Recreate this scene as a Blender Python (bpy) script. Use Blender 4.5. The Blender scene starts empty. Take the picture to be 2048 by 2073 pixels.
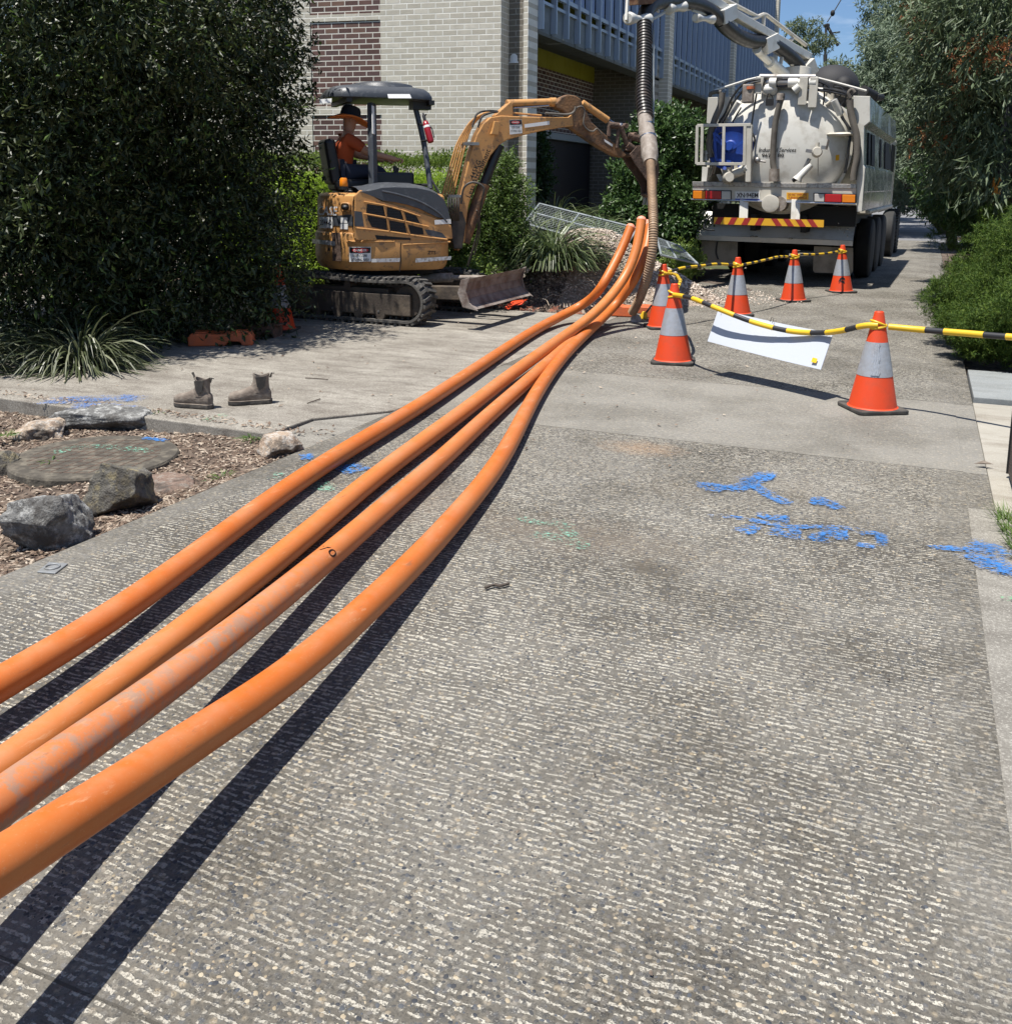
import bpy, bmesh, math, random
import numpy as np
from mathutils import Vector, Matrix, Quaternion
rad = math.radians
S = bpy.context.scene
COL = S.collection
random.seed(7)
# world axes: +Y runs along the driveway, +X across it to the right; metres
# ---------------- camera ----------------
YAW = rad(23.0); PITCH = rad(9.69); ROLL = .008; EYE = 1.55; FPX = 1972.0; CX, CY = 1024.0, 708.0
_F0 = Vector((-math.sin(YAW)*math.cos(PITCH), math.cos(YAW)*math.cos(PITCH), -math.sin(PITCH)))
_R0 = Vector((math.cos(YAW), math.sin(YAW), 0))
_U0 = _R0.cross(_F0)
CR = _R0*math.cos(ROLL) + _U0*math.sin(ROLL)
CU = -_R0*math.sin(ROLL) + _U0*math.cos(ROLL)
CF = _F0
C0 = Vector((0, 0, EYE))
cam = bpy.data.objects.new('camera', bpy.data.cameras.new('camera'))
COL.objects.link(cam); S.camera = cam
cam.data.sensor_fit = 'HORIZONTAL'; cam.data.sensor_width = 36
cam.data.lens = 36*FPX/2048
cam.data.shift_x = 0; cam.data.shift_y = -(1036.5-CY)/2048
cam.data.clip_start = .05; cam.data.clip_end = 2000
m = Matrix((CR, CU, -CF)).transposed().to_4x4(); m.translation = C0
cam.matrix_world = m
# ---------------- light ----------------
SUN_AZ, SUN_EL = rad(209), rad(72)
tosun = Vector((math.sin(SUN_AZ)*math.cos(SUN_EL), math.cos(SUN_AZ)*math.cos(SUN_EL), math.sin(SUN_EL)))
sun = bpy.data.objects.new('sun', bpy.data.lights.new('sun', 'SUN')); COL.objects.link(sun)
sun.data.energy = 4.7; sun.data.angle = rad(.5); sun.data.color = (1, .955, .89)
sun.rotation_euler = tosun.to_track_quat('Z', 'Y').to_euler(); sun.location = (0, 0, 30)
W = bpy.data.worlds.new('World'); S.world = W; W.use_nodes = True
wn, wl = W.node_tree.nodes, W.node_tree.links
bg = wn['Background']
sky = wn.new('ShaderNodeTexSky'); sky.sky_type = 'NISHITA'; sky.sun_disc = False
sky.sun_elevation = SUN_EL; sky.sun_rotation = SUN_AZ; sky.ozone_density = 2.2; sky.dust_density = .3; sky.air_density = 1.0
tc = wn.new('ShaderNodeTexCoord'); mp = wn.new('ShaderNodeMapping'); mp.inputs['Scale'].default_value = (3, 3, 14); mp.inputs['Rotation'].default_value = (.25, -.3, 0)
nz = wn.new('ShaderNodeTexNoise'); nz.inputs['Scale'].default_value = 1.6; nz.inputs['Detail'].default_value = 7; nz.inputs['Roughness'].default_value = .6
cr = wn.new('ShaderNodeValToRGB'); cr.color_ramp.elements[0].position = .48; cr.color_ramp.elements[1].position = .78
mx = wn.new('ShaderNodeMixRGB'); mx.inputs[2].default_value = (13, 13.6, 14.5, 1)
ml = wn.new('ShaderNodeMath'); ml.operation = 'MULTIPLY'; ml.inputs[1].default_value = .55
wl.new(tc.outputs['Generated'], mp.inputs[0]); wl.new(mp.outputs[0], nz.inputs['Vector']); wl.new(nz.outputs['Fac'], cr.inputs[0])
wl.new(cr.outputs[0], ml.inputs[0]); wl.new(ml.outputs[0], mx.inputs[0])
tint = wn.new('ShaderNodeMixRGB'); tint.blend_type = 'MULTIPLY'; tint.inputs[0].default_value = 1; tint.inputs[2].default_value = (.82, .96, 1.16, 1)
wl.new(sky.outputs[0], tint.inputs[1]); wl.new(tint.outputs[0], mx.inputs[1]); wl.new(mx.outputs[0], bg.inputs[0])
bg.inputs[1].default_value = .06
S.view_settings.view_transform = 'Standard'; S.view_settings.look = 'None'
S.view_settings.exposure = .75; S.view_settings.gamma = 1
S.cycles.max_bounces = 6; S.cycles.transparent_max_bounces = 12
# ---------------- picking points of the place from the survey photo ----------------
def ray(u, v): return CF + CR*((u-CX)/FPX) - CU*((v-CY)/FPX)
def G(u, v, z=0.0):
    d = ray(u, v); return C0 + d*((z-EYE)/d.z)
def PT(u, v, t): return C0 + ray(u, v)*t
class Frame:
    def __init__(s, o, az, rollx=0.0):
        s.o = Vector(o); s.M = Matrix.Translation(s.o) @ Matrix.Rotation(-rad(az), 4, 'Z') @ Matrix.Rotation(rollx, 4, 'Y'); s.I = s.M.inverted()
    def w(s, x, y, z): return s.M @ Vector((x, y, z))
    def pick(s, u, v, ax, val):
        o = s.I @ C0; d = s.I.to_3x3() @ ray(u, v); return o + d*((val-o[ax])/d[ax])
# ---------------- materials ----------------
MATS = {}
class NT:
    def __init__(s, name):
        s.m = bpy.data.materials.new(name); s.m.use_nodes = True; s.n = s.m.node_tree.nodes; s.l = s.m.node_tree.links
        s.b = s.n['Principled BSDF']; s.tc = s.n.new('ShaderNodeTexCoord'); MATS[name] = s.m
    def N(s, t, **k):
        n = s.n.new('ShaderNode'+t)
        for a, b in k.items(): setattr(n, a, b)
        return n
    def L(s, a, b): s.l.new(a, b)
    def map(s, scale=(1, 1, 1), rot=(0, 0, 0), loc=(0, 0, 0), src='Object'):
        n = s.N('Mapping'); n.inputs['Scale'].default_value = scale; n.inputs['Rotation'].default_value = rot; n.inputs['Location'].default_value = loc
        s.L(s.tc.outputs[src], n.inputs[0]); return n.outputs[0]
    def noise(s, vec, scale, detail=4, rough=.55):
        n = s.N('TexNoise'); n.inputs['Scale'].default_value = scale; n.inputs['Detail'].default_value = detail; n.inputs['Roughness'].default_value = rough
        s.L(vec, n.inputs['Vector']); return n.outputs['Fac']
    def math(s, op, a, b=None, c=None, clamp=False):
        n = s.N('Math', operation=op); n.use_clamp = clamp
        for i, x in enumerate((a, b, c)):
            if x is None: continue
            if isinstance(x, (int, float)): n.inputs[i].default_value = x
            else: s.L(x, n.inputs[i])
        return n.outputs[0]
    def ramp(s, fac, stops, interp='LINEAR'):
        n = s.N('ValToRGB'); e = n.color_ramp.elements; n.color_ramp.interpolation = interp
        while len(e) < len(stops): e.new(.5)
        for i, (p, c) in enumerate(stops):
            e[i].position = p; e[i].color = (c, c, c, 1) if isinstance(c, (int, float)) else (*c, 1)
        s.L(fac, n.inputs[0]); return n.outputs[0]
    def mix(s, fac, a, b, mode='MIX'):
        n = s.N('MixRGB', blend_type=mode)
        for i, x in enumerate((fac, a, b)):
            if isinstance(x, (int, float)): n.inputs[i].default_value = x if i == 0 else (x, x, x, 1)
            elif isinstance(x, tuple): n.inputs[i].default_value = (*x, 1)
            else: s.L(x, n.inputs[i])
        return n.outputs[0]
    def bump(s, h, strength=.5, dist=.01, nrm=None):
        n = s.N('Bump'); n.inputs['Strength'].default_value = strength; n.inputs['Distance'].default_value = dist
        s.L(h, n.inputs['Height'])
        if nrm is not None: s.L(nrm, n.inputs['Normal'])
        s.L(n.outputs[0], s.b.inputs['Normal']); return n.outputs[0]
    def col(s, c):
        if isinstance(c, tuple): s.b.inputs['Base Color'].default_value = (*c, 1)
        else: s.L(c, s.b.inputs['Base Color'])
    def set(s, rough=None, metal=None, spec=None):
        if rough is not None: s.b.inputs['Roughness'].default_value = rough
        if metal is not None: s.b.inputs['Metallic'].default_value = metal
        if spec is not None: s.b.inputs['Specular IOR Level'].default_value = spec
def simple(name, c, rough=.5, metal=0, c2=None, scale=6, amt=(.45, .7), bump=0, bscale=40, spec=None, detail=5):
    t = NT(name); t.set(rough, metal, spec); v = t.map()
    if c2 is not None:
        f = t.ramp(t.noise(v, scale, detail, .62), [(amt[0], 0.), (amt[1], 1.)]); t.col(t.mix(f, c, c2))
        rr = t.math('MULTIPLY_ADD', f, .25, rough, clamp=True); t.L(rr, t.b.inputs['Roughness'])
    else: t.col(c)
    if bump: t.bump(t.noise(v, bscale, 4), bump, .01)
    return t.m
M = MATS
# ---------------- mesh builder (world coordinates in, parent-local mesh out) ----------------
class MB:
    def __init__(s): s.v = []; s.f = []; s.mi = []; s.cur = 0; s.sm = []; s.smooth = False; s.pc = []
    def add(s, vs, fs):
        o = len(s.v); s.pc.append((o, len(s.f))); s.v += [tuple(p) for p in vs]
        for f in fs: s.f.append(tuple(i+o for i in f)); s.mi.append(s.cur); s.sm.append(s.smooth)
        return s
    def box(s, c, d, M_=None, taper=None):
        x, y, z = d[0]/2, d[1]/2, d[2]/2; vs = []
        for k in (-1, 1):
            t = (taper if (taper and k == 1) else 1)
            for a, b in ((-1, -1), (1, -1), (1, 1), (-1, 1)):
                p = Vector((c[0]+a*x*t, c[1]+b*y*t, c[2]+k*z)); vs.append(M_ @ p if M_ is not None else p)
        return s.add(vs, [(3, 2, 1, 0), (4, 5, 6, 7), (0, 1, 5, 4), (1, 2, 6, 5), (2, 3, 7, 6), (3, 0, 4, 7)])
    def bar(s, a, b, w, h, up=(0, 0, 1)):
        a = Vector(a); b = Vector(b); d = (b-a).normalized(); r = d.cross(Vector(up))
        if r.length < 1e-3: r = d.cross(Vector((1, 0, 0)))
        r.normalize(); q = r.cross(d)
        vs = [p+r*(i*w/2)+q*(j*h/2) for p in (a, b) for i, j in ((-1, -1), (1, -1), (1, 1), (-1, 1))]
        return s.add(vs, [(0, 1, 2, 3), (7, 6, 5, 4), (4, 5, 1, 0), (5, 6, 2, 1), (6, 7, 3, 2), (7, 4, 0, 3)])
    def rings(s, rs, cap=True, closed=False):
        n = len(rs[0]); vs = [p for r in rs for p in r]; fs = []
        m = len(rs)
        for i in range(m if closed else m-1):
            a, b = i*n, ((i+1) % m)*n
            for j in range(n):
                k = (j+1) % n; fs.append((a+j, a+k, b+k, b+j))
        if cap and not closed: fs.append(tuple(range(n-1, -1, -1))); fs.append(tuple((m-1)*n+j for j in range(n)))
        return s.add(vs, fs)
    def tube(s, pts, r, n=10, cap=True, closed=False):
        pts = [Vector(p) for p in pts]; k = len(pts); R = r if isinstance(r, (list, tuple)) else [r]*k
        rs = []; up = None
        for i, p in enumerate(pts):
            if closed: d = pts[(i+1) % k]-pts[i-1]
            else: d = pts[min(i+1, k-1)]-pts[max(i-1, 0)]
            d.normalize()
            if up is None:
                up = Vector((0, 0, 1)) if abs(d.z) < .9 else Vector((1, 0, 0))
            a = up-d*up.dot(d)
            if a.length < 1e-4: a = Vector((1, 0, 0))-d*d.x
            a.normalize(); up = a; b = d.cross(a)
            rs.append([p+(a*math.cos(2*math.pi*j/n)+b*math.sin(2*math.pi*j/n))*R[i] for j in range(n)])
        sm = s.smooth; s.smooth = True; s.rings(rs, cap, closed); s.smooth = sm; return s
    def cyl(s, a, b, r, n=20, r2=None): return s.tube([a, b], [r, r2 if r2 is not None else r], n)
    def prism(s, poly, off):
        n = len(poly); off = Vector(off); p = [Vector(q) for q in poly]
        return s.add(p+[q+off for q in p], [tuple(range(n-1, -1, -1)), tuple(range(n, 2*n))]+[(i, (i+1) % n, n+(i+1) % n, n+i) for i in range(n)])
    def ell(s, c, r, nu=16, nv=10, M_=None):
        rs = []
        for i in range(1, nv):
            t = math.pi*i/nv; rs.append([(c[0]+r[0]*math.sin(t)*math.cos(2*math.pi*j/nu), c[1]+r[1]*math.sin(t)*math.sin(2*math.pi*j/nu), c[2]-r[2]*math.cos(t)) for j in range(nu)])
        vs = [p for q in rs for p in q]+[(c[0], c[1], c[2]-r[2]), (c[0], c[1], c[2]+r[2])]
        fs = []
        for i in range(nv-2):
            for j in range(nu): k = (j+1) % nu; fs.append((i*nu+j, i*nu+k, (i+1)*nu+k, (i+1)*nu+j))
        b = len(vs)-2
        for j in range(nu): k = (j+1) % nu; fs.append((b, k, j)); fs.append((b+1, (nv-2)*nu+j, (nv-2)*nu+k))
        if M_ is not None: vs = [M_ @ Vector(p) for p in vs]
        sm = s.smooth; s.smooth = True; s.add(vs, fs); s.smooth = sm; return s
    def split(s, name, mats, parent=None, **k):
        out = []
        for i, (vo, fo) in enumerate(s.pc):
            ve, fe = s.pc[i+1] if i+1 < len(s.pc) else (len(s.v), len(s.f)); b = MB(); b.v = s.v[vo:ve]; b.f = [tuple(x-vo for x in f) for f in s.f[fo:fe]]; b.mi = s.mi[fo:fe]; b.sm = s.sm[fo:fe]
            out.append(b.build(name, mats, parent, **k))
        return out[0]
    def build(s, name, mats, parent=None, bevel=0, seg=2, recalc=True):
        if not isinstance(mats, (list, tuple)): mats = [mats]
        me = bpy.data.meshes.new(name)
        vs = s.v
        if parent is not None:
            I = WM(parent).inverted(); vs = [tuple(I @ Vector(p)) for p in vs]
        me.from_pydata(vs, [], s.f); me.polygons.foreach_set('material_index', s.mi); me.polygons.foreach_set('use_smooth', s.sm)
        for q in mats: me.materials.append(q)
        if recalc:
            bm = bmesh.new(); bm.from_mesh(me); bmesh.ops.recalc_face_normals(bm, faces=bm.faces)
            for e in bm.edges:
                if len(e.link_faces) == 2 and e.calc_face_angle(0) > .66: e.smooth = False
            bm.to_mesh(me); bm.free()
        o = bpy.data.objects.new(name, me); COL.objects.link(o)
        if parent is not None: o.parent = parent
        if bevel:
            md = o.modifiers.new('bevel', 'BEVEL'); md.width = bevel; md.segments = seg; md.limit_method = 'ANGLE'; md.angle_limit = rad(40)
        return o
_wm = {}
def WM(o):
    mm = o.matrix_basis.copy(); p = o.parent
    while p is not None: mm = p.matrix_basis @ mm; p = p.parent
    return mm
def thing(name, label, cat, loc=(0, 0, 0), rz=0, group=None, ry=0):
    o = bpy.data.objects.new(name, None); COL.objects.link(o); o.location = loc; o.rotation_euler = (0, ry, rz); o.empty_display_size = .1
    bpy.context.view_layer.update()
    return tag(o, label, cat, group)
def tag(o, label=None, cat=None, group=None, kind=None):
    if label: o['label'] = label
    if cat: o['category'] = cat
    if group: o['group'] = group
    if kind: o['kind'] = kind
    return o
def smooth_pts(pts, n=8):
    P = [Vector(p) for p in pts]; out = []
    for i in range(len(P)-1):
        p0 = P[max(i-1, 0)]; p1 = P[i]; p2 = P[i+1]; p3 = P[min(i+2, len(P)-1)]
        for k in range(n):
            t = k/n; out.append(.5*((2*p1)+(p2-p0)*t+(2*p0-5*p1+4*p2-p3)*t*t+(3*p1-p0-3*p2+p3)*t**3))
    out.append(P[-1]); return out
def text(body, size, M_, name, mat, parent, thick=.002, bold=0, shear=0, wrap=None, sx=1):
    cu = bpy.data.curves.new(name, 'FONT'); cu.body = body; cu.size = size; cu.align_x = 'CENTER'; cu.align_y = 'CENTER'; cu.extrude = thick/2; cu.offset = bold; cu.shear = shear; cu.resolution_u = 3
    o = bpy.data.objects.new(name, cu); COL.objects.link(o); bpy.context.view_layer.update()
    me = bpy.data.meshes.new_from_object(o.evaluated_get(bpy.context.evaluated_depsgraph_get()))
    bpy.data.objects.remove(o)
    I = WM(parent).inverted()
    for v in me.vertices:
        p = Vector((v.co.x*sx, v.co.y, v.co.z)); v.co = I @ (wrap(p) if wrap else M_ @ p)
    me.materials.clear(); me.materials.append(mat); me.name = name
    q = bpy.data.objects.new(name, me); COL.objects.link(q); q.parent = parent; return q
def plane_M(o, xdir, ydir):
    x = Vector(xdir).normalized(); z = x.cross(Vector(ydir)).normalized(); y = z.cross(x)
    mm = Matrix((x, y, z)).transposed().to_4x4(); mm.translation = Vector(o); return mm
def npmesh(name, V, Fq, mats, parent=None, mi=None, smooth=False):
    me = bpy.data.meshes.new(name); k = Fq.shape[1]
    if parent is not None:
        I = np.array(WM(parent).inverted()); V = V @ I[:3, :3].T + I[:3, 3]
    me.vertices.add(len(V)); me.vertices.foreach_set('co', V.astype(np.float32).ravel())
    me.loops.add(Fq.size); me.loops.foreach_set('vertex_index', Fq.astype(np.int32).ravel())
    me.polygons.add(len(Fq)); me.polygons.foreach_set('loop_start', np.arange(0, Fq.size, k, dtype=np.int32)); 
    if mi is not None: me.polygons.foreach_set('material_index', mi.astype(np.int32))
    me.polygons.foreach_set('use_smooth', np.full(len(Fq), smooth))
    me.update(calc_edges=True)
    for q in (mats if isinstance(mats, (list, tuple)) else [mats]): me.materials.append(q)
    o = bpy.data.objects.new(name, me); COL.objects.link(o)
    if parent is not None: o.parent = parent
    return o
# ---------------- material library ----------------
def driveway_mat():
    t = NT('exposed_aggregate'); v = t.map(); sep = t.N('SeparateXYZ'); t.L(v, sep.inputs[0]); X, Y = sep.outputs[0], sep.outputs[1]
    vo = t.N('TexVoronoi'); vo.inputs['Scale'].default_value = 62; t.L(v, vo.inputs['Vector'])
    sc = t.N('SeparateColor'); t.L(vo.outputs['Color'], sc.inputs[0])
    stone = t.ramp(sc.outputs[0], [(0, (.03, .03, .03)), (.22, (.08, .076, .066)), (.45, (.14, .13, .108)), (.6, (.055, .062, .074)), (.75, (.17, .155, .13)), (.92, (.24, .21, .165)), (1, (.32, .26, .17))])
    stone = t.mix(.15, stone, t.ramp(sc.outputs[1], [(0, .04), (1, .14)]))
    edge = t.ramp(vo.outputs['Distance'], [(.42, 0.), (.58, 1.)])
    big = t.noise(v, 1.3, 6, .6)
    paste = t.ramp(t.noise(v, 30, 4, .6), [(.3, (.12, .108, .086)), (.7, (.29, .262, .21))])
    c = t.mix(t.math('MULTIPLY', edge, .6), stone, paste)
    # fine scatter
    fs = t.noise(v, 240, 2, .6)
    c = t.mix(t.ramp(fs, [(.56, 0.), (.66, .7)]), c, (.36, .345, .30))
    c = t.mix(t.ramp(vo.outputs['Distance'], [(.30, 0.), (.62, .8)]), c, (.085, .077, .062)); c = t.mix(t.ramp(t.noise(v, 110, 3, .7), [(.36, .75), (.5, 0.)]), c, (.03, .028, .025))  # gaps between stones painted dark, as the shade in the crevices
    # tined ridges across the driveway, broken into short dashes row by row
    wob = t.noise(t.map((1.6, 4, 1)), 3.5, 4, .6); wob2 = t.noise(v, 70, 3, .6)
    ph = t.math('MULTIPLY_ADD', wob, 2.6, t.math('MULTIPLY', Y, 1/.0215)); ph = t.math('MULTIPLY_ADD', wob2, .7, ph)
    row = t.math('FLOOR', ph); s = t.math('SINE', t.math('MULTIPLY', ph, 2*math.pi))
    rc = t.N('CombineXYZ'); t.L(t.math('MULTIPLY', X, 42), rc.inputs[0]); t.L(t.math('MULTIPLY', row, 7.31), rc.inputs[1])
    dash = t.ramp(t.noise(rc.outputs[0], 1.0, 2, .5), [(.44, 0.), (.49, 1.)])
    trough_shade = t.math('MULTIPLY', t.ramp(s, [(0., .4), (.35, 0.)]), t.ramp(t.noise(v, 60, 2), [(.4, 0.), (.6, 1.)])); line = t.math('MULTIPLY', t.ramp(s, [(.2, 0.), (.5, 1.)]), dash)  # shaded side of each ridge painted dark along the trough
    line = t.math('MULTIPLY', line, t.ramp(t.noise(v, 170, 2, .6), [(.36, .25), (.5, 1.)]))
    zone = t.math('MULTIPLY', t.math('GREATER_THAN', Y, 5.77), t.math('LESS_THAN', Y, 7.64))
    wear = t.ramp(t.noise(v, .9, 5, .65), [(.3, .35), (.6, 1.)])
    st = t.math('MULTIPLY', t.math('MULTIPLY_ADD', zone, -.62, 1.0), wear)
    side = t.math('GREATER_THAN', X, .16); st = t.math('MULTIPLY', st, t.math('MULTIPLY_ADD', side, -.5, 1.0))
    side2 = t.math('LESS_THAN', X, -3.1); st = t.math('MULTIPLY', st, t.math('MULTIPLY_ADD', side2, -.8, 1.0))
    line = t.math('MULTIPLY', line, st)
    c = t.mix(t.math('MULTIPLY', trough_shade, st), c, (.04, .037, .032)); c = t.mix(line, c, (.50, .47, .395))  # pale cement colour of the ridges also carries their sunlit highlight
    c = t.mix(t.math('MULTIPLY', zone, .30), c, (.34, .325, .285))
    # patches of tone, dirt and stains
    c = t.mix(t.ramp(big, [(.25, .35), (.55, 0.)]), c, (.3, .28, .25), 'MULTIPLY')
    c = t.mix(t.ramp(big, [(.4, 0.), (.75, .3)]), c, (.34, .325, .29))
    rust = t.ramp(t.noise(t.map((1, 1, 1), loc=(7, 3, 0)), .7, 5), [(.6, 0.), (.85, .25)])
    c = t.mix(rust, c, (.25, .19, .12))
    for (sx, sy, rx, ry, k, cc) in ((-.92, 3.72, .17, .12, .75, (.07, .06, .045)), (-1.35, 3.95, .8, .3, .45, (.15, .12, .09)), (-2.3, 4.1, .5, .5, .3, (.16, .12, .09)), (-1.45, 5.5, .3, .2, .35, (.42, .28, .17))):
        cm = t.N('CombineXYZ'); t.L(t.math('MULTIPLY', t.math('SUBTRACT', X, sx), 1/rx), cm.inputs[0]); t.L(t.math('MULTIPLY', t.math('SUBTRACT', Y, sy), 1/ry), cm.inputs[1])
        ln = t.N('VectorMath', operation='LENGTH'); t.L(cm.outputs[0], ln.inputs[0])
        d = t.math('ADD', ln.outputs['Value'], t.math('MULTIPLY', t.math('SUBTRACT', t.noise(v, 14, 4), .5), 1.3))
        c = t.mix(t.math('MULTIPLY', t.ramp(d, [(.2, 1.), (1.0, 0.)]), k), c, cc)
    # joints
    jt = None
    for jy in (5.77, 7.64, 9.3, 12.6, 15.9, 20.2, 25.1, 1.2):
        q = t.math('LESS_THAN', t.math('ABSOLUTE', t.math('ADD', t.math('SUBTRACT', Y, jy), t.math('MULTIPLY', t.math('SUBTRACT', t.noise(v, 5, 3), .5), .014))), .004)
        jt = q if jt is None else t.math('MAXIMUM', jt, q)
    c = t.mix(t.math('MULTIPLY', jt, .8), c, (.06, .055, .045))
    t.col(c); t.set(.85, 0, .3)
    h = t.math('ADD', t.math('MULTIPLY', vo.outputs['Distance'], -.6), t.math('MULTIPLY', line, 1.0)); h = t.math('ADD', h, t.math('MULTIPLY', fs, .25)); h = t.math('SUBTRACT', h, jt)
    t.bump(h, .8, .006)
driveway_mat()
def concrete(name, a, b, dark, scale=1.2, sp=.5):
    t = NT(name); v = t.map()
    c = t.mix(t.ramp(t.noise(v, scale, 8, .68), [(.3, 0.), (.68, 1.)]), a, b)
    c = t.mix(t.ramp(t.noise(t.map((.7, 2.2, 1), rot=(0, 0, .2)), scale*2.4, 6, .7), [(.45, 0.), (.68, .8)]), c, dark)
    sp_ = t.noise(v, 140, 3, .7); c = t.mix(t.ramp(sp_, [(.36, sp), (.52, 0.)]), c, dark); c = t.mix(t.ramp(sp_, [(.55, 0.), (.68, .7)]), c, (.44, .42, .37))
    t.col(c); t.set(.85, 0, .3); t.bump(t.math('ADD', sp_, t.math('MULTIPLY', t.noise(v, 22, 4), .6)), .5, .005)
concrete('apron_concrete', (.16, .143, .118), (.34, .32, .275), (.10, .085, .07), 1.6, .75)
concrete('kerb_concrete', (.17, .16, .14), (.27, .255, .22), (.11, .10, .085))
concrete('pale_concrete', (.26, .24, .20), (.36, .34, .29), (.19, .165, .13), sp=.1)
concrete('grey_slab', (.19, .205, .205), (.25, .265, .265), (.16, .17, .165), sp=.1)
def brick(name, cols, mortar, rot, bw=.24, bh=.086, rough=.85, ms=.015, seedl=0):
    t = NT(name); v = t.map(rot=rot, loc=(seedl, 0, 0)); b = t.N('TexBrick'); b.offset = .5
    t.L(v, b.inputs['Vector']); b.inputs['Scale'].default_value = 1; b.inputs['Brick Width'].default_value = bw; b.inputs['Row Height'].default_value = bh
    b.inputs['Mortar Size'].default_value = ms/2+.001; b.inputs['Mortar Smooth'].default_value = .15; b.inputs['Bias'].default_value = 0
    b.inputs['Color1'].default_value = (0, 0, 0, 1); b.inputs['Color2'].default_value = (1, 1, 1, 1); b.inputs['Mortar'].default_value = (0, 0, 0, 1)
    n = len(cols); base = t.ramp(b.outputs['Color'], [(i/(n-1), c) for i, c in enumerate(cols)])
    base = t.mix(t.ramp(t.noise(v, 9, 6, .7), [(.35, .28), (.65, 0.)]), base, tuple(x*.55 for x in cols[0]))
    base = t.mix(t.ramp(t.noise(v, 120, 3, .7), [(.5, 0.), (.75, .3)]), base, tuple(min(1, x*1.5) for x in cols[-1]))
    mo = t.mix(t.ramp(t.noise(v, 3, 4), [(.3, 0.), (.7, .5)]), mortar, tuple(x*.6 for x in mortar))
    c = t.mix(b.outputs['Fac'], base, mo); t.col(c); t.set(rough, 0, .25)
    t.bump(t.math('ADD', t.math('MULTIPLY', b.outputs['Fac'], -1.0), t.math('MULTIPLY', t.noise(v, 60, 3), .3)), .6, .008)
FR = (rad(90), 0, 0)        # facing +-Y walls : map (x,z)
brick('cream_brick', [(.50, .455, .37), (.61, .565, .47), (.55, .505, .41), (.68, .63, .53)], (.88, .85, .76), (-rad(90), 0, 0))
brick('brown_brick', [(.085, .05, .045), (.16, .09, .078), (.11, .072, .07), (.20, .12, .09)], (.72, .68, .6), (-rad(90), 0, 0))
brick('grey_brick', [(.16, .145, .12), (.21, .19, .155), (.18, .16, .13)], (.36, .34, .3), (-rad(90), 0, 0))  # darkened copy of the cream brick; recess shade put into its colour
# walls that run along Y: rotate so (y,z)->(x,y)
def brick_y(name, src):
    m0 = MATS[src].copy(); m0.name = name; MATS[name] = m0
    for n in m0.node_tree.nodes:
        if n.type == 'MAPPING': n.inputs['Rotation'].default_value = (-rad(90), -rad(90), 0)
for a in ('cream_brick', 'brown_brick', 'grey_brick'): brick_y(a+'_side', a)
def pipe_mat(name, c, dirt):
    t = NT(name); v = t.map()
    f = t.noise(v, 5, 8, .68); c1 = t.mix(t.ramp(f, [(.42, 0.), (.72, .55)]), c, (.50, .19, .06))
    sepn = t.N('SeparateXYZ'); g = t.N('NewGeometry'); t.L(g.outputs['Position'], sepn.inputs[0])
    if dirt:
        near = t.ramp(sepn.outputs[1], [(0.0, 1.), (.1, 1.)])
        n2 = t.math('SUBTRACT', 3.1, sepn.outputs[1], clamp=True)
        d = t.math('MULTIPLY', t.ramp(t.noise(v, 17, 9, .78), [(.47, 0.), (.56, .85)]), n2)
        c1 = t.mix(d, c1, (.27, .20, .15)); 
        pk = t.math('MULTIPLY', t.ramp(t.noise(v, 6, 4), [(.35, 0.), (.6, .4)]), n2); c1 = t.mix(pk, c1, (.48, .19, .09))
    sp = t.ramp(t.noise(v, 150, 2, .6), [(.62, 0.), (.74, .35)]); c1 = t.mix(sp, c1, (.55, .28, .14))
    dk = t.ramp(t.noise(t.map(loc=(4, 4, 4)), 26, 6, .75), [(.66, 0.), (.76, .55)]); c1 = t.mix(dk, c1, (.14, .07, .04))
    sc1 = t.noise(t.map((26, 3, 26), rot=(0, 0, .0)), 1.0, 6, .75); c1 = t.mix(t.ramp(sc1, [(.60, 0.), (.68, .55)]), c1, (.62, .33, .17))
    sc2 = t.noise(t.map((40, 2.4, 40), loc=(2, 7, 1)), 1.0, 5, .8); c1 = t.mix(t.ramp(sc2, [(.63, 0.), (.69, .6)]), c1, (.26, .11, .05))
    up_ = t.N('SeparateXYZ'); t.L(g.outputs['Normal'], up_.inputs[0]); du = t.math('MULTIPLY', t.ramp(up_.outputs[2], [(.55, 0.), (1., 1.)]), t.ramp(t.noise(v, 3.2, 8, .72), [(.45, 0.), (.7, .42)])); c1 = t.mix(du, c1, (.47, .29, .19))
    t.col(c1); t.L(t.math('MULTIPLY_ADD', f, .35, .27), t.b.inputs['Roughness']); t.set(None, 0, .45)
    t.bump(t.noise(v, 11, 5), .12, .01)
pipe_mat('pipe_orange_deep', (.50, .125, .018), False); pipe_mat('pipe_orange_pale', (.54, .165, .038), False); pipe_mat('pipe_orange_dusty', (.52, .155, .036), True)
def leaf(name, a, b, c, rough=.4, trans=.25, spec=.5):
    t = NT(name); g = t.N('NewGeometry')
    cc = t.ramp(g.outputs['Random Per Island'], [(0, a), (.5, b), (1, c)]); t.col(cc); t.set(rough, 0, spec)
    tr = t.N('BsdfTranslucent'); t.L(t.mix(.5, cc, tuple(min(1, x*1.9) for x in b)), tr.inputs[0]); mxn = t.N('MixShader'); mxn.inputs[0].default_value = trans
    out = t.n['Material Output']; t.L(t.b.outputs[0], mxn.inputs[1]); t.L(tr.outputs[0], mxn.inputs[2]); t.L(mxn.outputs[0], out.inputs[0])
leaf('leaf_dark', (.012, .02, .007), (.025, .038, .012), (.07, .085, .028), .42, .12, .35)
leaf('leaf_hedge', (.07, .12, .02), (.12, .18, .03), (.2, .26, .06), .5, .3)
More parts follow.
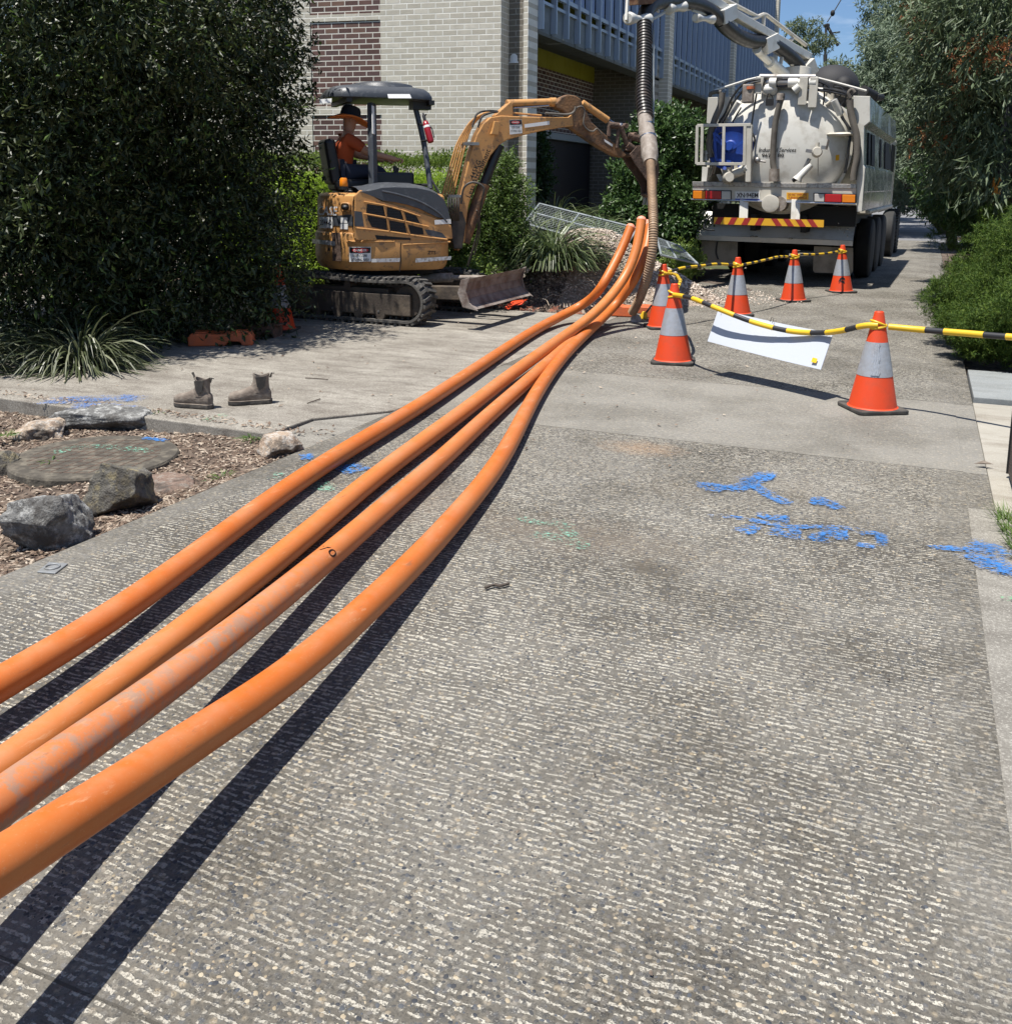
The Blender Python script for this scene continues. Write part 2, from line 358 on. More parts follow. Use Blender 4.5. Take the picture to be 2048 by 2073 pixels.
leaf('leaf_lime', (.15, .24, .02), (.24, .36, .035), (.36, .46, .07), .5, .3)
leaf('leaf_camellia', (.025, .055, .015), (.045, .09, .024), (.09, .15, .04), .4, .2, .4)
leaf('leaf_shrub', (.04, .075, .015), (.075, .125, .025), (.13, .19, .045), .5, .25, .35)
leaf('leaf_strap', (.04, .065, .022), (.08, .115, .04), (.17, .2, .09), .42, .2)
leaf('leaf_strap_shaded', (.025, .035, .014), (.06, .075, .03), (.2, .21, .13), .45, .2)  # darker copy of the strap leaf, tree shade put into its colour
leaf('leaf_needle', (.025, .055, .008), (.05, .095, .012), (.12, .17, .025), .6, .2, .25)
leaf('leaf_gum', (.035, .055, .022), (.07, .10, .045), (.17, .21, .12), .5, .2, .35)
leaf('leaf_euc', (.075, .11, .07), (.13, .175, .11), (.21, .26, .17), .6, .25)
leaf('leaf_euc_far', (.075, .105, .055), (.115, .15, .08), (.17, .2, .1), .6, .25)
leaf('gum_blossom', (.26, .07, .025), (.40, .14, .05), (.36, .2, .07), .6, .2)
leaf('grass_blade', (.05, .1, .015), (.09, .16, .03), (.2, .22, .08), .5, .3)
leaf('mulch_chip', (.08, .05, .035), (.18, .125, .085), (.42, .35, .27), .8, 0)
leaf('gravel_chip', (.26, .21, .17), (.44, .37, .3), (.66, .58, .5), .85, 0)
leaf('dirt_chip', (.04, .03, .024), (.10, .075, .06), (.26, .2, .15), .9, 0)
simple('bark', (.06, .045, .035), .9, c2=(.12, .1, .08), scale=9, bump=.6, bscale=25)
simple('soil', (.055, .042, .034), .95, c2=(.17, .13, .10), scale=5, bump=1, bscale=30)
simple('mulch_soil', (.06, .042, .03), .95, c2=(.21, .16, .12), scale=14, bump=1, bscale=60)
simple('gravel_soil', (.22, .17, .13), .95, c2=(.42, .35, .28), scale=20, bump=1, bscale=50)
simple('turf', (.045, .06, .02), .95, c2=(.08, .075, .04), scale=3, bump=.6, bscale=40)
def asph():
    t = NT('asphalt'); v = t.map(); c = t.mix(t.noise(v, 90, 3), (.10, .10, .105), (.2, .2, .205)); c = t.mix(t.ramp(t.noise(t.map((.3, 1.4, 1)), .8, 6), [(.4, 0.), (.7, .6)]), c, (.25, .25, .25)); t.col(c); t.set(.8)
    t.bump(t.noise(v, 70, 3), .4, .01)
asph()
def paint(name, c, thr=.0):
    t = NT(name); v = t.map(); a = t.N('Attribute', attribute_name='edge'); t.col(t.mix(t.ramp(t.noise(v, 7, 3), [(.3, 0.), (.7, 1.)]), c, tuple(x*.72 for x in c))); t.set(.75, 0, .2)
    n = t.math('MULTIPLY_ADD', t.noise(t.map((.5, 1.4, 1)), 85, 3, .7), .75, t.math('MULTIPLY', t.noise(v, 8, 3), .25))
    al = t.ramp(t.math('SUBTRACT', t.math('MULTIPLY_ADD', a.outputs['Fac'], .25, .275-thr), n), [(0., 0.), (.06, .92)])
    t.L(al, t.b.inputs['Alpha'])
paint('blue_paint', (.05, .20, .52)); paint('blue_paint_faint', (.10, .20, .46), .02); paint('green_paint', (.12, .5, .22), .07); paint('mint_paint', (.22, .50, .37), .07)
def rock(name, a, b, lich):
    t = NT(name); v = t.map(); n = t.noise(v, 7, 9, .72)
    c = t.mix(t.ramp(n, [(.35, 0.), (.65, 1.)]), a, b); c = t.mix(t.ramp(t.noise(t.map(loc=(3, 3, 3)), 15, 8, .75), [(.5, 0.), (.58, .9)]), c, lich)
    c = t.mix(t.ramp(t.noise(t.map(loc=(9, 1, 2)), 5, 9, .75), [(.48, 0.), (.6, .8)]), c, (.05, .045, .04)); t.col(c); t.set(.9, 0, .25)
    t.bump(t.math('ADD', t.noise(v, 14, 8, .7), t.math('MULTIPLY', t.noise(v, 90, 3), .3)), .9, .03)
rock('rock_grey', (.09, .09, .088), (.23, .228, .215), (.40, .40, .38)); rock('rock_mossy', (.09, .085, .07), (.17, .16, .14), (.26, .22, .13)); rock('rock_red', (.17, .115, .09), (.24, .17, .13), (.3, .26, .22)); rock('rock_tan', (.3, .22, .16), (.45, .36, .27), (.5, .47, .42))
def machine_orange():
    t = NT('machine_orange'); v = t.map(); c = (.52, .265, .085)
    c1 = t.mix(t.ramp(t.noise(v, 3.5, 7, .65), [(.4, 0.), (.75, .6)]), c, (.40, .21, .085))
    c1 = t.mix(t.ramp(t.noise(t.map(loc=(5, 1, 1)), 14, 6, .75), [(.54, 0.), (.64, .8)]), c1, (.13, .085, .055))
    c1 = t.mix(t.ramp(t.noise(t.map((1, 1, .15)), 12, 4), [(.6, 0.), (.8, .35)]), c1, (.16, .11, .07))
    t.col(c1); t.L(t.math('MULTIPLY_ADD', t.noise(v, 8, 4), .35, .3), t.b.inputs['Roughness']); t.bump(t.noise(v, 30, 3), .08, .005)
machine_orange()
simple('charcoal_plastic', (.05, .056, .066), .42, c2=(.11, .12, .13), scale=18, amt=(.55, .75), bump=.15, bscale=80)
simple('black_plastic', (.012, .012, .014), .5); simple('near_black', (.006, .006, .007), .7)
simple('rubber', (.035, .034, .032), .8, c2=(.14, .13, .115), scale=7, amt=(.35, .7), bump=.4, bscale=60)
simple('tyre_rubber', (.014, .014, .014), .75, c2=(.04, .038, .035), scale=5, bump=.3)
simple('track_frame_metal', (.06, .048, .038), .7, .2, c2=(.16, .125, .09), scale=4, bump=.4)
simple('blade_steel', (.115, .075, .06), .6, .35, c2=(.27, .235, .21), scale=6, amt=(.35, .6), bump=.5, bscale=50)
simple('dirty_orange', (.22, .11, .045), .7, .0, c2=(.075, .05, .035), scale=7, amt=(.4, .62), bump=.6, bscale=40)
simple('mud_brown', (.085, .055, .04), .8, .1, c2=(.2, .13, .095), scale=9, bump=.8, bscale=30)
simple('chrome', (.5, .5, .5), .25, 1); simple('steel', (.32, .31, .3), .4, .8, c2=(.2, .18, .16), scale=9)
simple('galvanised', (.22, .25, .26), .5, .3, c2=(.32, .35, .37), scale=12)
simple('white_label', (.72, .72, .7), .5, c2=(.45, .43, .4), scale=20, amt=(.5, .75)); simple('silver_tape', (.52, .52, .52), .35, .2, c2=(.3, .27, .24), scale=30, amt=(.5, .62))
simple('black_ink', (.01, .01, .01), .5); simple('red_ink', (.5, .02, .02), .5); simple('yellow_label', (.62, .36, .02), .5); simple('blue_ink', (.02, .04, .3), .5)
simple('cream_paint', (.54, .51, .44), .35, c2=(.36, .33, .27), scale=3, amt=(.45, .8), bump=.05, bscale=20, spec=.5)
simple('cream_white', (.64, .625, .57), .35, c2=(.4, .37, .31), scale=5, amt=(.5, .8))
simple('panel_gloss', (.36, .37, .32), .12, c2=(.28, .28, .23), scale=2, spec=.9)
simple('white_paint', (.74, .74, .72), .4, c2=(.5, .47, .42), scale=8, amt=(.55, .8)); simple('tread_plate', (.42, .40, .37), .4, .7, c2=(.2, .18, .16), scale=30)
simple('rust', (.16, .07, .035), .85, c2=(.3, .18, .1), scale=12, bump=.5)
simple('black_hose', (.012, .012, .013), .38, c2=(.03, .03, .03), scale=14); simple('hose_grey_brown', (.13, .115, .095), .6, c2=(.08, .07, .06), scale=7)
simple('ribbed_brown', (.30, .20, .12), .55, c2=(.18, .12, .075), scale=5, amt=(.4, .7)); simple('ribbed_dark', (.02, .017, .016), .4, c2=(.09, .06, .045), scale=6, amt=(.5, .75))
simple('dust_tape', (.2, .165, .135), .6, c2=(.34, .3, .26), scale=14, bump=.4)
simple('reel_blue', (.015, .06, .32), .4, c2=(.01, .03, .18), scale=6); simple('lens_red', (.42, .01, .015), .2); simple('lens_amber', (.75, .22, .01), .2); simple('lens_clear', (.5, .48, .45), .2)
simple('mudflap', (.25, .22, .17), .7, c2=(.14, .12, .09), scale=4, bump=.2); simple('hazard_yellow', (.72, .38, .02), .5); simple('hazard_red', (.33, .025, .02), .5)
simple('cone_orange', (.62, .055, .01), .5, c2=(.48, .06, .02), scale=9, amt=(.5, .8)); simple('cone_silver', (.36, .38, .41), .38, .25, c2=(.30, .30, .31), scale=12, bump=.25, bscale=30); simple('cone_base_black', (.035, .033, .03), .75, c2=(.1, .09, .075), scale=10)
simple('rope_yellow', (.66, .42, .02), .4, c2=(.6, .38, .04), scale=20, amt=(.55, .8)); simple('rope_black', (.02, .02, .022), .5); simple('corflute_white', (.43, .46, .51), .5, bump=.05, bscale=20)
simple('block_orange', (.62, .13, .035), .55, c2=(.4, .12, .06), scale=7, amt=(.4, .75), bump=.2); simple('block_faded', (.78, .30, .2), .6, c2=(.6, .2, .1), scale=7)
simple('boot_leather', (.15, .12, .095), .85, c2=(.26, .225, .185), scale=14, bump=.5, bscale=60); simple('boot_dark', (.03, .027, .024), .8, c2=(.1, .09, .075), scale=20)
simple('skin', (.42, .22, .14), .6); simple('hivis_orange', (.36, .06, .012), .8); simple('hat_orange', (.78, .22, .05), .8); simple('dark_cloth', (.02, .025, .045), .85); simple('reflective', (.5, .5, .5), .4)  # hi-vis shirt orange kept dark, canopy shade put into its colour
simple('extinguisher_red', (.26, .012, .02), .3); simple('camera_white', (.7, .72, .72), .35)
simple('cladding_blue', (.19, .26, .42), .35, c2=(.24, .32, .50), scale=1.3, amt=(.35, .7), spec=.5); simple('cladding_frame', (.36, .43, .53), .4, .3); simple('facade_grey', (.17, .20, .22), .6, c2=(.12, .14, .15), scale=3)
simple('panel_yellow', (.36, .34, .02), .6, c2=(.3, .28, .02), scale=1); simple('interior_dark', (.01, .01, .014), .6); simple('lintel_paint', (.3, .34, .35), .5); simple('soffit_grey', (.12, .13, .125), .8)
simple('lid_concrete', (.06, .052, .04), .9, c2=(.17, .15, .115), scale=11, bump=.6, bscale=50); simple('cover_metal', (.3, .31, .31), .5, .5, c2=(.2, .2, .19), scale=30)
simple('gate_timber', (.045, .03, .025), .6, c2=(.08, .055, .045), scale=8); simple('pole_dark', (.045, .05, .06), .6, c2=(.07, .07, .08), scale=5); simple('tag_orange', (.7, .25, .02), .6); simple('stone_kerb', (.42, .4, .36), .9)
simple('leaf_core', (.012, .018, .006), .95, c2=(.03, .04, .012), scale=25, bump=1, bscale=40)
leaf('clay_chip', (.10, .035, .02), (.2, .075, .045), (.3, .14, .09), .9, 0); simple('root_pale', (.4, .33, .25), .8); simple('block_brown', (.16, .08, .05), .8, c2=(.08, .06, .045), scale=8)  # second barrier foot in a darker, mottled brown
simple('black_matt', (.02, .02, .022), .75)

def pebble_mat():
    t = NT('pebble'); g = t.N('NewGeometry'); t.col(t.ramp(g.outputs['Random Per Island'], [(0, (.03, .034, .042)), (.25, (.07, .068, .062)), (.5, (.115, .10, .08)), (.72, (.06, .068, .08)), (.86, (.17, .15, .12)), (.94, (.26, .21, .14)), (1, (.38, .33, .24))])); t.set(.7, 0, .35); t.bump(t.noise(t.map(), 220, 2), .3, .002)
pebble_mat()
simple('decal_white', (.75, .75, .73), .45)
simple('hose_dark', (.03, .027, .024), .55, c2=(.09, .075, .06), scale=8)
# ---------------- the setting: ground, driveway, apron ----------------
def slab(name, x0, x1, y0, y1, ztop, depth, mat, bev=.006):
    b = MB(); b.box(((x0+x1)/2, (y0+y1)/2, ztop-depth/2), (x1-x0, y1-y0, depth)); o = b.build(name, mat, bevel=bev); return tag(o, kind='structure')
b = MB(); b.box((0, 60, -.62), (900, 900, .9)); tag(b.build('ground', M['turf']), kind='structure')
slab('driveway', -3.26, .30, -8, 31, 0, .2, M['exposed_aggregate'], .002)
slab('kerb', .3, .50, -8, 5.12, -.004, .2, M['kerb_concrete'], 0); slab('kerb', .3, .42, 5.124, 31, -.004, .2, M['exposed_aggregate'], 0)
slab('footpath', .424, 2.4, 5.128, 7.76, -.006, .2, M['pale_concrete']); slab('paving_slab', .43, 2.6, 7.80, 8.98, .03, .2, M['grey_slab'])
# apron with its front corner by the crack
b = MB(); b.prism([(-12, 4.95, .004), (-3.66, 4.84, .004), (-3.64, 5.3, .004), (-3.262, 5.75, .004), (-3.262, 11.05, .004), (-12, 11.05, .004)], (0, 0, -.18)); tag(b.build('apron', M['apron_concrete'], bevel=.008), kind='structure')
b = MB(); b.prism([(-3.62, 4.75, -.012), (-3.262, 4.55, -.012), (-3.262, 5.74, -.012), (-3.63, 5.29, -.012)], (0, 0, -.16)); tag(b.build('apron_patch', M['kerb_concrete'], bevel=.008), kind='structure')
slab('road', -4.9, 8, 31.03, 84, -.02, .2, M['asphalt'])
slab('footpath', -4.9, 10, 84.02, 86, .08, .3, M['pale_concrete'])
rng = np.random.default_rng(5)
def vnoise(X, Y, s, seed=0):
    r = np.random.default_rng(seed); T = r.random((64, 64)); x = X*s; y = Y*s; xi = np.floor(x).astype(int); yi = np.floor(y).astype(int); fx = x-xi; fy = y-yi; fx = fx*fx*(3-2*fx); fy = fy*fy*(3-2*fy)
    g = lambda a, b_: T[a % 64, b_ % 64]
    return (g(xi, yi)*(1-fx)+g(xi+1, yi)*fx)*(1-fy)+(g(xi, yi+1)*(1-fx)+g(xi+1, yi+1)*fx)*fy
def fbm(X, Y, s, o=4, seed=0): return sum(vnoise(X, Y, s*2**k, seed+k)/2**k for k in range(o))/sum(1/2**k for k in range(o))
def terrain(name, x0, x1, y0, y1, step, hf, mat, kind='structure'):
    xs = np.arange(x0, x1+step/2, step); ys = np.arange(y0, y1+step/2, step); X, Y = np.meshgrid(xs, ys); Z = hf(X, Y)
    V = np.stack([X, Y, Z], -1).reshape(-1, 3); n, m_ = len(xs), len(ys); i = np.arange(m_-1)[:, None]*n+np.arange(n-1)[None]; Fq = np.stack([i, i+1, i+1+n, i+n], -1).reshape(-1, 4)
    o = npmesh(name, V, Fq, mat, smooth=True); return tag(o, kind=kind)
def bed_h(X, Y):
    h = -.06-.03*np.clip((-3.9-X)/1.5, 0, 1)+.06*(fbm(X, Y, 1.3, 4, 3)-.5)+.03*(fbm(X, Y, 9, 3, 8)-.5)
    e = np.clip((X+3.62)/.36, 0, 1); return h*(1-e)+(-.018)*e+.02*(fbm(X, Y, 14, 2, 1)-.5)*e
terrain('garden_bed', -8, -3.262, -2, 4.98, .03, bed_h, M['mulch_soil'])
def pit_h(X, Y):
    h = -.05+.16*(fbm(X, Y, 1.2, 5, 12)-.42)
    h = h-.22*np.exp(-(((X+3.6)/.5)**2+((Y-12.0)/.45)**2))
    h = h+.10*np.exp(-(((X+4.3)/.6)**2+((Y-12.6)/.4)**2))
    return np.where(Y < 11.25, np.minimum(h, -.03), h)
terrain('soil', -5.9, -2.3, 11.06, 19, .04, pit_h, M['soil'])
def back_h(X, Y): return .0+.12*(fbm(X, Y, .7, 4, 22)-.4)
terrain('planting_ground', -14, -5.9, 11.06, 16, .1, back_h, M['mulch_soil'])
terrain('verge', .43, 12, 8.98, 84, .3, lambda X, Y: -.05+.15*(fbm(X, Y, .5, 3, 5)-.4), M['mulch_soil'])
terrain('verge_lawn', .505, 6, -4, 5.1, .1, lambda X, Y: -.02+.03*(fbm(X, Y, 3, 3, 6)-.5), M['turf'])
# loose chips, real flakes lying on a surface
def chips(name, pts, L, Wd, th, mat, lab, cat, flat=.35, parent=None, kind='stuff', seed=1):
    r = np.random.default_rng(seed); n = len(pts); a = r.random(n)*2*np.pi; l = L*(.4+r.random(n)*1.1); w = Wd*(.4+r.random(n)*1.0)
    d = np.stack([np.cos(a), np.sin(a), r.normal(0, flat, n)], -1); d /= np.linalg.norm(d, axis=1)[:, None]
    q = np.stack([-np.sin(a), np.cos(a), r.normal(0, flat, n)], -1); q /= np.linalg.norm(q, axis=1)[:, None]; up = np.cross(d, q)
    h = th*(.5+r.random(n)); V = []
    for (i, j, k) in ((-1, -.7, 0), (.2, -1, 0), (1, .1, 0), (-.3, 1, 0), (-.1, 0, 1)):
        V.append(pts+d*(l/2*i)[:, None]+q*(w/2*j)[:, None]+up*(h*k)[:, None])
    V = np.stack(V, 1).reshape(-1, 3); b_ = np.arange(n)[:, None]*5
    Fq = np.concatenate([b_+np.array([[0, 1, 4]]), b_+np.array([[1, 2, 4]]), b_+np.array([[2, 3, 4]]), b_+np.array([[3, 0, 4]])])
    o = npmesh(name, V, Fq, mat, parent)
    return tag(o, lab, cat, kind=kind) if parent is None else o
def scatter(n, x0, x1, y0, y1, hf, seed=0, keep=None):
    r = np.random.default_rng(seed); X = x0+(x1-x0)*r.random(n); Y = y0+(y1-y0)*r.random(n)
    if keep is not None: k = keep(X, Y, r); X, Y = X[k], Y[k]
    return np.stack([X, Y, hf(X, Y)+.006], -1)
p1 = scatter(60000, -6.5, -3.28, 1.2, 4.9, bed_h, 3, lambda X, Y, r: r.random(len(X)) < .25+1.5*(fbm(X, Y, 1.7, 3, 31)-.35))
chips('mulch', p1, .036, .012, .005, M['mulch_chip'], 'dry bark mulch and leaf litter covering the garden bed between the rocks', 'mulch', .3)
p1 = scatter(5200, -9, -3.3, 4.92, 5.05, lambda X, Y: X*0+.006, 4, lambda X, Y, r: r.random(len(X)) < .1); p2 = scatter(240, -8, -1, 5.0, 11.0, lambda X, Y: X*0+.006, 14)
chips('leaf_litter', np.concatenate([p1, p2]), .035, .016, .006, M['mulch_chip'], 'thin scatter of dry leaves and crumbs over the apron concrete', 'leaf litter', .2)
p1 = scatter(60, -3.2, .3, 1.4, 9, lambda X, Y: X*0+.003, 24)
chips('driveway_debris', p1, .012, .007, .004, M['dirt_chip'], 'tiny crumbs of dirt and leaf on the driveway surface', 'debris', .3)
def pebbles(name, pts, L, mat, lab, cat, seed):
    r = np.random.default_rng(seed); n = len(pts); a0 = r.random(n)*6.28; rx = L*(.4+.8*r.random(n)**1.5)/2; ry = rx*(.55+.4*r.random(n)); h = .0012+.0022*r.random(n); V = []
    for k in range(7): a = k*6.283/7; x = rx*np.cos(a)*(.85+.3*r.random(n)); y = ry*np.sin(a)*(.85+.3*r.random(n)); V.append(pts+np.stack([x*np.cos(a0)-y*np.sin(a0), x*np.sin(a0)+y*np.cos(a0), np.zeros(n)-.0005], -1))
    V.append(pts+np.stack([np.zeros(n), np.zeros(n), h], -1)); V = np.stack(V, 1).reshape(-1, 3); b_ = np.arange(n)[:, None]*8
    Fq = np.concatenate([b_+np.array([[k, (k+1) % 7, 7]]) for k in range(7)]); o = npmesh(name, V, Fq, mat, smooth=True); return tag(o, lab, cat, kind='stuff')
rp_ = np.random.default_rng(99); n_ = 30000; Yp_ = 1.3+4.4*rp_.random(n_)**1.5; Xp_ = -3.1+3.25*rp_.random(n_); pebbles('pebbles', np.stack([Xp_, Yp_, np.full(n_, .0002)], -1), .0135, M['pebble'], 'small rounded multicoloured stones exposed all over the driveway concrete', 'pebbles', 98)
# spray paint marks: thin sheets with a ragged edge
def spray(name, mat, strokes, z=.0085):
    V = []; Fq = []; E_ = []
    for pts, w in strokes:
        P = [G(u, v, z) for u, v in pts]; P = smooth_pts(P, 6); n = len(P); base = len(V)
        for i, p in enumerate(P):
            d = P[min(i+1, n-1)]-P[max(i-1, 0)]; d.z = 0; d.normalize(); q = Vector((-d.y, d.x, 0))*1.35; e = min(i, n-1-i)/(n*.18); e = min(1, e)
            for k, a in ((-1, 0), (-.5, 1), (0, 1), (.5, 1), (1, 0)): V.append(tuple(p+q*(w/2*k)+Vector((0, 0, .0003*len(Fq)/50)))); E_.append(a*e*1.0)
        for i in range(n-1):
            for k in range(4): a = base+i*5+k; Fq.append((a, a+1, a+6, a+5))
    me = bpy.data.meshes.new(name); me.from_pydata(V, [], Fq); at = me.attributes.new('edge', 'FLOAT', 'POINT'); at.data.foreach_set('value', E_); me.materials.append(M[mat])
    o = bpy.data.objects.new(name, me); COL.objects.link(o); return tag(o, kind='structure')
z4 = lambda L_: [(1280+a/2.486, 450+b/2.486) for a, b in L_]; z5 = lambda L_: [(a/2.727, 600+b/2.727) for a, b in L_]
spray('paint_marking', 'blue_paint', [(z4([(300, 1310), (420, 1325), (540, 1330)]), .07), (z4([(330, 1315), (480, 1350)]), .16), (z4([(710, 1240), (640, 1290), (540, 1330), (440, 1350)]), .13), (z4([(520, 1260), (620, 1330), (740, 1395), (820, 1425)]), .1)])
spray('paint_marking', 'blue_paint', [(z4([(870, 1400), (960, 1410), (1060, 1410)]), .1), (z4([(900, 1375), (980, 1410), (1065, 1450)]), .09)])
spray('paint_marking', 'blue_paint', [(z4([(320, 1465), (560, 1490), (780, 1530), (1000, 1530), (1250, 1560)]), .06), (z4([(610, 1450), (700, 1490), (780, 1470)]), .08), (z4([(540, 1520), (600, 1545), (640, 1555)]), .16), (z4([(690, 1530), (760, 1565), (830, 1600)]), .08), (z4([(820, 1530), (815, 1600)]), .07), (z4([(770, 1470), (750, 1525)]), .06), (z4([(930, 1530), (1000, 1560), (920, 1590), (1050, 1610)]), .09), (z4([(1050, 1540), (1050, 1610)]), .07), (z4([(1100, 1570), (1240, 1570), (1250, 1650)]), .06), (z4([(1110, 1620), (1250, 1640)]), .07), (z4([(650, 1560), (760, 1580), (900, 1600)]), .05)])
spray('paint_marking', 'blue_paint', [(z4([(1470, 1632), (1600, 1640), (1740, 1650)]), .07), (z4([(1660, 1610), (1780, 1640), (1920, 1700)]), .19), (z4([(1700, 1650), (1800, 1700), (1930, 1720)]), .2), (z4([(1730, 1700), (1860, 1740), (2000, 1760)]), .16)])
spray('paint_marking', 'blue_paint_faint', [(z5([(150, 575), (400, 570), (650, 560), (880, 570)]), .28), (z5([(330, 610), (560, 610), (800, 640)]), .3)], .0125)
spray('paint_marking', 'blue_paint', [(z5([(1640, 885), (1740, 880)]), .14)]); spray('paint_marking', 'blue_paint', [([(690, 940), (712, 948), (735, 955)], .2)])
spray('paint_marking', 'green_paint', [(z5([(1090, 695), (1180, 668), (1290, 640)]), .12)], .0125)
spray('paint_marking', 'mint_paint', [(z5([(1480, 985), (1570, 990)]), .14)]); spray('paint_marking', 'mint_paint', [([(635, 995), (655, 985), (685, 980)], .22)])
spray('paint_marking', 'mint_paint', [([(1030, 1035), (1075, 1055), (1125, 1062), (1215, 1070)], .09), ([(1050, 1080), (1110, 1085), (1160, 1100), (1215, 1110)], .11), ([(1120, 1045), (1150, 1075), (1190, 1120)], .09)])
spray('paint_marking', 'green_paint', [([(2018, 1208), (2040, 1212), (2070, 1214)], .07)])
# cast metal cover, joint-sealed patch
b = MB(); q = [G(75, 1160, .001), G(99, 1140, .001), G(138, 1143, .001), G(112, 1163, .001)]; b.prism(q, (0, 0, .006)); c_ = sum(q, Vector())/4
b.tube([c_+Vector((.028*math.cos(k*.524), .028*math.sin(k*.524), .009)) for k in range(12)], .004, 6, closed=True)
tag(b.build('metal_cover', M['cover_metal'], bevel=.002), 'small square metal cover plate set flush in the driveway beside the biggest rock', 'cover plate')
# ---------------- brick and blue-clad building ----------------
FX = -5.98; FY0 = 14.72; SK = rad(8.6)          # facade line x, near corner y, skew of the cream wall
bld = thing('brick_building', 'cream and brown brick building with upper storey of blue ribbed cladding over a shaded doorway', 'building', (FX, FY0, 0))
wd = Vector((-math.cos(SK), -math.sin(SK), 0)); wn_ = Vector((math.sin(SK), -math.cos(SK), 0))*1.0
cor = Vector((-6.335, 14.62, 0))
# cream front wall, seen in its own rotated frame so courses follow the wall
def wall_obj(name, mat, s0, s1, z0, z1, proud, depth=.3):
    o = MB(); o.box(((-(s0+s1)/2), proud/2*-1+depth/2-proud/2*0, (z0+z1)/2), (abs(s1-s0), depth+proud, z1-z0))
    q = o.build(name, mat); q.parent = bld; q.location = cor-Vector((FX, FY0, 0)); q.rotation_euler = (0, 0, SK); return q
wall_obj('wall', M['cream_brick'], 0, 2.02, -.3, 9, .0)
wall_obj('wall', M['cream_brick'], 3.26, 9, -.3, 9, .0)
# brown panels between cream bands
def zat(v, u=680): p = PT(u, v, 16.5); return p.z
levels = [zat(316), zat(0)+.05]
edges = [(-.3, zat(235)), (zat(217), zat(53)), (zat(40), 9)]
for a, b_ in edges: wall_obj('wall_panel', M['brown_brick'], 2.02, 3.26, a, b_, -.014)
for a, b_ in ((edges[0][1], edges[1][0]), (edges[1][1], edges[2][0])): wall_obj('wall_band', M['cream_brick'], 2.02, 3.26, a, b_, .0)
# return, recess and pillar to the right of the corner
b = MB(); b.box((-6.34-.05, 14.62+.3, 4.4), (.1, .56, 9.4)); b.build('wall_return', M['cream_brick_side'], bld)
b = MB(); b.box((-6.2, 15.1, 4.4), (.3, .3, 9.4)); b.build('wall_recess', M['grey_brick'], bld)
b = MB(); b.box((-6.015, 15.08, 4.4), (.08, .42, 9.4)); b.build('pillar', M['cream_brick'], bld, bevel=.004)
# receding ground-floor wall, set back 1.5 m, with doorway
XB = FX-1.5; f0 = FY0+.5; L = 26.6
b = MB(); b.box((XB-.15, f0+2.15, 1.9), (.3, 3.9, 4.4)); b.build('wall', M['brown_brick_side'], bld)
b = MB(); b.box((XB-.15, f0+5.85, 3.28), (.3, 3.5, 1.3)); b.build('wall', M['brown_brick_side'], bld)
b = MB(); b.box((XB-.15, f0+17, 1.9), (.3, 18.8, 4.4)); b.build('wall', M['grey_brick_side'], bld)
b = MB(); b.box((XB-.12, f0+5.85, 2.56), (.42, 3.5, .14)); b.build('lintel', M['lintel_paint'], bld, bevel=.01)
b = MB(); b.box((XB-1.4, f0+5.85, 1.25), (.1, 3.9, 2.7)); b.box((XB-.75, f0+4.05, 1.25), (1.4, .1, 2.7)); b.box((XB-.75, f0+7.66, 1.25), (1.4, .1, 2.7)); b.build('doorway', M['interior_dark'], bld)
b = MB()
for k in range(3): b.box((XB-1.3, f0+4.9+k*.95, 1.2), (.05, .05, 2.4))
b.box((XB-1.3, f0+5.85, 2.1), (.05, 3.4, .06)); b.build('door_frame', M['black_plastic'], bld)
for y0, y1, nm in ((f0+.2, f0+7.6, 7), (f0+8.2, f0+24, 14)):
    b = MB(); n = nm
    for k in range(n): a = y0+(y1-y0)*k/n; c_ = y0+(y1-y0)*(k+1)/n; b.box((XB+.0, (a+c_)/2, 4.75), (.05, c_-a-.012, 1.66))
    b.build('yellow_panel', M['panel_yellow'], bld)
b = MB(); b.box((FX-.75, f0+7.75, 2), (1.5, .35, 4.6)); b.build('cross_wall', M['grey_brick'], bld)
b = MB(); b.box((FX-.75, f0+16.0, 2), (1.5, .35, 4.6)); b.build('cross_wall', M['grey_brick'], bld)
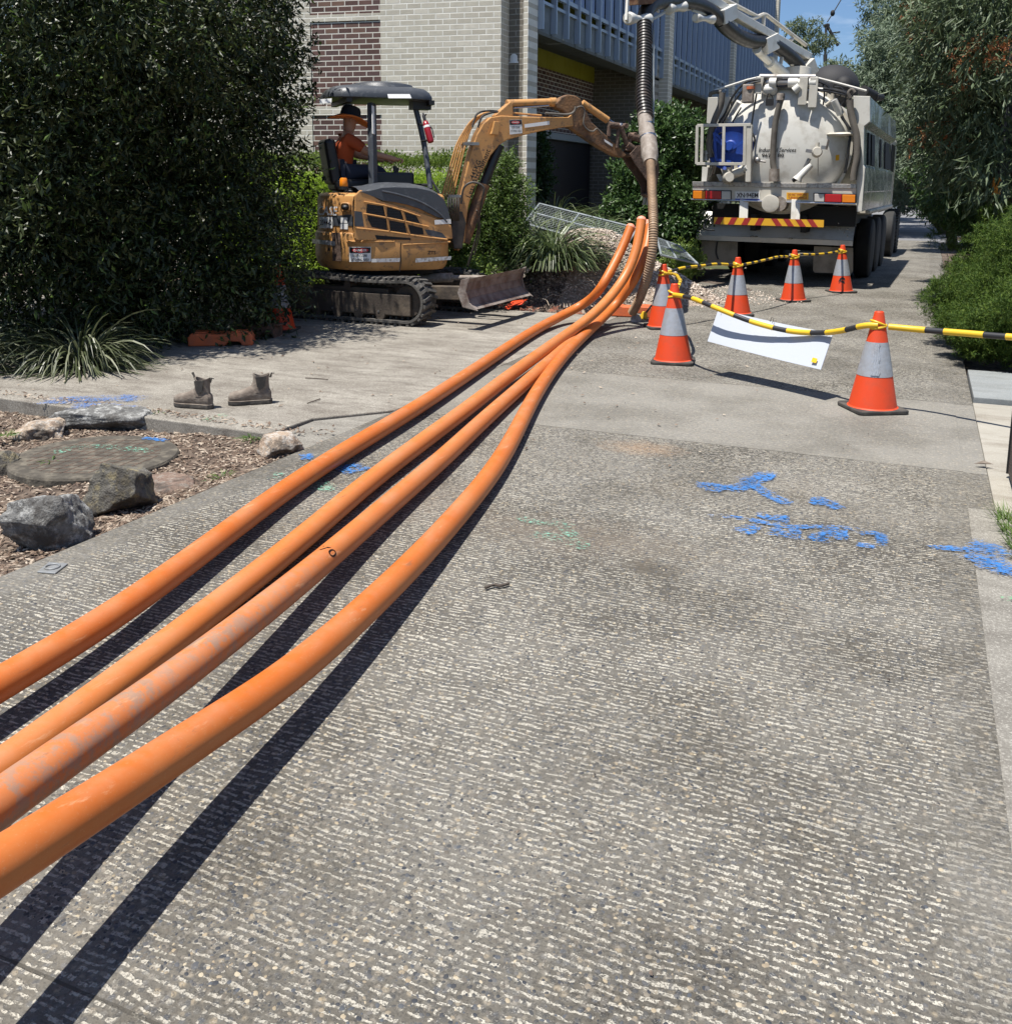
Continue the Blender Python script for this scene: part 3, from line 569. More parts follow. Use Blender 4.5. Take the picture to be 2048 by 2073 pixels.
# upper storey: ribbed blue bays
bays = [(f0+.1, f0+7.95), (f0+8.4, f0+16.15), (f0+16.6, f0+25.0)]
for y0, y1 in bays:
    n = max(1, round((y1-y0)/.607)); w = (y1-y0)/n
    bb = MB()
    for k in range(n):
        ya = y0+k*w
        # corrugated sheet per bay
        m_ = 7; pr_ = []
        for j in range(m_*4+1):
            yy = ya+.03+(w-.06)*j/(m_*4); ph = j % 4; pr_.append((yy, .012 if ph in (1, 2) else 0))
        vs = []; fs = []
        for j, (yy, dx) in enumerate(pr_): vs += [(FX-.03+dx, yy, 4.62), (FX-.03+dx, yy, 9.2)]
        for j in range(len(pr_)-1): fs.append((2*j, 2*j+2, 2*j+3, 2*j+1))
        bb.add(vs, fs)
    bb.build('cladding', M['cladding_blue'], bld, recalc=False)
    fr = MB(); gr_ = MB(); sf = MB()
    for k in range(n+1): fr.box((FX+.045, y0+k*w, 6.62), (.1, .05, 5.2)) if k < n+1 else 0
    for k in range(n):
        yc = y0+(k+.5)*w
        fr.box((FX+.03, yc, 4.64), (.07, w-.06, .07)); fr.box((FX+.02, yc, 4.46), (.06, w-.06, .05))
        gr_.box((FX-.02, yc, 4.22), (.03, w-.07, .46)); sf.box((FX-.18, yc, 3.98), (.36, w-.02, .05)); sf.box((FX-.42, yc, 4.12), (.16, w-.04, .22)); sf.box((FX-.9, yc, 4.26), (.9, w-.03, .06))
    fr.build('cladding_frame', M['cladding_frame'], bld); gr_.build('fascia', M['facade_grey'], bld); sf.build('soffit', M['soffit_grey'], bld)
for a, c_ in ((bays[0][1], bays[1][0]), (bays[1][1], bays[2][0]), (bays[2][1], bays[2][1]+.5)):
    b = MB(); b.box((FX+.0, (a+c_)/2, 4.5), (.42, c_-a-.03, 9.6)); b.build('pillar', M['cream_brick_side'], bld)
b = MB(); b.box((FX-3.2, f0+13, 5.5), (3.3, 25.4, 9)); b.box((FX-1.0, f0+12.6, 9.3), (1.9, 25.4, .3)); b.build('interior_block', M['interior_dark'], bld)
# security camera on the corner
sc_p = PT(1013, 122, 15.9); t = thing('security_camera', 'white dome security camera on a curved bracket at the corner of the cream brick wall', 'camera', tuple(sc_p))
A = PT(1015, 116, 16.0); Bp = PT(1021, 105, 15.85); Cp = PT(1038, 101, 15.75); Dp = PT(1046, 101, 15.7)
b = MB(); b.tube(smooth_pts([A, Bp, Cp, Dp], 6), .03, 10); b.build('bracket', M['camera_white'], t)
q = PT(1044, 106, 15.7); b = MB(); b.smooth = True; rr_ = [(0, .055), (-.03, .09), (-.06, .105), (-.14, .108), (-.16, .12), (-.175, .12)]
b.rings([[(q.x+r_*math.cos(a*math.pi/10), q.y+r_*math.sin(a*math.pi/10), q.z+z) for a in range(20)] for z, r_ in rr_]); b.build('housing', M['camera_white'], t)
b = MB(); b.ell((q.x, q.y, q.z-.17), (.085, .085, .08)); b.build('dome', M['black_plastic'], t)
# fallen wire fence panels by the gravel heap
def fence_panel(lab, TLq, TRq, BRq, BLq, nx, ny):
    t = thing('fence_panel', lab, 'fence panel', tuple((TLq+BRq)/2)); b = MB()
    for a, c_ in ((TLq, TRq), (TRq, BRq), (BRq, BLq), (BLq, TLq)): b.tube([a, c_], .015, 8)
    b.build('tube_frame', M['galvanised'], t); b = MB(); b.tube([TLq.lerp(BLq, .45), TRq.lerp(BRq, .45)], .014, 8); b.tube([TLq.lerp(TRq, .42), BLq.lerp(BRq, .42)], .014, 8); b.build('cross_rail', M['galvanised'], t); b = MB()
    for i in range(1, nx): f = i/nx; b.tube([TLq.lerp(TRq, f), BLq.lerp(BRq, f)], .0016, 4, cap=False)
    for j in range(1, ny): g = j/ny; b.tube([TLq.lerp(BLq, g), TRq.lerp(BRq, g)], .0016, 4, cap=False)
    b.build('wire_mesh', M['galvanised'], t)
fence_panel('galvanised wire fence panel leaning down behind the gravel heap, left of the ribbed hose', PT(1092, 412, 15.0), PT(1290, 462, 14.0), PT(1262, 506, 13.6), PT(1060, 452, 14.5), 34, 14)
fence_panel('galvanised wire fence panel slumped right of the ribbed hose near the truck tail', PT(1330, 482, 14.1), PT(1375, 498, 14.2), PT(1412, 534, 13.6), PT(1338, 516, 13.3), 24, 14)
# ---------------- foliage ----------------
def dirs(r, n):
    d = r.normal(size=(n, 3)); return d/np.linalg.norm(d, axis=1)[:, None]
def leaf_cloud(name, parent, mats, clumps, ntw, per, tr, L, Wd, seed, droop=.3, surf=.5, gap=None, fold=.25, mi_p=None, zmin=.02, up=.15):
    """twigs spread through the clumps; each carries a small spray of leaves. clumps: (centre, radii)"""
    r = np.random.default_rng(seed); vol = np.array([c[1][0]*c[1][1]*c[1][2] for c in clumps])**.72; ci = r.choice(len(clumps), ntw, p=vol/vol.sum())
    cc = np.array([tuple(c[0]) for c in clumps])[ci]; rad_ = np.array([c[1] for c in clumps])[ci]
    d = dirs(r, ntw); rr = r.random(ntw)**(1/3*(1-surf)+.001)
    lump = 1+.22*np.sin(d[:, 0]*5+ci)*np.sin(d[:, 1]*6+ci*2)+.16*np.sin(d[:, 2]*9+ci)
    T = cc+d*rad_*(rr*lump)[:, None]
    if gap is not None: k = gap(T, r); T = T[k]; d = d[k]
    k = T[:, 2] > zmin; T = T[k]; d = d[k]; nt = len(T); n = nt*per
    axis = d+np.array([0, 0, up])+r.normal(0, .45, (nt, 3)); axis /= np.linalg.norm(axis, axis=1)[:, None]
    A = np.repeat(axis, per, 0); s = np.tile(np.linspace(0, 1, per), nt); P = np.repeat(T, per, 0)+A*(s*tr)[:, None]+r.normal(0, tr*.14, (n, 3))
    ld = A*.5+dirs(r, n)*.9; ld[:, 2] -= droop; ld /= np.linalg.norm(ld, axis=1)[:, None]
    sd = np.cross(ld, dirs(r, n)*.7+np.array([0, 0, 1])); sd /= (np.linalg.norm(sd, axis=1)[:, None]+1e-6); nn = np.cross(ld, sd)
    l = (L*(.6+.7*r.random(n)))[:, None]; w = (Wd*(.6+.6*r.random(n)))[:, None]
    V = np.stack([P, P+ld*l*.45+sd*w*.5+nn*w*fold, P+ld*l, P+ld*l*.45-sd*w*.5+nn*w*fold], 1).reshape(-1, 3)
    V[:, 2] = np.maximum(V[:, 2], .004)
    Fq = np.arange(n*4).reshape(-1, 4); mi = None
    if mi_p is not None: mi = (r.random(n) < mi_p).astype(int)
    return npmesh(name, V, Fq, mats, parent, mi)
def branches(parent, base, tips, r0, mat='bark', seed=0, name='trunk'):
    r = random.Random(seed); b = MB()
    for tp in tips:
        tp = Vector(tp); bs = Vector(base)+Vector((r.uniform(-.05, .05), r.uniform(-.05, .05), 0)); mid = bs.lerp(tp, .5)+Vector((r.uniform(-.15, .15), r.uniform(-.15, .15), .1))*(tp-bs).length*.5
        P = smooth_pts([bs, mid, tp], 6); n = len(P); b.tube(P, [r0*(1-.8*i/(n-1)) for i in range(n)], 7)
    return b.split(name, M[mat], parent)
def plant(kind, lab, cat, base, group=None): return thing(kind, lab, cat, tuple(base), 0, group)
def W_(u, v, t): return PT(u, v, t)
# dark tree on the left
t = plant('dark_tree', 'big dense dark-leaved tree filling the left side and hanging over the digger track', 'tree', G(250, 640))
cl = []
def addc(u, v, tt, r_, rd=None): p = W_(u, v, tt); cl.append(((p.x, p.y, p.z), (r_, rd or r_, r_)))
for (u, v, tt, r_) in ((60, 60, 9.6, 1.0), (60, 330, 9.4, 1.1), (250, 120, 10.4, 1.2), (260, 380, 10, 1.15), (410, 60, 10.8, .95), (420, 260, 10.6, .9), (440, 460, 10.2, .75), (90, 560, 9.3, .75), (290, 570, 9.7, .8), (470, 560, 10.0, .5), (520, 170, 11.0, .5), (540, 60, 11.2, .35), (505, 340, 10.8, .5), (180, -120, 10.5, 1.3), (-120, 200, 9.5, 1.3), (420, -140, 10.8, 1.0), (-100, 520, 9.3, 1.0), (545, 250, 11.0, .28), (555, 130, 11.1, .3), (560, 400, 10.6, .25), (300, 250, 11.6, 1.3), (120, 250, 11.5, 1.4), (150, 520, 11, 1.0), (380, 520, 11, .9), (530, 520, 10.1, .38), (585, 95, 11.2, .16), (575, 280, 11.0, .16), (568, 480, 10.3, .2), (545, 560, 10.0, .28), (60, 640, 8.9, .55), (220, 640, 9.1, .55), (360, 630, 9.4, .5), (480, 620, 9.7, .35), (550, 610, 9.9, .25), (0, 100, 9.0, 1.1), (60, -60, 8.2, .9), (220, 40, 8.5, .75), (360, -40, 9.0, .8), (320, 200, 9.1, .6), (120, 300, 8.5, .6), (60, 460, 8.4, .5), (450, 100, 9.6, .5), (-120, 350, 8.0, .8), (200, 440, 8.7, .45), (480, 10, 10.9, .7), (570, 180, 11.1, .25)): addc(u, v, tt, r_)
big = cl
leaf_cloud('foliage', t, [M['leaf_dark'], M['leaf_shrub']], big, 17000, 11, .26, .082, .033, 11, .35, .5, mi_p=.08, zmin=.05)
branches(t, G(230, 655), [W_(60, 100, 9.8), W_(250, 60, 10.5), (W_(420, 100, 10.8)), W_(460, 420, 10.3), W_(100, 450, 9.6), W_(330, 350, 10.3)], .11, seed=3)
# clipped hedges in front of the wall
def hedge(lab, mat, x0, x1, y0, y1, h, n, L, seed, az=0, cat='hedge', group=None, top=.12, org=None):
    org = Vector(org or ((x0+x1)/2, (y0+y1)/2, 0)); t = plant('hedge', lab, cat, org, group); r = np.random.default_rng(seed)
    cx_, cy_ = (x0+x1)/2, (y0+y1)/2; hx, hy = (x1-x0)/2, (y1-y0)/2
    F_ = r.integers(0, 10, n); U = r.uniform(-1, 1, n); V_ = r.uniform(-1, 1, n); Z = r.random(n)
    X = np.where(F_ < 4, U, np.where(F_ < 7, U, np.where(F_ < 8, 1, np.where(F_ < 9, -1, U)))); Yp = np.where(F_ < 4, -1., V_); Z = np.where((F_ >= 4) & (F_ < 7), 1., Z)
    k = F_ == 9; X[k] *= .9; Yp[k] *= .85
    lump = .10*(fbm(X*hx*1.0+40, Z*2+Yp+10, 2.2, 3, seed)-.5)*2
    X = cx_+X*(hx+lump); Yp = cy_+Yp*(hy+lump); Zz = .08+Z*(h-.1)+np.where(Z >= 1, (fbm(X+30, Yp+30, 2.5, 3, seed+3)-.5)*top*2, 0)
    T = np.stack([X, Yp, Zz], -1); outd = np.stack([(X-cx_)/hx*.4, (Yp-cy_)/hy, (Zz/h-.4)*1.2], -1); per = 7
    n_ = n*per; A = np.repeat(outd, per, 0)*.6+dirs(r, n_)*.8+np.array([0, 0, .35]); A /= np.linalg.norm(A, axis=1)[:, None]
    P = np.repeat(T, per, 0)+r.normal(0, L*.9, (n_, 3)); sd = np.cross(A, dirs(r, n_)); sd /= np.linalg.norm(sd, axis=1)[:, None]+1e-6
    l = (L*(.6+.7*r.random(n_)))[:, None]; w = l*.42
    V = np.stack([P, P+A*l*.5+sd*w*.5, P+A*l, P+A*l*.5-sd*w*.5], 1).reshape(-1, 3); V[:, 2] = np.maximum(V[:, 2], .005)
    o = npmesh('foliage', V, np.arange(n_*4).reshape(-1, 4), M[mat], t)
    b = MB(); 
    for k in range(max(2, int(hx*2/.5))): x = x0+.2+k*.5; b.tube([(x, cy_, -.05), (x+.05, cy_+.03, h*.7)], [.02, .008], 6)
    b.build('stems', M['bark'], t)
    b = MB(); b.box((cx_, cy_, h*.45), (hx*1.6, hy*1.3, h*.8)); b.build('shade_core', M['leaf_core'], t); return t  # solid dark block stands in for the shade inside the hedge

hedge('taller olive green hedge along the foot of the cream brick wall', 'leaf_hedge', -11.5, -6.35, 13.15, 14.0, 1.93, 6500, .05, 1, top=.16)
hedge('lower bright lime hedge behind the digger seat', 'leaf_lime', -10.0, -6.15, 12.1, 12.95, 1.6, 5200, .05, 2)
def shrub(lab, base, clumps, mat, n, per, L, Wd, seed, tr=.14, mats2=None, mi_p=None, cat='shrub', kind='leafy_shrub', trunk=True, droop=.1, surf=.72, group=None, core=True, gap=None):
    t = plant(kind, lab, cat, base, group)
    leaf_cloud('foliage', t, [M[mat]]+([M[mats2]] if mats2 else []), clumps, n, per, tr, L, Wd, seed, droop, surf, mi_p=mi_p, zmin=.03, gap=gap)
    if trunk: branches(t, base, [tuple(Vector(c[0])) for c in clumps[:7]], .05, seed=seed, name='stems')
    return t
def CLs(L_): return [((lambda p: (p.x, p.y, p.z))(W_(u, v, tt)), (r_, r_, rz)) for u, v, tt, r_, rz in L_]
shrub('rounded green shrub behind the digger boom at the building corner', G(985, 545), CLs([(985, 400, 12.9, .5, .5), (960, 470, 12.6, .45, .45), (1010, 480, 12.9, .4, .5), (985, 360, 13.1, .35, .28), (940, 430, 13.2, .4, .5), (930, 500, 12.8, .4, .4), (1015, 380, 13.1, .25, .28)]), 'leaf_shrub', 4200, 8, .055, .026, 21)
shrub('glossy dark green bush with round leaves behind the ribbed hose, left of the truck', G(1330, 520), CLs([(1335, 285, 16.3, .5, .42), (1385, 330, 17.2, .5, .6), (1290, 400, 15.6, .36, .55), (1345, 440, 16.0, .5, .6), (1370, 490, 16.6, .4, .35), (1310, 480, 15.6, .42, .4), (1375, 255, 17.2, .35, .25), (1275, 340, 15.8, .2, .18), (1262, 440, 15.3, .26, .3), (1340, 370, 16.6, .55, .7), (1400, 420, 17.6, .4, .7), (1430, 300, 18.5, .35, .4)]), 'leaf_camellia', 5600, 8, .085, .05, 22, .16)
shrub('low leafy weeds at the foot of the shrub behind the digger boom', G(968, 552), CLs([(950, 548, 12.2, .2, .1), (975, 556, 12.0, .18, .09)]), 'leaf_hedge', 260, 7, .05, .03, 25, trunk=False, cat='weeds', kind='weeds')
shrub('small leafy bush beside the left mudflap of the truck', G(1385, 545), CLs([(1385, 528, 14.8, .2, .2), (1365, 538, 14.4, .16, .13)]), 'leaf_hedge', 420, 7, .06, .035, 26)
shrub('dark green bush deep in the shade beside the doorway', W_(1075, 400, 19), CLs([(1072, 380, 18.8, .35, 1.0), (1080, 320, 19, .25, .6)]), 'leaf_camellia', 900, 7, .09, .045, 27)
# strap-leaved clumps
def strap_clump(lab, base, n, Lh, R_, mat, seed, wid=.011, lean=None, flatten=.8, kind='strap_leaf_clump', cat='grass clump', group=None, parent=None):
    t = plant(kind, lab, cat, base, group); r = np.random.default_rng(seed); a = r.random(n)*2*np.pi; q = r.random(n)**.6
    L_ = Lh*(.55+.6*r.random(n)); el = np.clip(1.45-q*flatten+r.normal(0, .12, n), .15, 1.5); d0 = np.stack([np.cos(a), np.sin(a)], -1)
    if lean is not None: d0 = d0+np.array(lean)*r.random(n)[:, None]; d0 /= np.linalg.norm(d0, axis=1)[:, None]
    b0 = np.stack([R_*q*np.cos(a)*.5, R_*q*np.sin(a)*.5, np.zeros(n)], -1)+np.array(tuple(base)); K = 7; P = [b0]; e = el.copy(); br = .10+.22*r.random(n)
    for k in range(K):
        st = L_/K; P.append(P[-1]+np.stack([d0[:, 0]*np.cos(e)*st, d0[:, 1]*np.cos(e)*st, np.sin(e)*st], -1)); e = e-br*(1+k*.25)
    P = np.stack(P, 1); P[:, :, 2] = np.maximum(P[:, :, 2], base[2]+.012+.012*r.random(n)[:, None]); w = wid*(.6+.7*r.random(n)); sd = np.stack([-d0[:, 1], d0[:, 0], np.zeros(n)], -1); sd[:, 2] += r.normal(0, .4, n)
    prof = np.array([.8, 1, 1, 1, .9, .75, .5, .08]); Lf = P+sd[:, None]*(w[:, None]*prof)[..., None]/2; Rt = P-sd[:, None]*(w[:, None]*prof)[..., None]/2
    V = np.stack([Lf, Rt], 2).reshape(n, -1, 3); o = (np.arange(n)*(K+1)*2)[:, None, None]; k = np.arange(K)[None, :, None]*2; Fq = (o+k+np.array([0, 1, 3, 2])[None, None]).reshape(-1, 4)
    npmesh('leaves', V.reshape(-1, 3), Fq, M[mat], t); return t
gb = 'strap-leaved grass clumps'
strap_clump('large sprawling dark strap-leaved clump at the foot of the left tree', G(165, 740), 520, .75, .4, 'leaf_strap_shaded', 31, .013, (.8, -.2), 1.25, group=gb)
strap_clump('strap-leaved tuft cut by the left edge of the photo under the tree', G(-60, 745), 260, .7, .35, 'leaf_strap_shaded', 32, .012, group=gb)
strap_clump('big arching green strap-leaved clump left of the gravel heap', W_(1115, 540, 13.0)*1.0, 1200, .95, .6, 'leaf_strap', 33, .015, (-.2, -.2), .9, group=gb)
strap_clump('pale strap-leaved tuft between the round shrub and the big arching clump', W_(1050, 520, 13.4), 260, .9, .35, 'leaf_strap', 34, .014, group=gb)
strap_clump('thin grassy tuft right of the doorway, behind the gravel heap', W_(1215, 480, 14.6), 300, .55, .4, 'leaf_strap', 35, .011, group=gb)
strap_clump('shaded grass growing along the dark doorway', W_(1120, 455, 16.5), 500, .8, 1.5, 'leaf_strap', 36, .012, group=gb)
for i, (u, v, nn_, l, lab) in enumerate(((450, 975, 70, .09, 'small green weed tuft at the edge of the bed beside the driveway'), (105, 943, 50, .09, 'small weed tuft in front of the round concrete lid'), (320, 850, 45, .12, 'dry weed tuft at the end of the flat stone by the apron edge'), (510, 893, 40, .1, 'weed tuft left of the small boulder at the corner of the bed'), (14, 885, 60, .06, 'weed patch left of the round lid at the photo edge'))):
    strap_clump(lab, G(u, v, -.05), nn_, l, .08, 'grass_blade', 40+i, .006, kind='weed_tuft', cat='weed', group='weed tufts in the garden bed')
# grass at the right edge
r = np.random.default_rng(50); n = 5200; X = .43+r.random(n)**1.0*.8; Y = 4.2+r.random(n)*.88; X = X+np.maximum(0, .12*(fbm(X, Y, 9, 2, 7)-.3))+.25*np.maximum(0, 4.5-Y); e = r.random(n)*2*np.pi; h = .03+.06*r.random(n)
d = np.stack([np.cos(e), np.sin(e)], -1); P = np.stack([X+.03*np.cos(e), Y, np.full(n, -.01)], -1); tip = P+np.stack([d[:, 0]*h*1.1, d[:, 1]*h*1.1, h], -1); s_ = np.stack([-d[:, 1], d[:, 0], np.zeros(n)], -1)*.004
tag(npmesh('lawn_grass', np.stack([P-s_, P+s_, tip], 1).reshape(-1, 3), np.arange(n*3).reshape(-1, 3), M['grass_blade']), 'short green grass growing beside the kerb at the right edge', 'grass', kind='stuff')
# soft needle-leaved shrubs on the right
def needle_shrub(lab, base, clumps, seed, n=5200, L=.075):
    t = plant('needle_shrub', lab, 'shrub', base, 'bright green needle-leaved shrubs along the driveway')
    r = np.random.default_rng(seed); sub = []
    for c, q in clumps:
        for k in range(15): d_ = dirs(r, 1)[0]; e_ = .11+.09*r.random(); sub.append((tuple(np.array(c)+d_*np.array(q)*(.72+.42*r.random())), (e_*1.15, e_*1.15, e_*.8)))
        sub.append((c, tuple(x*.35 for x in q)))
    leaf_cloud('foliage', t, M['leaf_needle'], sub, n, 20, .06, L*.5, .0075, seed, -.1, .65, zmin=.03, up=.3)
    branches(t, base, [c[0] for c in clumps[:5]], .03, seed=seed, name='stems'); return t
def NB(L_): return [((x+.12, y, z), (r_, r_, rz)) for x, y, z, r_, rz in L_]
needle_shrub('nearest needle-leaved shrub, spreading over the driveway edge behind the striped rope', (.95, 9.35, 0), NB([(.85, 9.35, .38, .5, .33), (.55, 9.9, .45, .38, .28), (1.2, 9.5, .75, .55, .4), (1.0, 10.1, .9, .5, .4), (.72, 9.4, .25, .3, .22), (.35, 10.5, .42, .22, .16), (1.6, 9.8, .9, .6, .5), (.42, 9.75, .3, .2, .16)]), 61, 13000)
needle_shrub('middle needle-leaved shrub with a rounded top, behind the nearest one', (1.1, 11.6, 0), NB([(.75, 11.7, .75, .45, .35), (1.15, 11.4, 1.0, .5, .42), (1.5, 12.2, 1.15, .6, .45), (.9, 12.5, .9, .5, .5), (.6, 12.4, .45, .35, .35), (1.9, 11.2, 1.1, .6, .5), (.65, 11.2, .5, .3, .3)]), 62, 11000)
needle_shrub('furthest needle-leaved shrub where the driveway meets the road', (.9, 16, 0), NB([(.75, 15.6, .8, .5, .5), (1.2, 16.2, 1.05, .6, .55), (.8, 17.4, .7, .5, .55), (1.6, 15, 1.1, .7, .6), (.6, 14.7, .5, .35, .4), (1.3, 14.2, .9, .6, .5), (1.4, 18.6, .9, .7, .7)]), 63, 7500, .085)
# flowering gum on the right
base = (1.6, 13.2, 0)
t = plant('flowering_gum', 'gum tree with long drooping leaves and rusty orange blossom at the upper right', 'tree', base)
gc = CLs([(1990, 60, 12, .7, .6), (1945, 20, 13, .5, .5), (2050, 200, 11.5, .7, .6), (1960, 190, 12.3, .55, .5), (1928, 120, 13, .38, .34), (1985, 320, 12, .45, .35), (1930, 270, 12.8, .38, .3), (2060, 350, 11.2, .5, .35), (1915, 330, 13.4, .22, .2), (2060, 20, 11, .8, .8), (1985, -80, 12.5, .9, .6), (2030, 130, 12.8, .7, .6), (1895, 210, 13.4, .15, .15), (1893, 290, 13.2, .13, .1)])
leaf_cloud('foliage', t, M['leaf_gum'], gc, 3000, 10, .34, .15, .034, 71, .75, .6, zmin=.5)
bc = CLs([(u_, v_, t_-.7, a_, b_) for u_, v_, t_, a_, b_ in [(1870, 60, 13.2, .2, .2), (1882, 100, 13, .14, .12), (1985, 105, 11.5, .28, .16), (2040, 120, 11.2, .2, .15), (1945, 165, 12, .18, .1), (1905, 270, 12.8, .22, .16), (1925, 205, 12.6, .12, .08), (1860, 20, 13.3, .22, .15), (1855, 300, 13.2, .13, .08), (1935, 290, 12.6, .15, .1)]])
leaf_cloud('blossom', t, M['gum_blossom'], bc, 420, 12, .07, .028, .014, 72, 0, .4, zmin=.5)
branches(t, base, [W_(1990, 60, 12.2), W_(1930, 100, 13), W_(2050, 200, 11.6), W_(1985, 320, 12.1), W_(1920, 200, 12.9), W_(2000, -60, 12.5)], .09, seed=9)
shrub('shaded dark bush below the gum tree, behind the needle-leaved shrubs', (1.9, 14.5, 0), CLs([(1960, 400, 14, .55, .4), (1925, 395, 15.5, .4, .3), (2040, 380, 13, .5, .5), (1915, 340, 15.5, .4, .4), (1985, 430, 13.4, .4, .3)]), 'leaf_camellia', 2600, 8, .1, .03, 73, droop=.5)
p = W_(2031, 330, 11.6)
t = thing('lamp_post', 'dark steel post with an orange tag standing among the gum leaves at the right edge', 'post', (p.x, p.y, 0)); b = MB(); b.cyl((p.x, p.y, 0), (p.x, p.y, 3.2), .065, 16); b.build('pole', M['pole_dark'], t)
q = W_(2017, 377, 11.5); b = MB(); b.box(tuple(q), (.09, .01, .2)); b.build('tag', M['tag_orange'], t)
# eucalypts further off
def euc(lab, blobs, n, mat, seed, base, L=.22, Wd=.06, tr=.5, r0=.18, per=9, droop=.4, surf=.45):
    t = plant('eucalypt_tree', lab, 'tree', base, 'eucalypts beyond the far end of the driveway'); cs_ = CLs(blobs); leaf_cloud('crown', t, M[mat], cs_, n, per, tr, L, Wd, seed, droop, surf, zmin=.3)
    branches(t, base, [c[0] for c in cs_[:7]], r0, seed=seed); return t
gxy = lambda u, t_: (lambda p: (p.x, p.y, 0))(W_(u, 420, t_))
euc('grey-green eucalypt standing closest behind the truck cab side', [(1830, 90, 34, 1.3, 1.4), (1870, 10, 36, 1.8, 1.8), (1785, 185, 33, 1.0, 1.0), (1745, 240, 34, .8, .7), (1830, 200, 32, 1.8, 1.6), (1850, 120, 32, 1.5, 1.5), (1800, 280, 31, 1.3, 1.1), (1765, 70, 37, .5, .4), (1770, 10, 37, .5, .4), (1840, 300, 30, 1.0, .9)], 5200, 'leaf_euc', 81, gxy(1915, 33), .2, .06, .3, r0=.1)
euc('tall dusky eucalypt whose crown reaches the top edge right of the sky patch', [(1905, 40, 24, .7, .9), (1895, 130, 24, .6, .8), (1885, 230, 23, .55, .7), (1915, 20, 25, .8, .9), (1885, 330, 23, .45, .5)], 3600, 'leaf_euc', 82, gxy(1935, 24), .16, .05, .22, r0=.08)
euc('olive eucalypt with flat layered crown under the sky patch', [(1690, 150, 50, 1.0, .5), (1650, 165, 52, .9, .4), (1715, 185, 52, 1.3, .9), (1665, 200, 52, 1.5, .8), (1620, 215, 55, 1.2, .7), (1735, 240, 46, 1.8, 1.3), (1630, 235, 54, 1.5, .9)], 3000, 'leaf_euc_far', 83, gxy(1680, 50), .28, .08, .3, r0=.1)
euc('slender far eucalypt with small tufted crowns against the sky', [(1632, 52, 62, .95, .45), (1603, 55, 62, .45, .3), (1645, 82, 62, 1.4, .35), (1625, 100, 62, 1.3, .35)], 420, 'leaf_euc_far', 84, gxy(1640, 62), .26, .08, .2, r0=.07, surf=.2)
euc('pale bushy eucalypt low beside the road verge', [(1800, 330, 44, 1.6, 1.5), (1850, 350, 36, 1.0, .9), (1770, 300, 48, 1.8, 1.6), (1830, 380, 34, .8, .7)], 3000, 'leaf_euc', 85, gxy(1905, 40), .22, .07, .3, r0=.1)
euc('broad eucalypt behind the far end of the building and truck', [(1560, 290, 60, 2.4, 1.6), (1750, 330, 80, 3.5, 2.6), (1700, 290, 75, 3.6, 2.6), (1800, 270, 70, 4, 3), (1600, 330, 70, 4, 3), (1660, 350, 75, 3.5, 3), (1780, 370, 88, 2.5, 1.8), (1500, 330, 70, 4, 3)], 6500, 'leaf_euc_far', 86, gxy(1700, 78), .4, .14, .5, r0=.12)
euc('dark eucalypt at the far side of the road end', [(1850, 300, 92, 4, 3.2), (1800, 340, 96, 3.5, 2.6), (1890, 230, 85, 4, 4), (1900, 340, 80, 4, 3.5), (1850, 240, 95, 3.5, 3)], 5000, 'leaf_euc', 87, gxy(1860, 92), .4, .14, .5, r0=.12)
tt = leaf_cloud('distant_woodland', None, M['leaf_euc_far'], [(((-30+k*6.5), 112+8*math.sin(k*1.7), 4.5+1.5*math.sin(k*2.3)), (5.5, 3, 5.5)) for k in range(26)], 9000, 8, 1.2, .6, .22, 90, .3, .5, zmin=.3)
tag(tt, 'far belt of trees closing the view beyond the road', 'woodland', kind='stuff')
# things at the far end of the road
for u, v0, v1, t_, w, mt, lab in ((1813, 398, 330, 62, .18, 'galvanised', 'pale slim pole at the far side of the road beside a dark one'), (1826, 398, 320, 60, .22, 'near_black', 'dark utility pole at the far side of the road beside a pale one')):
    a = W_(u, v0, t_); a.z = 0; c_ = W_(u, v1, t_); p = thing('utility_pole', lab, 'pole', tuple(a)); b = MB(); b.cyl(a, (a.x, a.y, c_.z), w, 10, w*.8); b.build('shaft', M[mt], p)
a = W_(1671, 420, 70); mast = thing('lattice_mast', 'thin lattice mast with stay wires against the blue sky above the trees', 'mast', (a.x, a.y, 0)); b = MB()
A0 = W_(1672, 48, 70); b.tube([W_(1670, 110, 70), A0], .09, 6); b.tube([(a.x, a.y, 0), W_(1670, 110, 70)], .14, 6); b.tube([A0, W_(1696, 92, 70)], .11, 6); b.tube([W_(1683, 68, 70), W_(1674, 92, 70)], .07, 6); b.tube([W_(1684, 66, 70), W_(1700, 64, 70)], .05, 6); b.tube([W_(1667, 52, 70), W_(1678, 50, 70)], .12, 6); b.build('truss', M['near_black'], mast)
b = MB(); b.tube([W_(1674, 44, 70), W_(1688, 22, 70), W_(1706, -8, 70)], .04, 5); b.ell(tuple(W_(1685, 26, 70)), (.16, .16, .22)); b.build('stay_wire', M['near_black'], mast)
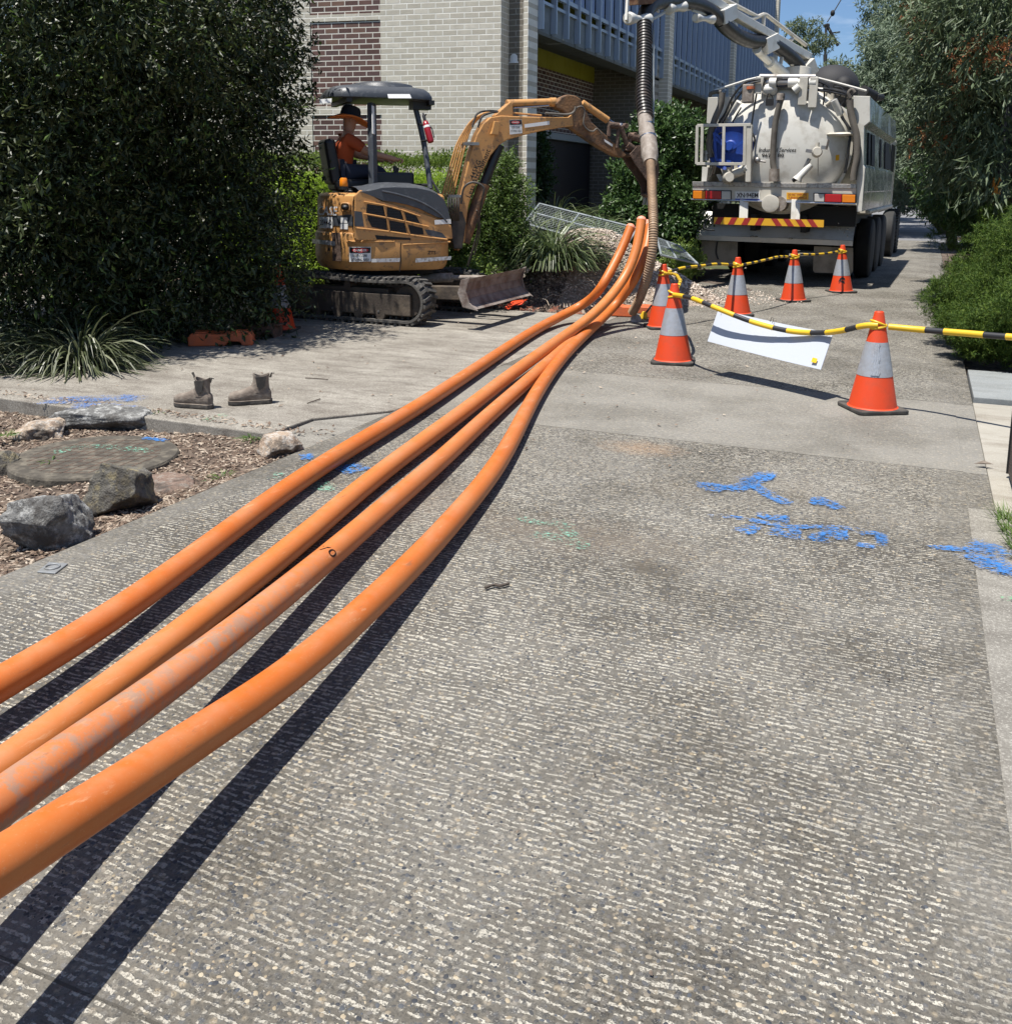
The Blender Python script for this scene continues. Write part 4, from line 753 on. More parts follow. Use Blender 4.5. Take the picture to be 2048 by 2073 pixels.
# ---------------- four orange conduits ----------------
RP = .051
def conduit(label, mat, gpts, tpts, ext):
    # gpts: (u,v,z centre height) near to far; tpts: (u,v,t) rising end
    P = [G(u, v, z) for u, v, z in gpts]+[PT(u, v, t) if t > 5 else G(u, v, t) for u, v, t in tpts]
    d0 = (P[0]-P[1]).normalized(); e = [P[0]+d0*ext+Vector((0, 0, .02)), P[0]+d0*ext*.5]
    P = e+P; path = smooth_pts(P, 10)
    for _ in range(70): path = [path[0]]+[(path[i-1]+path[i]*2+path[i+1])/4 for i in range(1, len(path)-1)]+[path[-1]]
    t = thing('conduit_pipe', label, 'pipe', tuple(G(gpts[2][0], gpts[2][1], 0)), 0, 'orange conduit pipes laid along the driveway')
    b = MB(); b.tube(path, RP, 24, cap=False); b.build('pipe_wall', M[mat], t)
    d = (path[-1]-path[-2]).normalized(); b = MB(); b.tube([path[-1]-d*.004, path[-1]+d*.012, path[-1]+d*.03, path[-1]+d*.042], [RP+.002, RP+.001, RP*.8, RP*.4], 20); b.build('end_cap', M['block_faded'], t)
    return t, path
TT = 10.7
c1, path1 = conduit('orange conduit furthest left on the driveway, nearest the rocks, ending lowest of the upright ends', 'pipe_orange_deep',
    [(0, 1384, .115), (218, 1257, .10), (402, 1123, .085), (600, 971, .06), (757, 878, .07), (851, 821, .07), (977, 738, .06), (1066, 677, .06)],
    [(1110, 653, .07), (1154, 630, .13), (1191, 611, .24), (1214, 587, 10.75), (1231, 557, 10.8), (1247, 527, 10.9), (1262, 497, 10.95), (1276, 460, 11.0)], 1.5)
c2, path2 = conduit('pale orange conduit, second from the rocks, its capped end standing highest', 'pipe_orange_pale',
    [(0, 1558, .10), (168, 1436, .085), (335, 1307, .07), (503, 1178, .07), (640, 1068, .06), (726, 990, .06), (851, 896, .07), (946, 828, .07), (1008, 777, .09)],
    [(1077, 727, .10), (1118, 697, .11), (1166, 664, .14), (1212, 628, .26), (1252, 582, 10.45), (1279, 536, 10.5), (1292, 490, 10.55), (1298, 445, 10.6)], 1.6)
c3, path3 = conduit('mud-stained orange conduit lying third, between the pale one and the shaded near one', 'pipe_orange_dusty',
    [(0, 1625, .26), (201, 1481, .22), (335, 1388, .19), (503, 1258, .15), (636, 1152, .11), (757, 1047, .08), (851, 967, .07), (914, 912, .07), (977, 851, .06), (1040, 796, .06), (1087, 754, .06)],
    [(1130, 715, .06), (1165, 684, .06), (1205, 645, .10), (1243, 605, .27), (1272, 566, 10.9), (1294, 520, 11.0), (1304, 478, 11.05), (1309, 452, 11.1)], 1.6)
c4, path4 = conduit('glossy orange conduit nearest the open driveway, rightmost of the four, arched off the concrete', 'pipe_orange_deep',
    [(0, 1752, .32), (168, 1645, .28), (335, 1535, .235), (503, 1424, .18), (640, 1330, .14), (842, 1137, .09), (914, 1055, .075), (977, 983, .065), (1021, 920, .06), (1056, 851, .06), (1081, 801, .06), (1119, 744, .06), (1156, 703, .06)],
    [(1190, 671, .07), (1222, 642, .12), (1254, 608, .28), (1283, 570, 10.55), (1301, 530, 10.7), (1311, 492, 10.85), (1315, 456, 10.95)], 1.7)
# pen mark scrawled on the dusty pipe
_p = min(path3, key=lambda q: (q-G(668, 1140, .09)).length)
_d = (path3[path3.index(_p)+1]-_p).normalized(); _s = _d.cross(Vector((0, 0, 1))).normalized()
text('170', .075, None, 'pen_mark', M['black_ink'], c3, .0008, wrap=lambda p: _p+_s*(-math.sin(p.x/RP+.1)*(RP+.001)*-1)+Vector((0, 0, math.cos(p.x/RP+.1)*(RP+.001)))+_d*(p.y+.0))
# ---------------- traffic cones, striped rope, blank sign ----------------
def make_cone(name='traffic_cone'):
    t = thing(name, 'x', 'traffic cone')
    b = MB(); r = .185; pts = []
    for cx_, cy_, a0 in ((r-.04, r-.04, 0), (-r+.04, r-.04, 90), (-r+.04, -r+.04, 180), (r-.04, -r+.04, 270)):
        for k in range(4): a = rad(a0+k*30); pts.append((cx_+.04*math.cos(a), cy_+.04*math.sin(a), .003))
    b.prism(pts, (0, 0, .026)); b.build('base', M['cone_base_black'], t, bevel=.006)
    def rr(z): return .163+(.030-.163)*((z-.03)/.67)
    def ring(z, e=0): return [((rr(z)+e)*math.cos(2*math.pi*j/36), (rr(z)+e)*math.sin(2*math.pi*j/36), z) for j in range(36)]
    b = MB(); b.smooth = True; b.rings([[(.172*math.cos(2*math.pi*j/36), .172*math.sin(2*math.pi*j/36), .029) for j in range(36)], ring(.036), ring(.25), ring(.49), ring(.694), [(.024*math.cos(2*math.pi*j/36), .024*math.sin(2*math.pi*j/36), .70) for j in range(36)], [(.022*math.cos(2*math.pi*j/36), .022*math.sin(2*math.pi*j/36), .62) for j in range(36)]], cap=False); b.build('cone_body', M['cone_orange'], t)
    b = MB(); b.smooth = True; b.rings([ring(.252, .002), ring(.33, .0025), ring(.41, .0025), ring(.488, .002)], cap=False); b.build('reflective_band', M['cone_silver'], t)
    return t
def copy_tree(o, parent=None):
    c = o.copy(); COL.objects.link(c)
    if parent is not None: c.parent = parent
    for ch in list(o.children): copy_tree(ch, c)
    return c
cone0 = make_cone()
CONES = [((1765, 829), (-.0, .0), 'nearest and largest orange cone, its silver band wrinkled with tape, right of the white board'),
         ((1362, 733), (.015, .02), 'orange cone left of the white board, standing in front of another cone'),
         ((1341, 663), (.0, .02), 'orange cone half hidden behind the cone left of the white board'),
         ((1491, 637), (.0, .03), 'orange cone just behind the top edge of the white board'),
         ((1605, 609), (.0, .03), 'orange cone standing behind the middle of the truck tail, without a black emblem'),
         ((1702, 591), (.0, .035), 'orange cone furthest right behind the truck, black emblem on its lower part')]
cone_pos = []; cone_objs = []
for i, (uv, lean, lab) in enumerate(CONES):
    c = cone0 if i == 0 else copy_tree(cone0); p = G(*uv); c.location = p; c.rotation_euler = (0, -lean[1]*.8, rad(23+(7, -14, 4, -5, 11, 3)[i])); c['label'] = lab; c['group'] = 'orange cones with silver bands holding up the striped rope'
    cone_pos.append(p); cone_objs.append(c)
b = MB(); b.smooth = True      # duct tape patch on the nearest cone
def cs(a, z, e=.004): r_ = .163+(.030-.163)*((z-.03)/.67)+e; return cone_pos[0]+Vector((r_*math.cos(a), r_*math.sin(a), z))
a0 = math.atan2(-cone_pos[0].y, -cone_pos[0].x); rs = []
for k in range(9):
    z = .265+k*.027; rs.append([cs(a0+.05*math.sin(k*1.7)+j*.06-.24+.02*math.sin(j*3+k), z, .0045+.004*abs(math.sin(k*2.3+j*1.9))) for j in range(9)])
for k in range(8):
    for j in range(8): b.add([rs[k][j], rs[k][j+1], rs[k+1][j+1], rs[k+1][j]], [(0, 1, 2, 3)])
b.build('tape_patch', M['cone_silver'], cone_objs[0])
b = MB(); cp = cone_pos[5]; a1 = math.atan2(-cp.y, -cp.x)
def wr(p): a = a1+p.x/.145; z = .185+p.y; r_ = .163+(.030-.163)*((z-.03)/.67)+.003; return cp+Vector((r_*math.cos(a), r_*math.sin(a), z))
seg = [(-.05, -.02), (-.03, .03), (.0, .045), (.045, .035), (.05, .0), (.035, .01), (.0, .018), (-.02, .0), (.04, -.01), (.045, -.045), (-.045, -.045), (-.04, -.03), (.02, -.03), (.0, -.02)]
b.prism([wr(Vector((x, y, 0))) for x, y in seg], (cp-wr(Vector((0, 0, 0)))).normalized()*-.002); b.build('emblem', M['black_ink'], cone_objs[5])
# far-left cone in the shade by the digger track
c = copy_tree(cone0); p = G(566, 669); c.location = p; c.rotation_euler = (0, 0, .3); c['label'] = 'cone in the tree shade beside the rear of the digger track'; c['group'] = 'orange cones with silver bands holding up the striped rope'
for ch in list(c.children):
    if ch.name.startswith('tape') or ch.name.startswith('emblem'): bpy.data.objects.remove(ch)
for c in cone_objs[1:]:
    for ch in list(c.children):
        if ch.name.startswith('tape'): bpy.data.objects.remove(ch)
def rope(label, pts, r, ylen, blen, seed, knobs=()):
    P = smooth_pts(pts, 14); D_ = [0]
    for i in range(1, len(P)): D_.append(D_[-1]+(P[i]-P[i-1]).length)
    r_ = random.Random(seed); tot = D_[-1]; s = 0; yel = True
    t = thing('striped_rope', label, 'rope', tuple(P[0])); by = MB(); bk = MB()
    def at(s_):
        for i in range(1, len(P)):
            if D_[i] >= s_: f = (s_-D_[i-1])/max(1e-6, D_[i]-D_[i-1]); return P[i-1].lerp(P[i], f)
        return P[-1]
    while s < tot-.002:
        l = (ylen if yel else blen)*r_.uniform(.75, 1.3); e = min(tot, s+l); n = max(2, int((e-s)/.03)); rr = r*(1.0 if yel else .93)
        (by if yel else bk).tube([at(s+(e-s)*k/n) for k in range(n+1)], rr, 12)
        s = e; yel = not yel
    by.split('yellow_sleeve', M['rope_yellow'], t); bk.split('black_band', M['rope_black'], t); return t, at, tot
hk = lambda i, z=.60: cone_objs[i].matrix_basis @ Vector((0, 0, z))
def span(i, j, uvs, zi=.6, zj=.6):
    a, b_ = hk(i, zi), hk(j, zj); ta = (a-C0).dot(CF); tb = (b_-C0).dot(CF); P = [a]
    for k, (u, v) in enumerate(uvs): f = (k+1)/(len(uvs)+1); ii = 1/ta+(1/tb-1/ta)*f; P.append(PT(u, v, 1/ii-.06-(.10 if i == 1 and j == 0 else 0)))
    return P+[b_]
bpy.context.view_layer.update()
front = span(1, 0, z4([(300, 382), (420, 430), (600, 500), (780, 545), (940, 556), (1050, 545), (1165, 520)]))
front[0] = front[0]+(C0-front[0]).normalized()*.05; front[-1] = front[-1]+(C0-front[-1]).normalized()*.045
rope('thick yellow and black striped rope sagging across the top of the white board', front, .021, .19, .13, 2)
pr = [PT(*z4([(1290, 525)])[0], 6.72), PT(*z4([(1450, 540)])[0], 6.6), PT(*z4([(1650, 556)])[0], 6.4), PT(*z4([(1909, 577)])[0], 6.15), PT(*z4([(2150, 590)])[0], 5.95)]
rope('striped rope running from the nearest cone off the right edge past the green shrubs', pr, .022, .22, .11, 5)
zt = lambda L_: [(1380+a/4.15, 380+b/4.15) for a, b in L_]
rope('striped rope from the half hidden cone to the cone behind the white board', span(2, 3, zt([(10, 672), (150, 657), (300, 640)])), .017, .13, .11, 3)
rope('striped rope between the cone behind the white board and the middle cone behind the truck', span(3, 4, zt([(600, 628), (720, 600), (820, 578)])), .016, .12, .10, 4)
rope('striped rope tied to the rightmost cone behind the truck', span(4, 5, zt([(1000, 560), (1100, 560), (1220, 550), (1300, 537)])), .016, .13, .09, 6)
rope('short twisted striped rope joining the two overlapping cones', span(2, 1, z4([(215, 262), (235, 285), (240, 300)])), .016, .06, .03, 7)
for i, c in enumerate(cone_objs):          # rope turns round each cone tip
    b = MB(); mm = c.matrix_basis
    for z, tl, r_ in ((.592, .012, .052), (.615, -.02, .05)):
        b.tube([mm @ Vector((r_*math.cos(a), r_*math.sin(a), z+tl*math.cos(a))) for a in [k*2*math.pi/16 for k in range(16)]], .0085 if i < 2 else .011, 8, closed=True)
    tag(b.build('rope_loop', M['rope_yellow']), ['yellow cord looped round the tip of the nearest cone', 'yellow cord looped round the tip of the cone left of the white board', 'yellow cord looped round the tip of the half hidden cone', 'yellow cord looped round the cone behind the white board', 'yellow cord looped round the middle cone behind the truck', 'yellow cord looped round the rightmost cone behind the truck'][i], 'rope loop', 'yellow cord loops round the cone tips')
t = thing('blank_sign', 'blank white rectangular board hanging tilted from the striped rope between two cones', 'sign', tuple(G(1500, 770)))
TL, TR, BR, BL = [PT(*z4([q])[0], t_) for q, t_ in (((432, 436), 8.02), ((1009, 558), 7.12), ((947, 741), 7.06), ((377, 598), 7.98))]
b = MB(); nx, ny = 14, 4; nrm = (TR-TL).cross(BL-TL).normalized(); gr = []; sgn = 1 if nrm.dot(C0-TL) > 0 else -1
for s_ in (0, .006):
    for j in range(ny+1):
        for i in range(nx+1): f = i/nx; g = j/ny; p = TL.lerp(TR, f).lerp(BL.lerp(BR, f), g); p = p+nrm*(s_-sgn*.035*math.sin(f*math.pi)*(1-.3*g)); gr.append(p)
st = (nx+1)*(ny+1); fs = []
for j in range(ny):
    for i in range(nx): a = j*(nx+1)+i; fs.append((a, a+1, a+nx+2, a+nx+1)); fs.append((st+a, st+a+nx+1, st+a+nx+2, st+a+1))
for i in range(nx): fs.append((i, st+i, st+i+1, i+1)); a = ny*(nx+1)+i; fs.append((a, a+1, st+a+1, st+a))
for j in range(ny): a = j*(nx+1); fs.append((a, a+nx+1, st+a+nx+1, st+a)); a += nx; fs.append((a, st+a, st+a+nx+1, a+nx+1))
b.smooth = False; b.add(gr, fs); b.build('board', M['corflute_white'], t)
d1 = (BR-BL).normalized(); d2 = (TR-BR).normalized(); cc = BR-d1*.07+d2*.055; nn = nrm if nrm.dot(C0-cc) > 0 else -nrm
b = MB(); q = cc+nn*.012; b.prism([q-d1*.022-d2*.018, q+d1*.022-d2*.018, q+d1*.022+d2*.018, q-d1*.022+d2*.018], nn*.0015); b.build('sticker', M['rope_yellow'], t)
b = MB()
for f in (.04, .5, .96): p = TL.lerp(TR, f)-d2*.02; b.tube([p+nn*.02, p+d2*.035+nn*.022, p+d2*.04-nn*.01, p-nn*.01], .0022, 6)
b.split('cable_tie', M['black_plastic'], t)
# ---------------- mini excavator ----------------
EO = (-5.85, 10.07, 0)
UF = Frame(EO, 91); SF = Frame(EO, 46)            # undercarriage and slewed upper structure
ex = thing('mini_excavator', 'worn orange mini excavator with dark canopy, arm reaching to the ribbed hose over the trench', 'excavator', EO)
E1 = lambda a, b_: (560+a/3.409, 150+b_/3.409); E3 = lambda a, b_: (620+a/5.615, 350+b_/5.615); E2 = lambda a, b_: (860+a/3.818, 150+b_/3.818)
OR, CH, BP = M['machine_orange'], M['charcoal_plastic'], M['black_plastic']
# tracks (frame x: right of travel = towards camera; y: forward)
def track(xc, w):
    n = 66; Lh = .86; r_ = .235; pts = []
    def path(s):  # perimeter param -> (y,z) with a drooping upper run
        per = 4*Lh+2*math.pi*r_; s = s % 1*per
        if s < 2*Lh: return (-Lh+s, .0+.035, 0, -1)
        s -= 2*Lh
        if s < math.pi*r_: a = -math.pi/2+s/r_; return (Lh+r_*math.cos(a), r_+.035+r_*math.sin(a), math.cos(a), math.sin(a))
        s -= math.pi*r_
        if s < 2*Lh: f = s/(2*Lh); return (Lh-s, 2*r_+.035-.012*math.sin(math.pi*f*2), 0, 1)
        s -= 2*Lh; a = math.pi/2+s/r_; return (-Lh+r_*math.cos(a), r_+.035+r_*math.sin(a), math.cos(a), math.sin(a))
    p0_ = path
    def path(s): y, z, a, c = p0_(s); return y-.12, z, a, c
    t_ = .028; b = MB(); b.smooth = False; outer = []
    for i in range(n*2):
        y, z, ny, nz = path(i/(n*2)); outer.append([UF.w(xc-w/2, y, z), UF.w(xc+w/2, y, z), UF.w(xc+w/2, y-ny*t_, z-nz*t_), UF.w(xc-w/2, y-ny*t_, z-nz*t_)])
    b.rings(outer, closed=True)
    for i in range(n):
        y, z, ny, nz = path((i+.5)/n); ty, tz = -nz, ny; off = .02*(1 if i % 2 else -1)
        # chevron lug outside
        for sx in (-1, 1):
            q = []
            for dx, dt in ((0.01, .012), (w/2-.004, -.02), (w/2-.004, .012), (.01, .044)):
                q.append(UF.w(xc+sx*dx, y+ty*(dt+off*.4*sx)+ny*.0, z+tz*(dt+off*.4*sx)+nz*.0))
            b.prism(q, tuple((UF.M.to_3x3() @ Vector((0, ny*.03, nz*.03)))))
        y, z, ny, nz = path(i/n); q = [UF.w(xc+dx, y-ny*(t_)+ty*dt, z-nz*t_+tz*dt) for dx, dt in ((-.05, -.012), (.05, -.012), (.05, .012), (-.05, .012))]
        b.prism(q, tuple(UF.M.to_3x3() @ Vector((0, -ny*.03, -nz*.03))))
    o = b.build('track_belt', M['rubber'], ex)
    b = MB(); xo = xc+.0
    for (y0, y1, z0, z1, dw) in ((-.95, .80, .11, .35, w*.78), (-.5, .5, .33, .40, w*.5)): b.box((0, 0, 0), (1, 1, 1), UF.M @ Matrix.Translation((xo, (y0+y1)/2, (z0+z1)/2)) @ Matrix.Diagonal((dw, y1-y0, z1-z0, 1)))
    fr = b.build('track_frame', M['track_frame_metal'], ex, bevel=.012)
    b = MB()
    for s_ in (-1, 1): b.tube([UF.w(xo-w*.36, s_*Lh-.12, r_+.035), UF.w(xo+w*.20, s_*Lh-.12, r_+.035)], .17, 22)
    b.split('wheel', M['track_frame_metal'], fr)
    b = MB()
    for y in (-.42, -.14, .14, .42): b.tube([UF.w(xo-w*.4, y, .115), UF.w(xo+w*.4, y, .115)], .06, 14)
    b.tube([UF.w(xo-w*.3, -.02, .42), UF.w(xo+w*.3, -.02, .42)], .045, 12); b.split('roller', M['track_frame_metal'], fr)
    b = MB()
    for y in (-.5, -.2, .12, .4): b.tube([UF.w(xo+w*.39, y, .15), UF.w(xo+w*.42, y, .15)], .014, 6)
    b.split('bolt', M['steel'], fr)
track(.68, .30); track(-.68, .30)
b = MB(); b.box((0, 0, 0), (1, 1, 1), UF.M @ Matrix.Translation((0, 0, .33)) @ Matrix.Diagonal((1.1, .7, .2, 1))); b.tube([UF.w(0, 0, .42), UF.w(0, 0, .58)], .33, 28); b.build('undercarriage', M['track_frame_metal'], ex, bevel=.01)
# dozer blade on the front of the undercarriage
b = MB(); prof = [(1.50, .56), (1.455, .5), (1.44, .42), (1.455, .34), (1.51, .27), (1.58, .235)]
for i in range(len(prof)-1):
    for s_ in (0,):
        (y0, z0), (y1, z1) = prof[i], prof[i+1]; q = [UF.w(-.76, y0, z0), UF.w(.76, y0, z0), UF.w(.76, y1, z1), UF.w(-.76, y1, z1)]; b.prism(q, tuple(UF.M.to_3x3() @ Vector((0, -.022, -.008))))
for sx in (-.77, .77): b.prism([UF.w(sx, 1.51, .575), UF.w(sx, 1.40, .54), UF.w(sx, 1.36, .40), UF.w(sx, 1.42, .25), UF.w(sx, 1.6, .22), UF.w(sx, 1.50, .3), UF.w(sx, 1.46, .42), UF.w(sx, 1.48, .5)], tuple(UF.M.to_3x3() @ Vector((-.02*np.sign(sx), 0, 0))))
bl = b.build('dozer_blade', M['blade_steel'], ex, bevel=.004)
b = MB()
for sx in (-.36, .36): b.bar(UF.w(sx, .5, .33), UF.w(sx, 1.42, .36), .10, .15)
b.split('blade_arm', M['track_frame_metal'], ex, bevel=.008)
b = MB(); b.cyl(UF.w(0, .5, .45), UF.w(0, .9, .48), .055, 16); b.cyl(UF.w(0, .9, .48), UF.w(0, 1.42, .5), .028, 12); b.build('blade_cylinder', M['dust_tape'], ex)
# upper structure : plan outline
def plan(inset, yf=.60, hw=.75, R_=.80):
    pts = []; a0 = math.asin((hw)/R_); k = 22
    for i in range(k+1): a = -a0+2*a0*i/k; pts.append((R_*math.sin(a), -R_*math.cos(a)))          # rear arc, left to right
    rc = .16
    for sx in (1, -1):
        seq = range(5) if sx == 1 else range(4, -1, -1)
        for i in seq: a = math.pi/2*i/4; pts.append((sx*(hw-rc+rc*math.cos(a)), yf-rc+rc*math.sin(a)))
    return [(x*(1-inset/R_), y*(1-inset/R_)) for x, y in pts]
def stack(name, layers, mat, parent=None, **k):
    b = MB(); b.smooth = True; b.rings([[SF.w(x, y, z) for x, y in plan(i)] for z, i in layers]); o = b.build(name, mat, parent or ex); md = o.modifiers.new('es', 'EDGE_SPLIT'); md.split_angle = rad(35); return o
sk = stack('counterweight', [(.575, .12), (.585, .06), (.63, .025), (.72, .002), (.95, .0), (.985, .01), (1.0, .03)], OR)
stack('turntable_deck', [(.52, .2), (.58, .13)], M['near_black'])
up = stack('engine_cover', [(.995, .045), (1.0, .035), (1.2, .035), (1.36, .04), (1.40, .05), (1.425, .08), (1.435, .14)], OR)
# grooves: dark seams on the skirt and cover
def side(x_, L_): return [SF.pick(*E3(a, c_), 0, x_) for a, c_ in L_]
def plate(name, L_, x0, th, mat, parent=ex, bevel=0, dx=0):
    q = side(x0, L_); b = MB(); b.prism([SF.w(x0, p.y, p.z) for p in q], tuple(SF.M.to_3x3() @ Vector((th, 0, 0)))); return b.build(name, mat, parent, bevel=bevel)
xs = .722
door = plate('side_door', [(545, 250), (605, 190), (700, 225), (850, 320), (1150, 405), (1400, 490), (1540, 545), (1640, 590), (1655, 745), (1550, 755), (1080, 765), (560, 765), (540, 740)], xs, .035, OR, bevel=.012)
hood_o = [(600, 200), (720, 190), (850, 158), (1000, 150), (1250, 160), (1400, 190), (1490, 230), (1560, 290), (1610, 400), (1640, 530), (1560, 520), (1480, 500), (1300, 410), (1150, 360), (1000, 330), (870, 315), (760, 260)]
q = side(.75, hood_o); b = MB(); rs = []
for x_, sc_, dz in ((.762, .985, -.008), (.74, 1, .0), (.6, 1.0, .03), (.40, 1.0, .045), (.2, .98, .04)):
    cyy = sum(p.y for p in q)/len(q); czz = sum(p.z for p in q)/len(q); rs.append([SF.w(x_, cyy+(p.y-cyy)*sc_, czz+(p.z-czz)*sc_+dz*(1 if p.z > czz else 0)) for p in q])
b.smooth = True; b.rings(rs); hd = b.build('hood', CH, ex); md = hd.modifiers.new('es', 'EDGE_SPLIT'); md.split_angle = rad(50)
b = MB(); q2 = side(.768, [(860, 205), (1050, 245), (1300, 330), (1500, 450), (1600, 560)]); b.tube(smooth_pts([SF.w(.765, p.y, p.z) for p in q2], 5), .012, 8); b.build('hood_crease', CH, hd)
vents = [[(690, 350), (870, 375), (905, 495), (680, 455)], [(915, 385), (1075, 425), (1110, 555), (920, 515)], [(1110, 435), (1240, 470), (1290, 570), (1140, 540)], [(690, 480), (905, 520), (920, 650), (745, 615), (705, 540)], [(940, 535), (1115, 570), (1140, 680), (955, 655)], [(1155, 585), (1320, 625), (1335, 700), (1185, 690)]]
for v_ in vents: plate('vent', v_, xs+.034, .004, M['near_black'], door)
for v_ in vents[:5]:   # hex grille hints
    q = side(xs+.04, v_); y0, y1 = min(p.y for p in q), max(p.y for p in q); z0, z1 = min(p.z for p in q), max(p.z for p in q); b = MB(); w_ = .022
    def inside(y, z):
        c_ = False; n_ = len(q)
        for i in range(n_):
            a, e = q[i], q[(i+1) % n_]
            if (a.z > z) != (e.z > z) and y < (e.y-a.y)*(z-a.z)/(e.z-a.z)+a.y: c_ = not c_
        return c_
    nz_ = int((z1-z0)/.017)+1; ny_ = int((y1-y0)/w_)+1
    for j in range(nz_):
        for i in range(ny_):
            yy = y0+(i+.5*(j % 2))*w_; zz = z0+j*.017
            if inside(yy, zz) and inside(yy+.01, zz+.006) and inside(yy-.01, zz+.006): b.bar(SF.w(xs+.04, yy-.009, zz), SF.w(xs+.04, yy, zz+.006), .002, .002); b.bar(SF.w(xs+.04, yy, zz+.006), SF.w(xs+.04, yy+.009, zz), .002, .002)
    if b.v: b.build('grille', M['charcoal_plastic'], door)
for L_ in ([(650, 460), (900, 505), (1150, 555), (1390, 610)], [(880, 370), (910, 500), (945, 655)], [(1080, 430), (1120, 545), (1170, 690)], [(655, 325), (870, 362), (1100, 425), (1290, 490)]):
    q = side(xs+.045, L_); b = MB(); b.tube([SF.w(xs+.045, p.y, p.z) for p in q], .0085, 8); b.build('door_rib', OR, door)
plate('vent_slot', [(780, 705), (1185, 740), (1185, 760), (800, 755)], xs+.034, .004, M['near_black'], door)
b = MB()
for L_, dz in (([(560, 625), (900, 660), (1300, 720), (1600, 755)], 0), ): q = side(xs+.04, L_); b.tube(smooth_pts([SF.w(xs+.038, p.y, p.z) for p in q], 5), .010, 8)
b.build('door_rib', OR, door)
plate('dark_stripe', [(545, 430), (630, 440), (655, 610), (545, 600)], xs+.034, .003, M['charcoal_plastic'], door); plate('dark_stripe', [(1345, 640), (1440, 650), (1540, 680), (1600, 745), (1500, 735), (1380, 705)], xs+.034, .003, M['charcoal_plastic'], door)
plate('reflective_tape', [(1455, 535), (1640, 522), (1645, 575), (1460, 585)], .766, .003, M['white_label'], hd)
# skirt: upper lip, vertical seams, tape, stickers
def arcw(p, R_=.803):   # wrap flat text (x along skirt) round the rear arc
    return None
def skirtpt(u, v, e=.004):
    p = SF.pick(u, v, 0, .75+e)
    if p.y > -.28: return SF.w(.75+e, p.y, p.z)
    # intersect with rear cylinder
    o = SF.I @ C0; d = SF.I.to_3x3() @ ray(u, v); R_ = .80+e; A_ = d.x**2+d.y**2; B_ = 2*(o.x*d.x+o.y*d.y); C_ = o.x**2+o.y**2-R_*R_; D_ = B_*B_-4*A_*C_
    if D_ < 0: D_ = 0
    s_ = (-B_-math.sqrt(D_))/(2*A_); p = o+d*s_; return SF.w(p.x, p.y, p.z)
def decal(name, poly, mat, parent, e=.004, n=6, fn=skirtpt):
    a, b1, c_, d_ = poly; b = MB(); gr = [[fn(*E3(*(np.array(a)*(1-i/n)*(1-j/2)+np.array(b1)*(i/n)*(1-j/2)+np.array(d_)*(1-i/n)*(j/2)+np.array(c_)*(i/n)*(j/2))), e) for i in range(n+1)] for j in range(3)]
    for j in range(2):
        for i in range(n): b.add([gr[j][i], gr[j][i+1], gr[j+1][i+1], gr[j+1][i]], [(0, 1, 2, 3)])
    return b.build(name, mat, parent)
SW = M['decal_white']
decal('reflective_tape', [(63, 750), (325, 775), (325, 825), (63, 795)], M['silver_tape'], sk)
decal('reflective_tape', [(740, 975), (1065, 965), (1060, 1010), (740, 1015)], M['silver_tape'], sk); decal('reflective_tape', [(1240, 970), (1650, 945), (1640, 985), (1240, 1018)], M['silver_tape'], sk)
decal('grime_patch', [(290, 675), (385, 680), (400, 1000), (300, 1000)], M['mud_brown'], sk, .003); 
ds = decal('danger_sticker', [(485, 840), (735, 840), (735, 1005), (490, 1010)], SW, sk, .006)
decal('sticker_header', [(490, 846), (730, 846), (728, 908), (492, 908)], M['black_ink'], ds, .009)
def decaltext(body, c, h, wtot, mat, parent, e, name='lettering', bold=.0, fn=skirtpt, ang=0, shear=0):
    # c: E3-space centre, h: cap height in E3 px, wtot: width in E3 px
    cu = bpy.data.curves.new(name, 'FONT'); cu.body = body; cu.size = 1; cu.align_x = 'CENTER'; cu.align_y = 'CENTER'; cu.offset = bold; cu.shear = shear; cu.resolution_u = 2
    o = bpy.data.objects.new(name, cu); COL.objects.link(o); bpy.context.view_layer.update(); me = bpy.data.meshes.new_from_object(o.evaluated_get(bpy.context.evaluated_depsgraph_get())); bpy.data.objects.remove(o)
    xs_ = [v.co.x for v in me.vertices]; ys_ = [v.co.y for v in me.vertices]; w0 = max(xs_)-min(xs_); h0 = max(ys_)-min(ys_); mx_ = (max(xs_)+min(xs_))/2; my_ = (max(ys_)+min(ys_))/2; I = WM(parent).inverted(); ca, sa = math.cos(ang), math.sin(ang)
    for v in me.vertices:
        X_ = (v.co.x-mx_)/w0*wtot; Y_ = -(v.co.y-my_)/h0*h; v.co = I @ fn(c[0]+X_*ca-Y_*sa, c[1]+X_*sa+Y_*ca, e)
    me.materials.clear(); me.materials.append(mat); q = bpy.data.objects.new(name, me); COL.objects.link(q); q.parent = parent; return q
f3 = lambda a, b_, e: skirtpt(*E3(a, b_), e)
b = MB(); ring_ = [f3(612+95*math.cos(k*math.pi/9), 877+25*math.sin(k*math.pi/9), .011) for k in range(18)]; b.add(ring_, [tuple(range(18))]); b.build('red_oval', M['red_ink'], ds)
decaltext('DANGER', (612, 877), 26, 150, SW, ds, .014, bold=.02, fn=f3); decaltext('KEEP CLEAR', (612, 938), 30, 160, M['black_ink'], ds, .009, bold=.01, fn=f3); decaltext('OF SWING AREA', (612, 985), 30, 205, M['black_ink'], ds, .009, bold=.01, fn=f3)
decaltext('ZTS', (1425, 905), 40, 95, M['black_ink'], sk, .005, bold=.02, fn=f3)
b = MB()
for L_ in ([(1075, 795), (1070, 900), (1075, 1000), (1060, 1120)],): q = [f3(a, c_, .0) for a, c_ in L_]; b.tube(q, .006, 6)
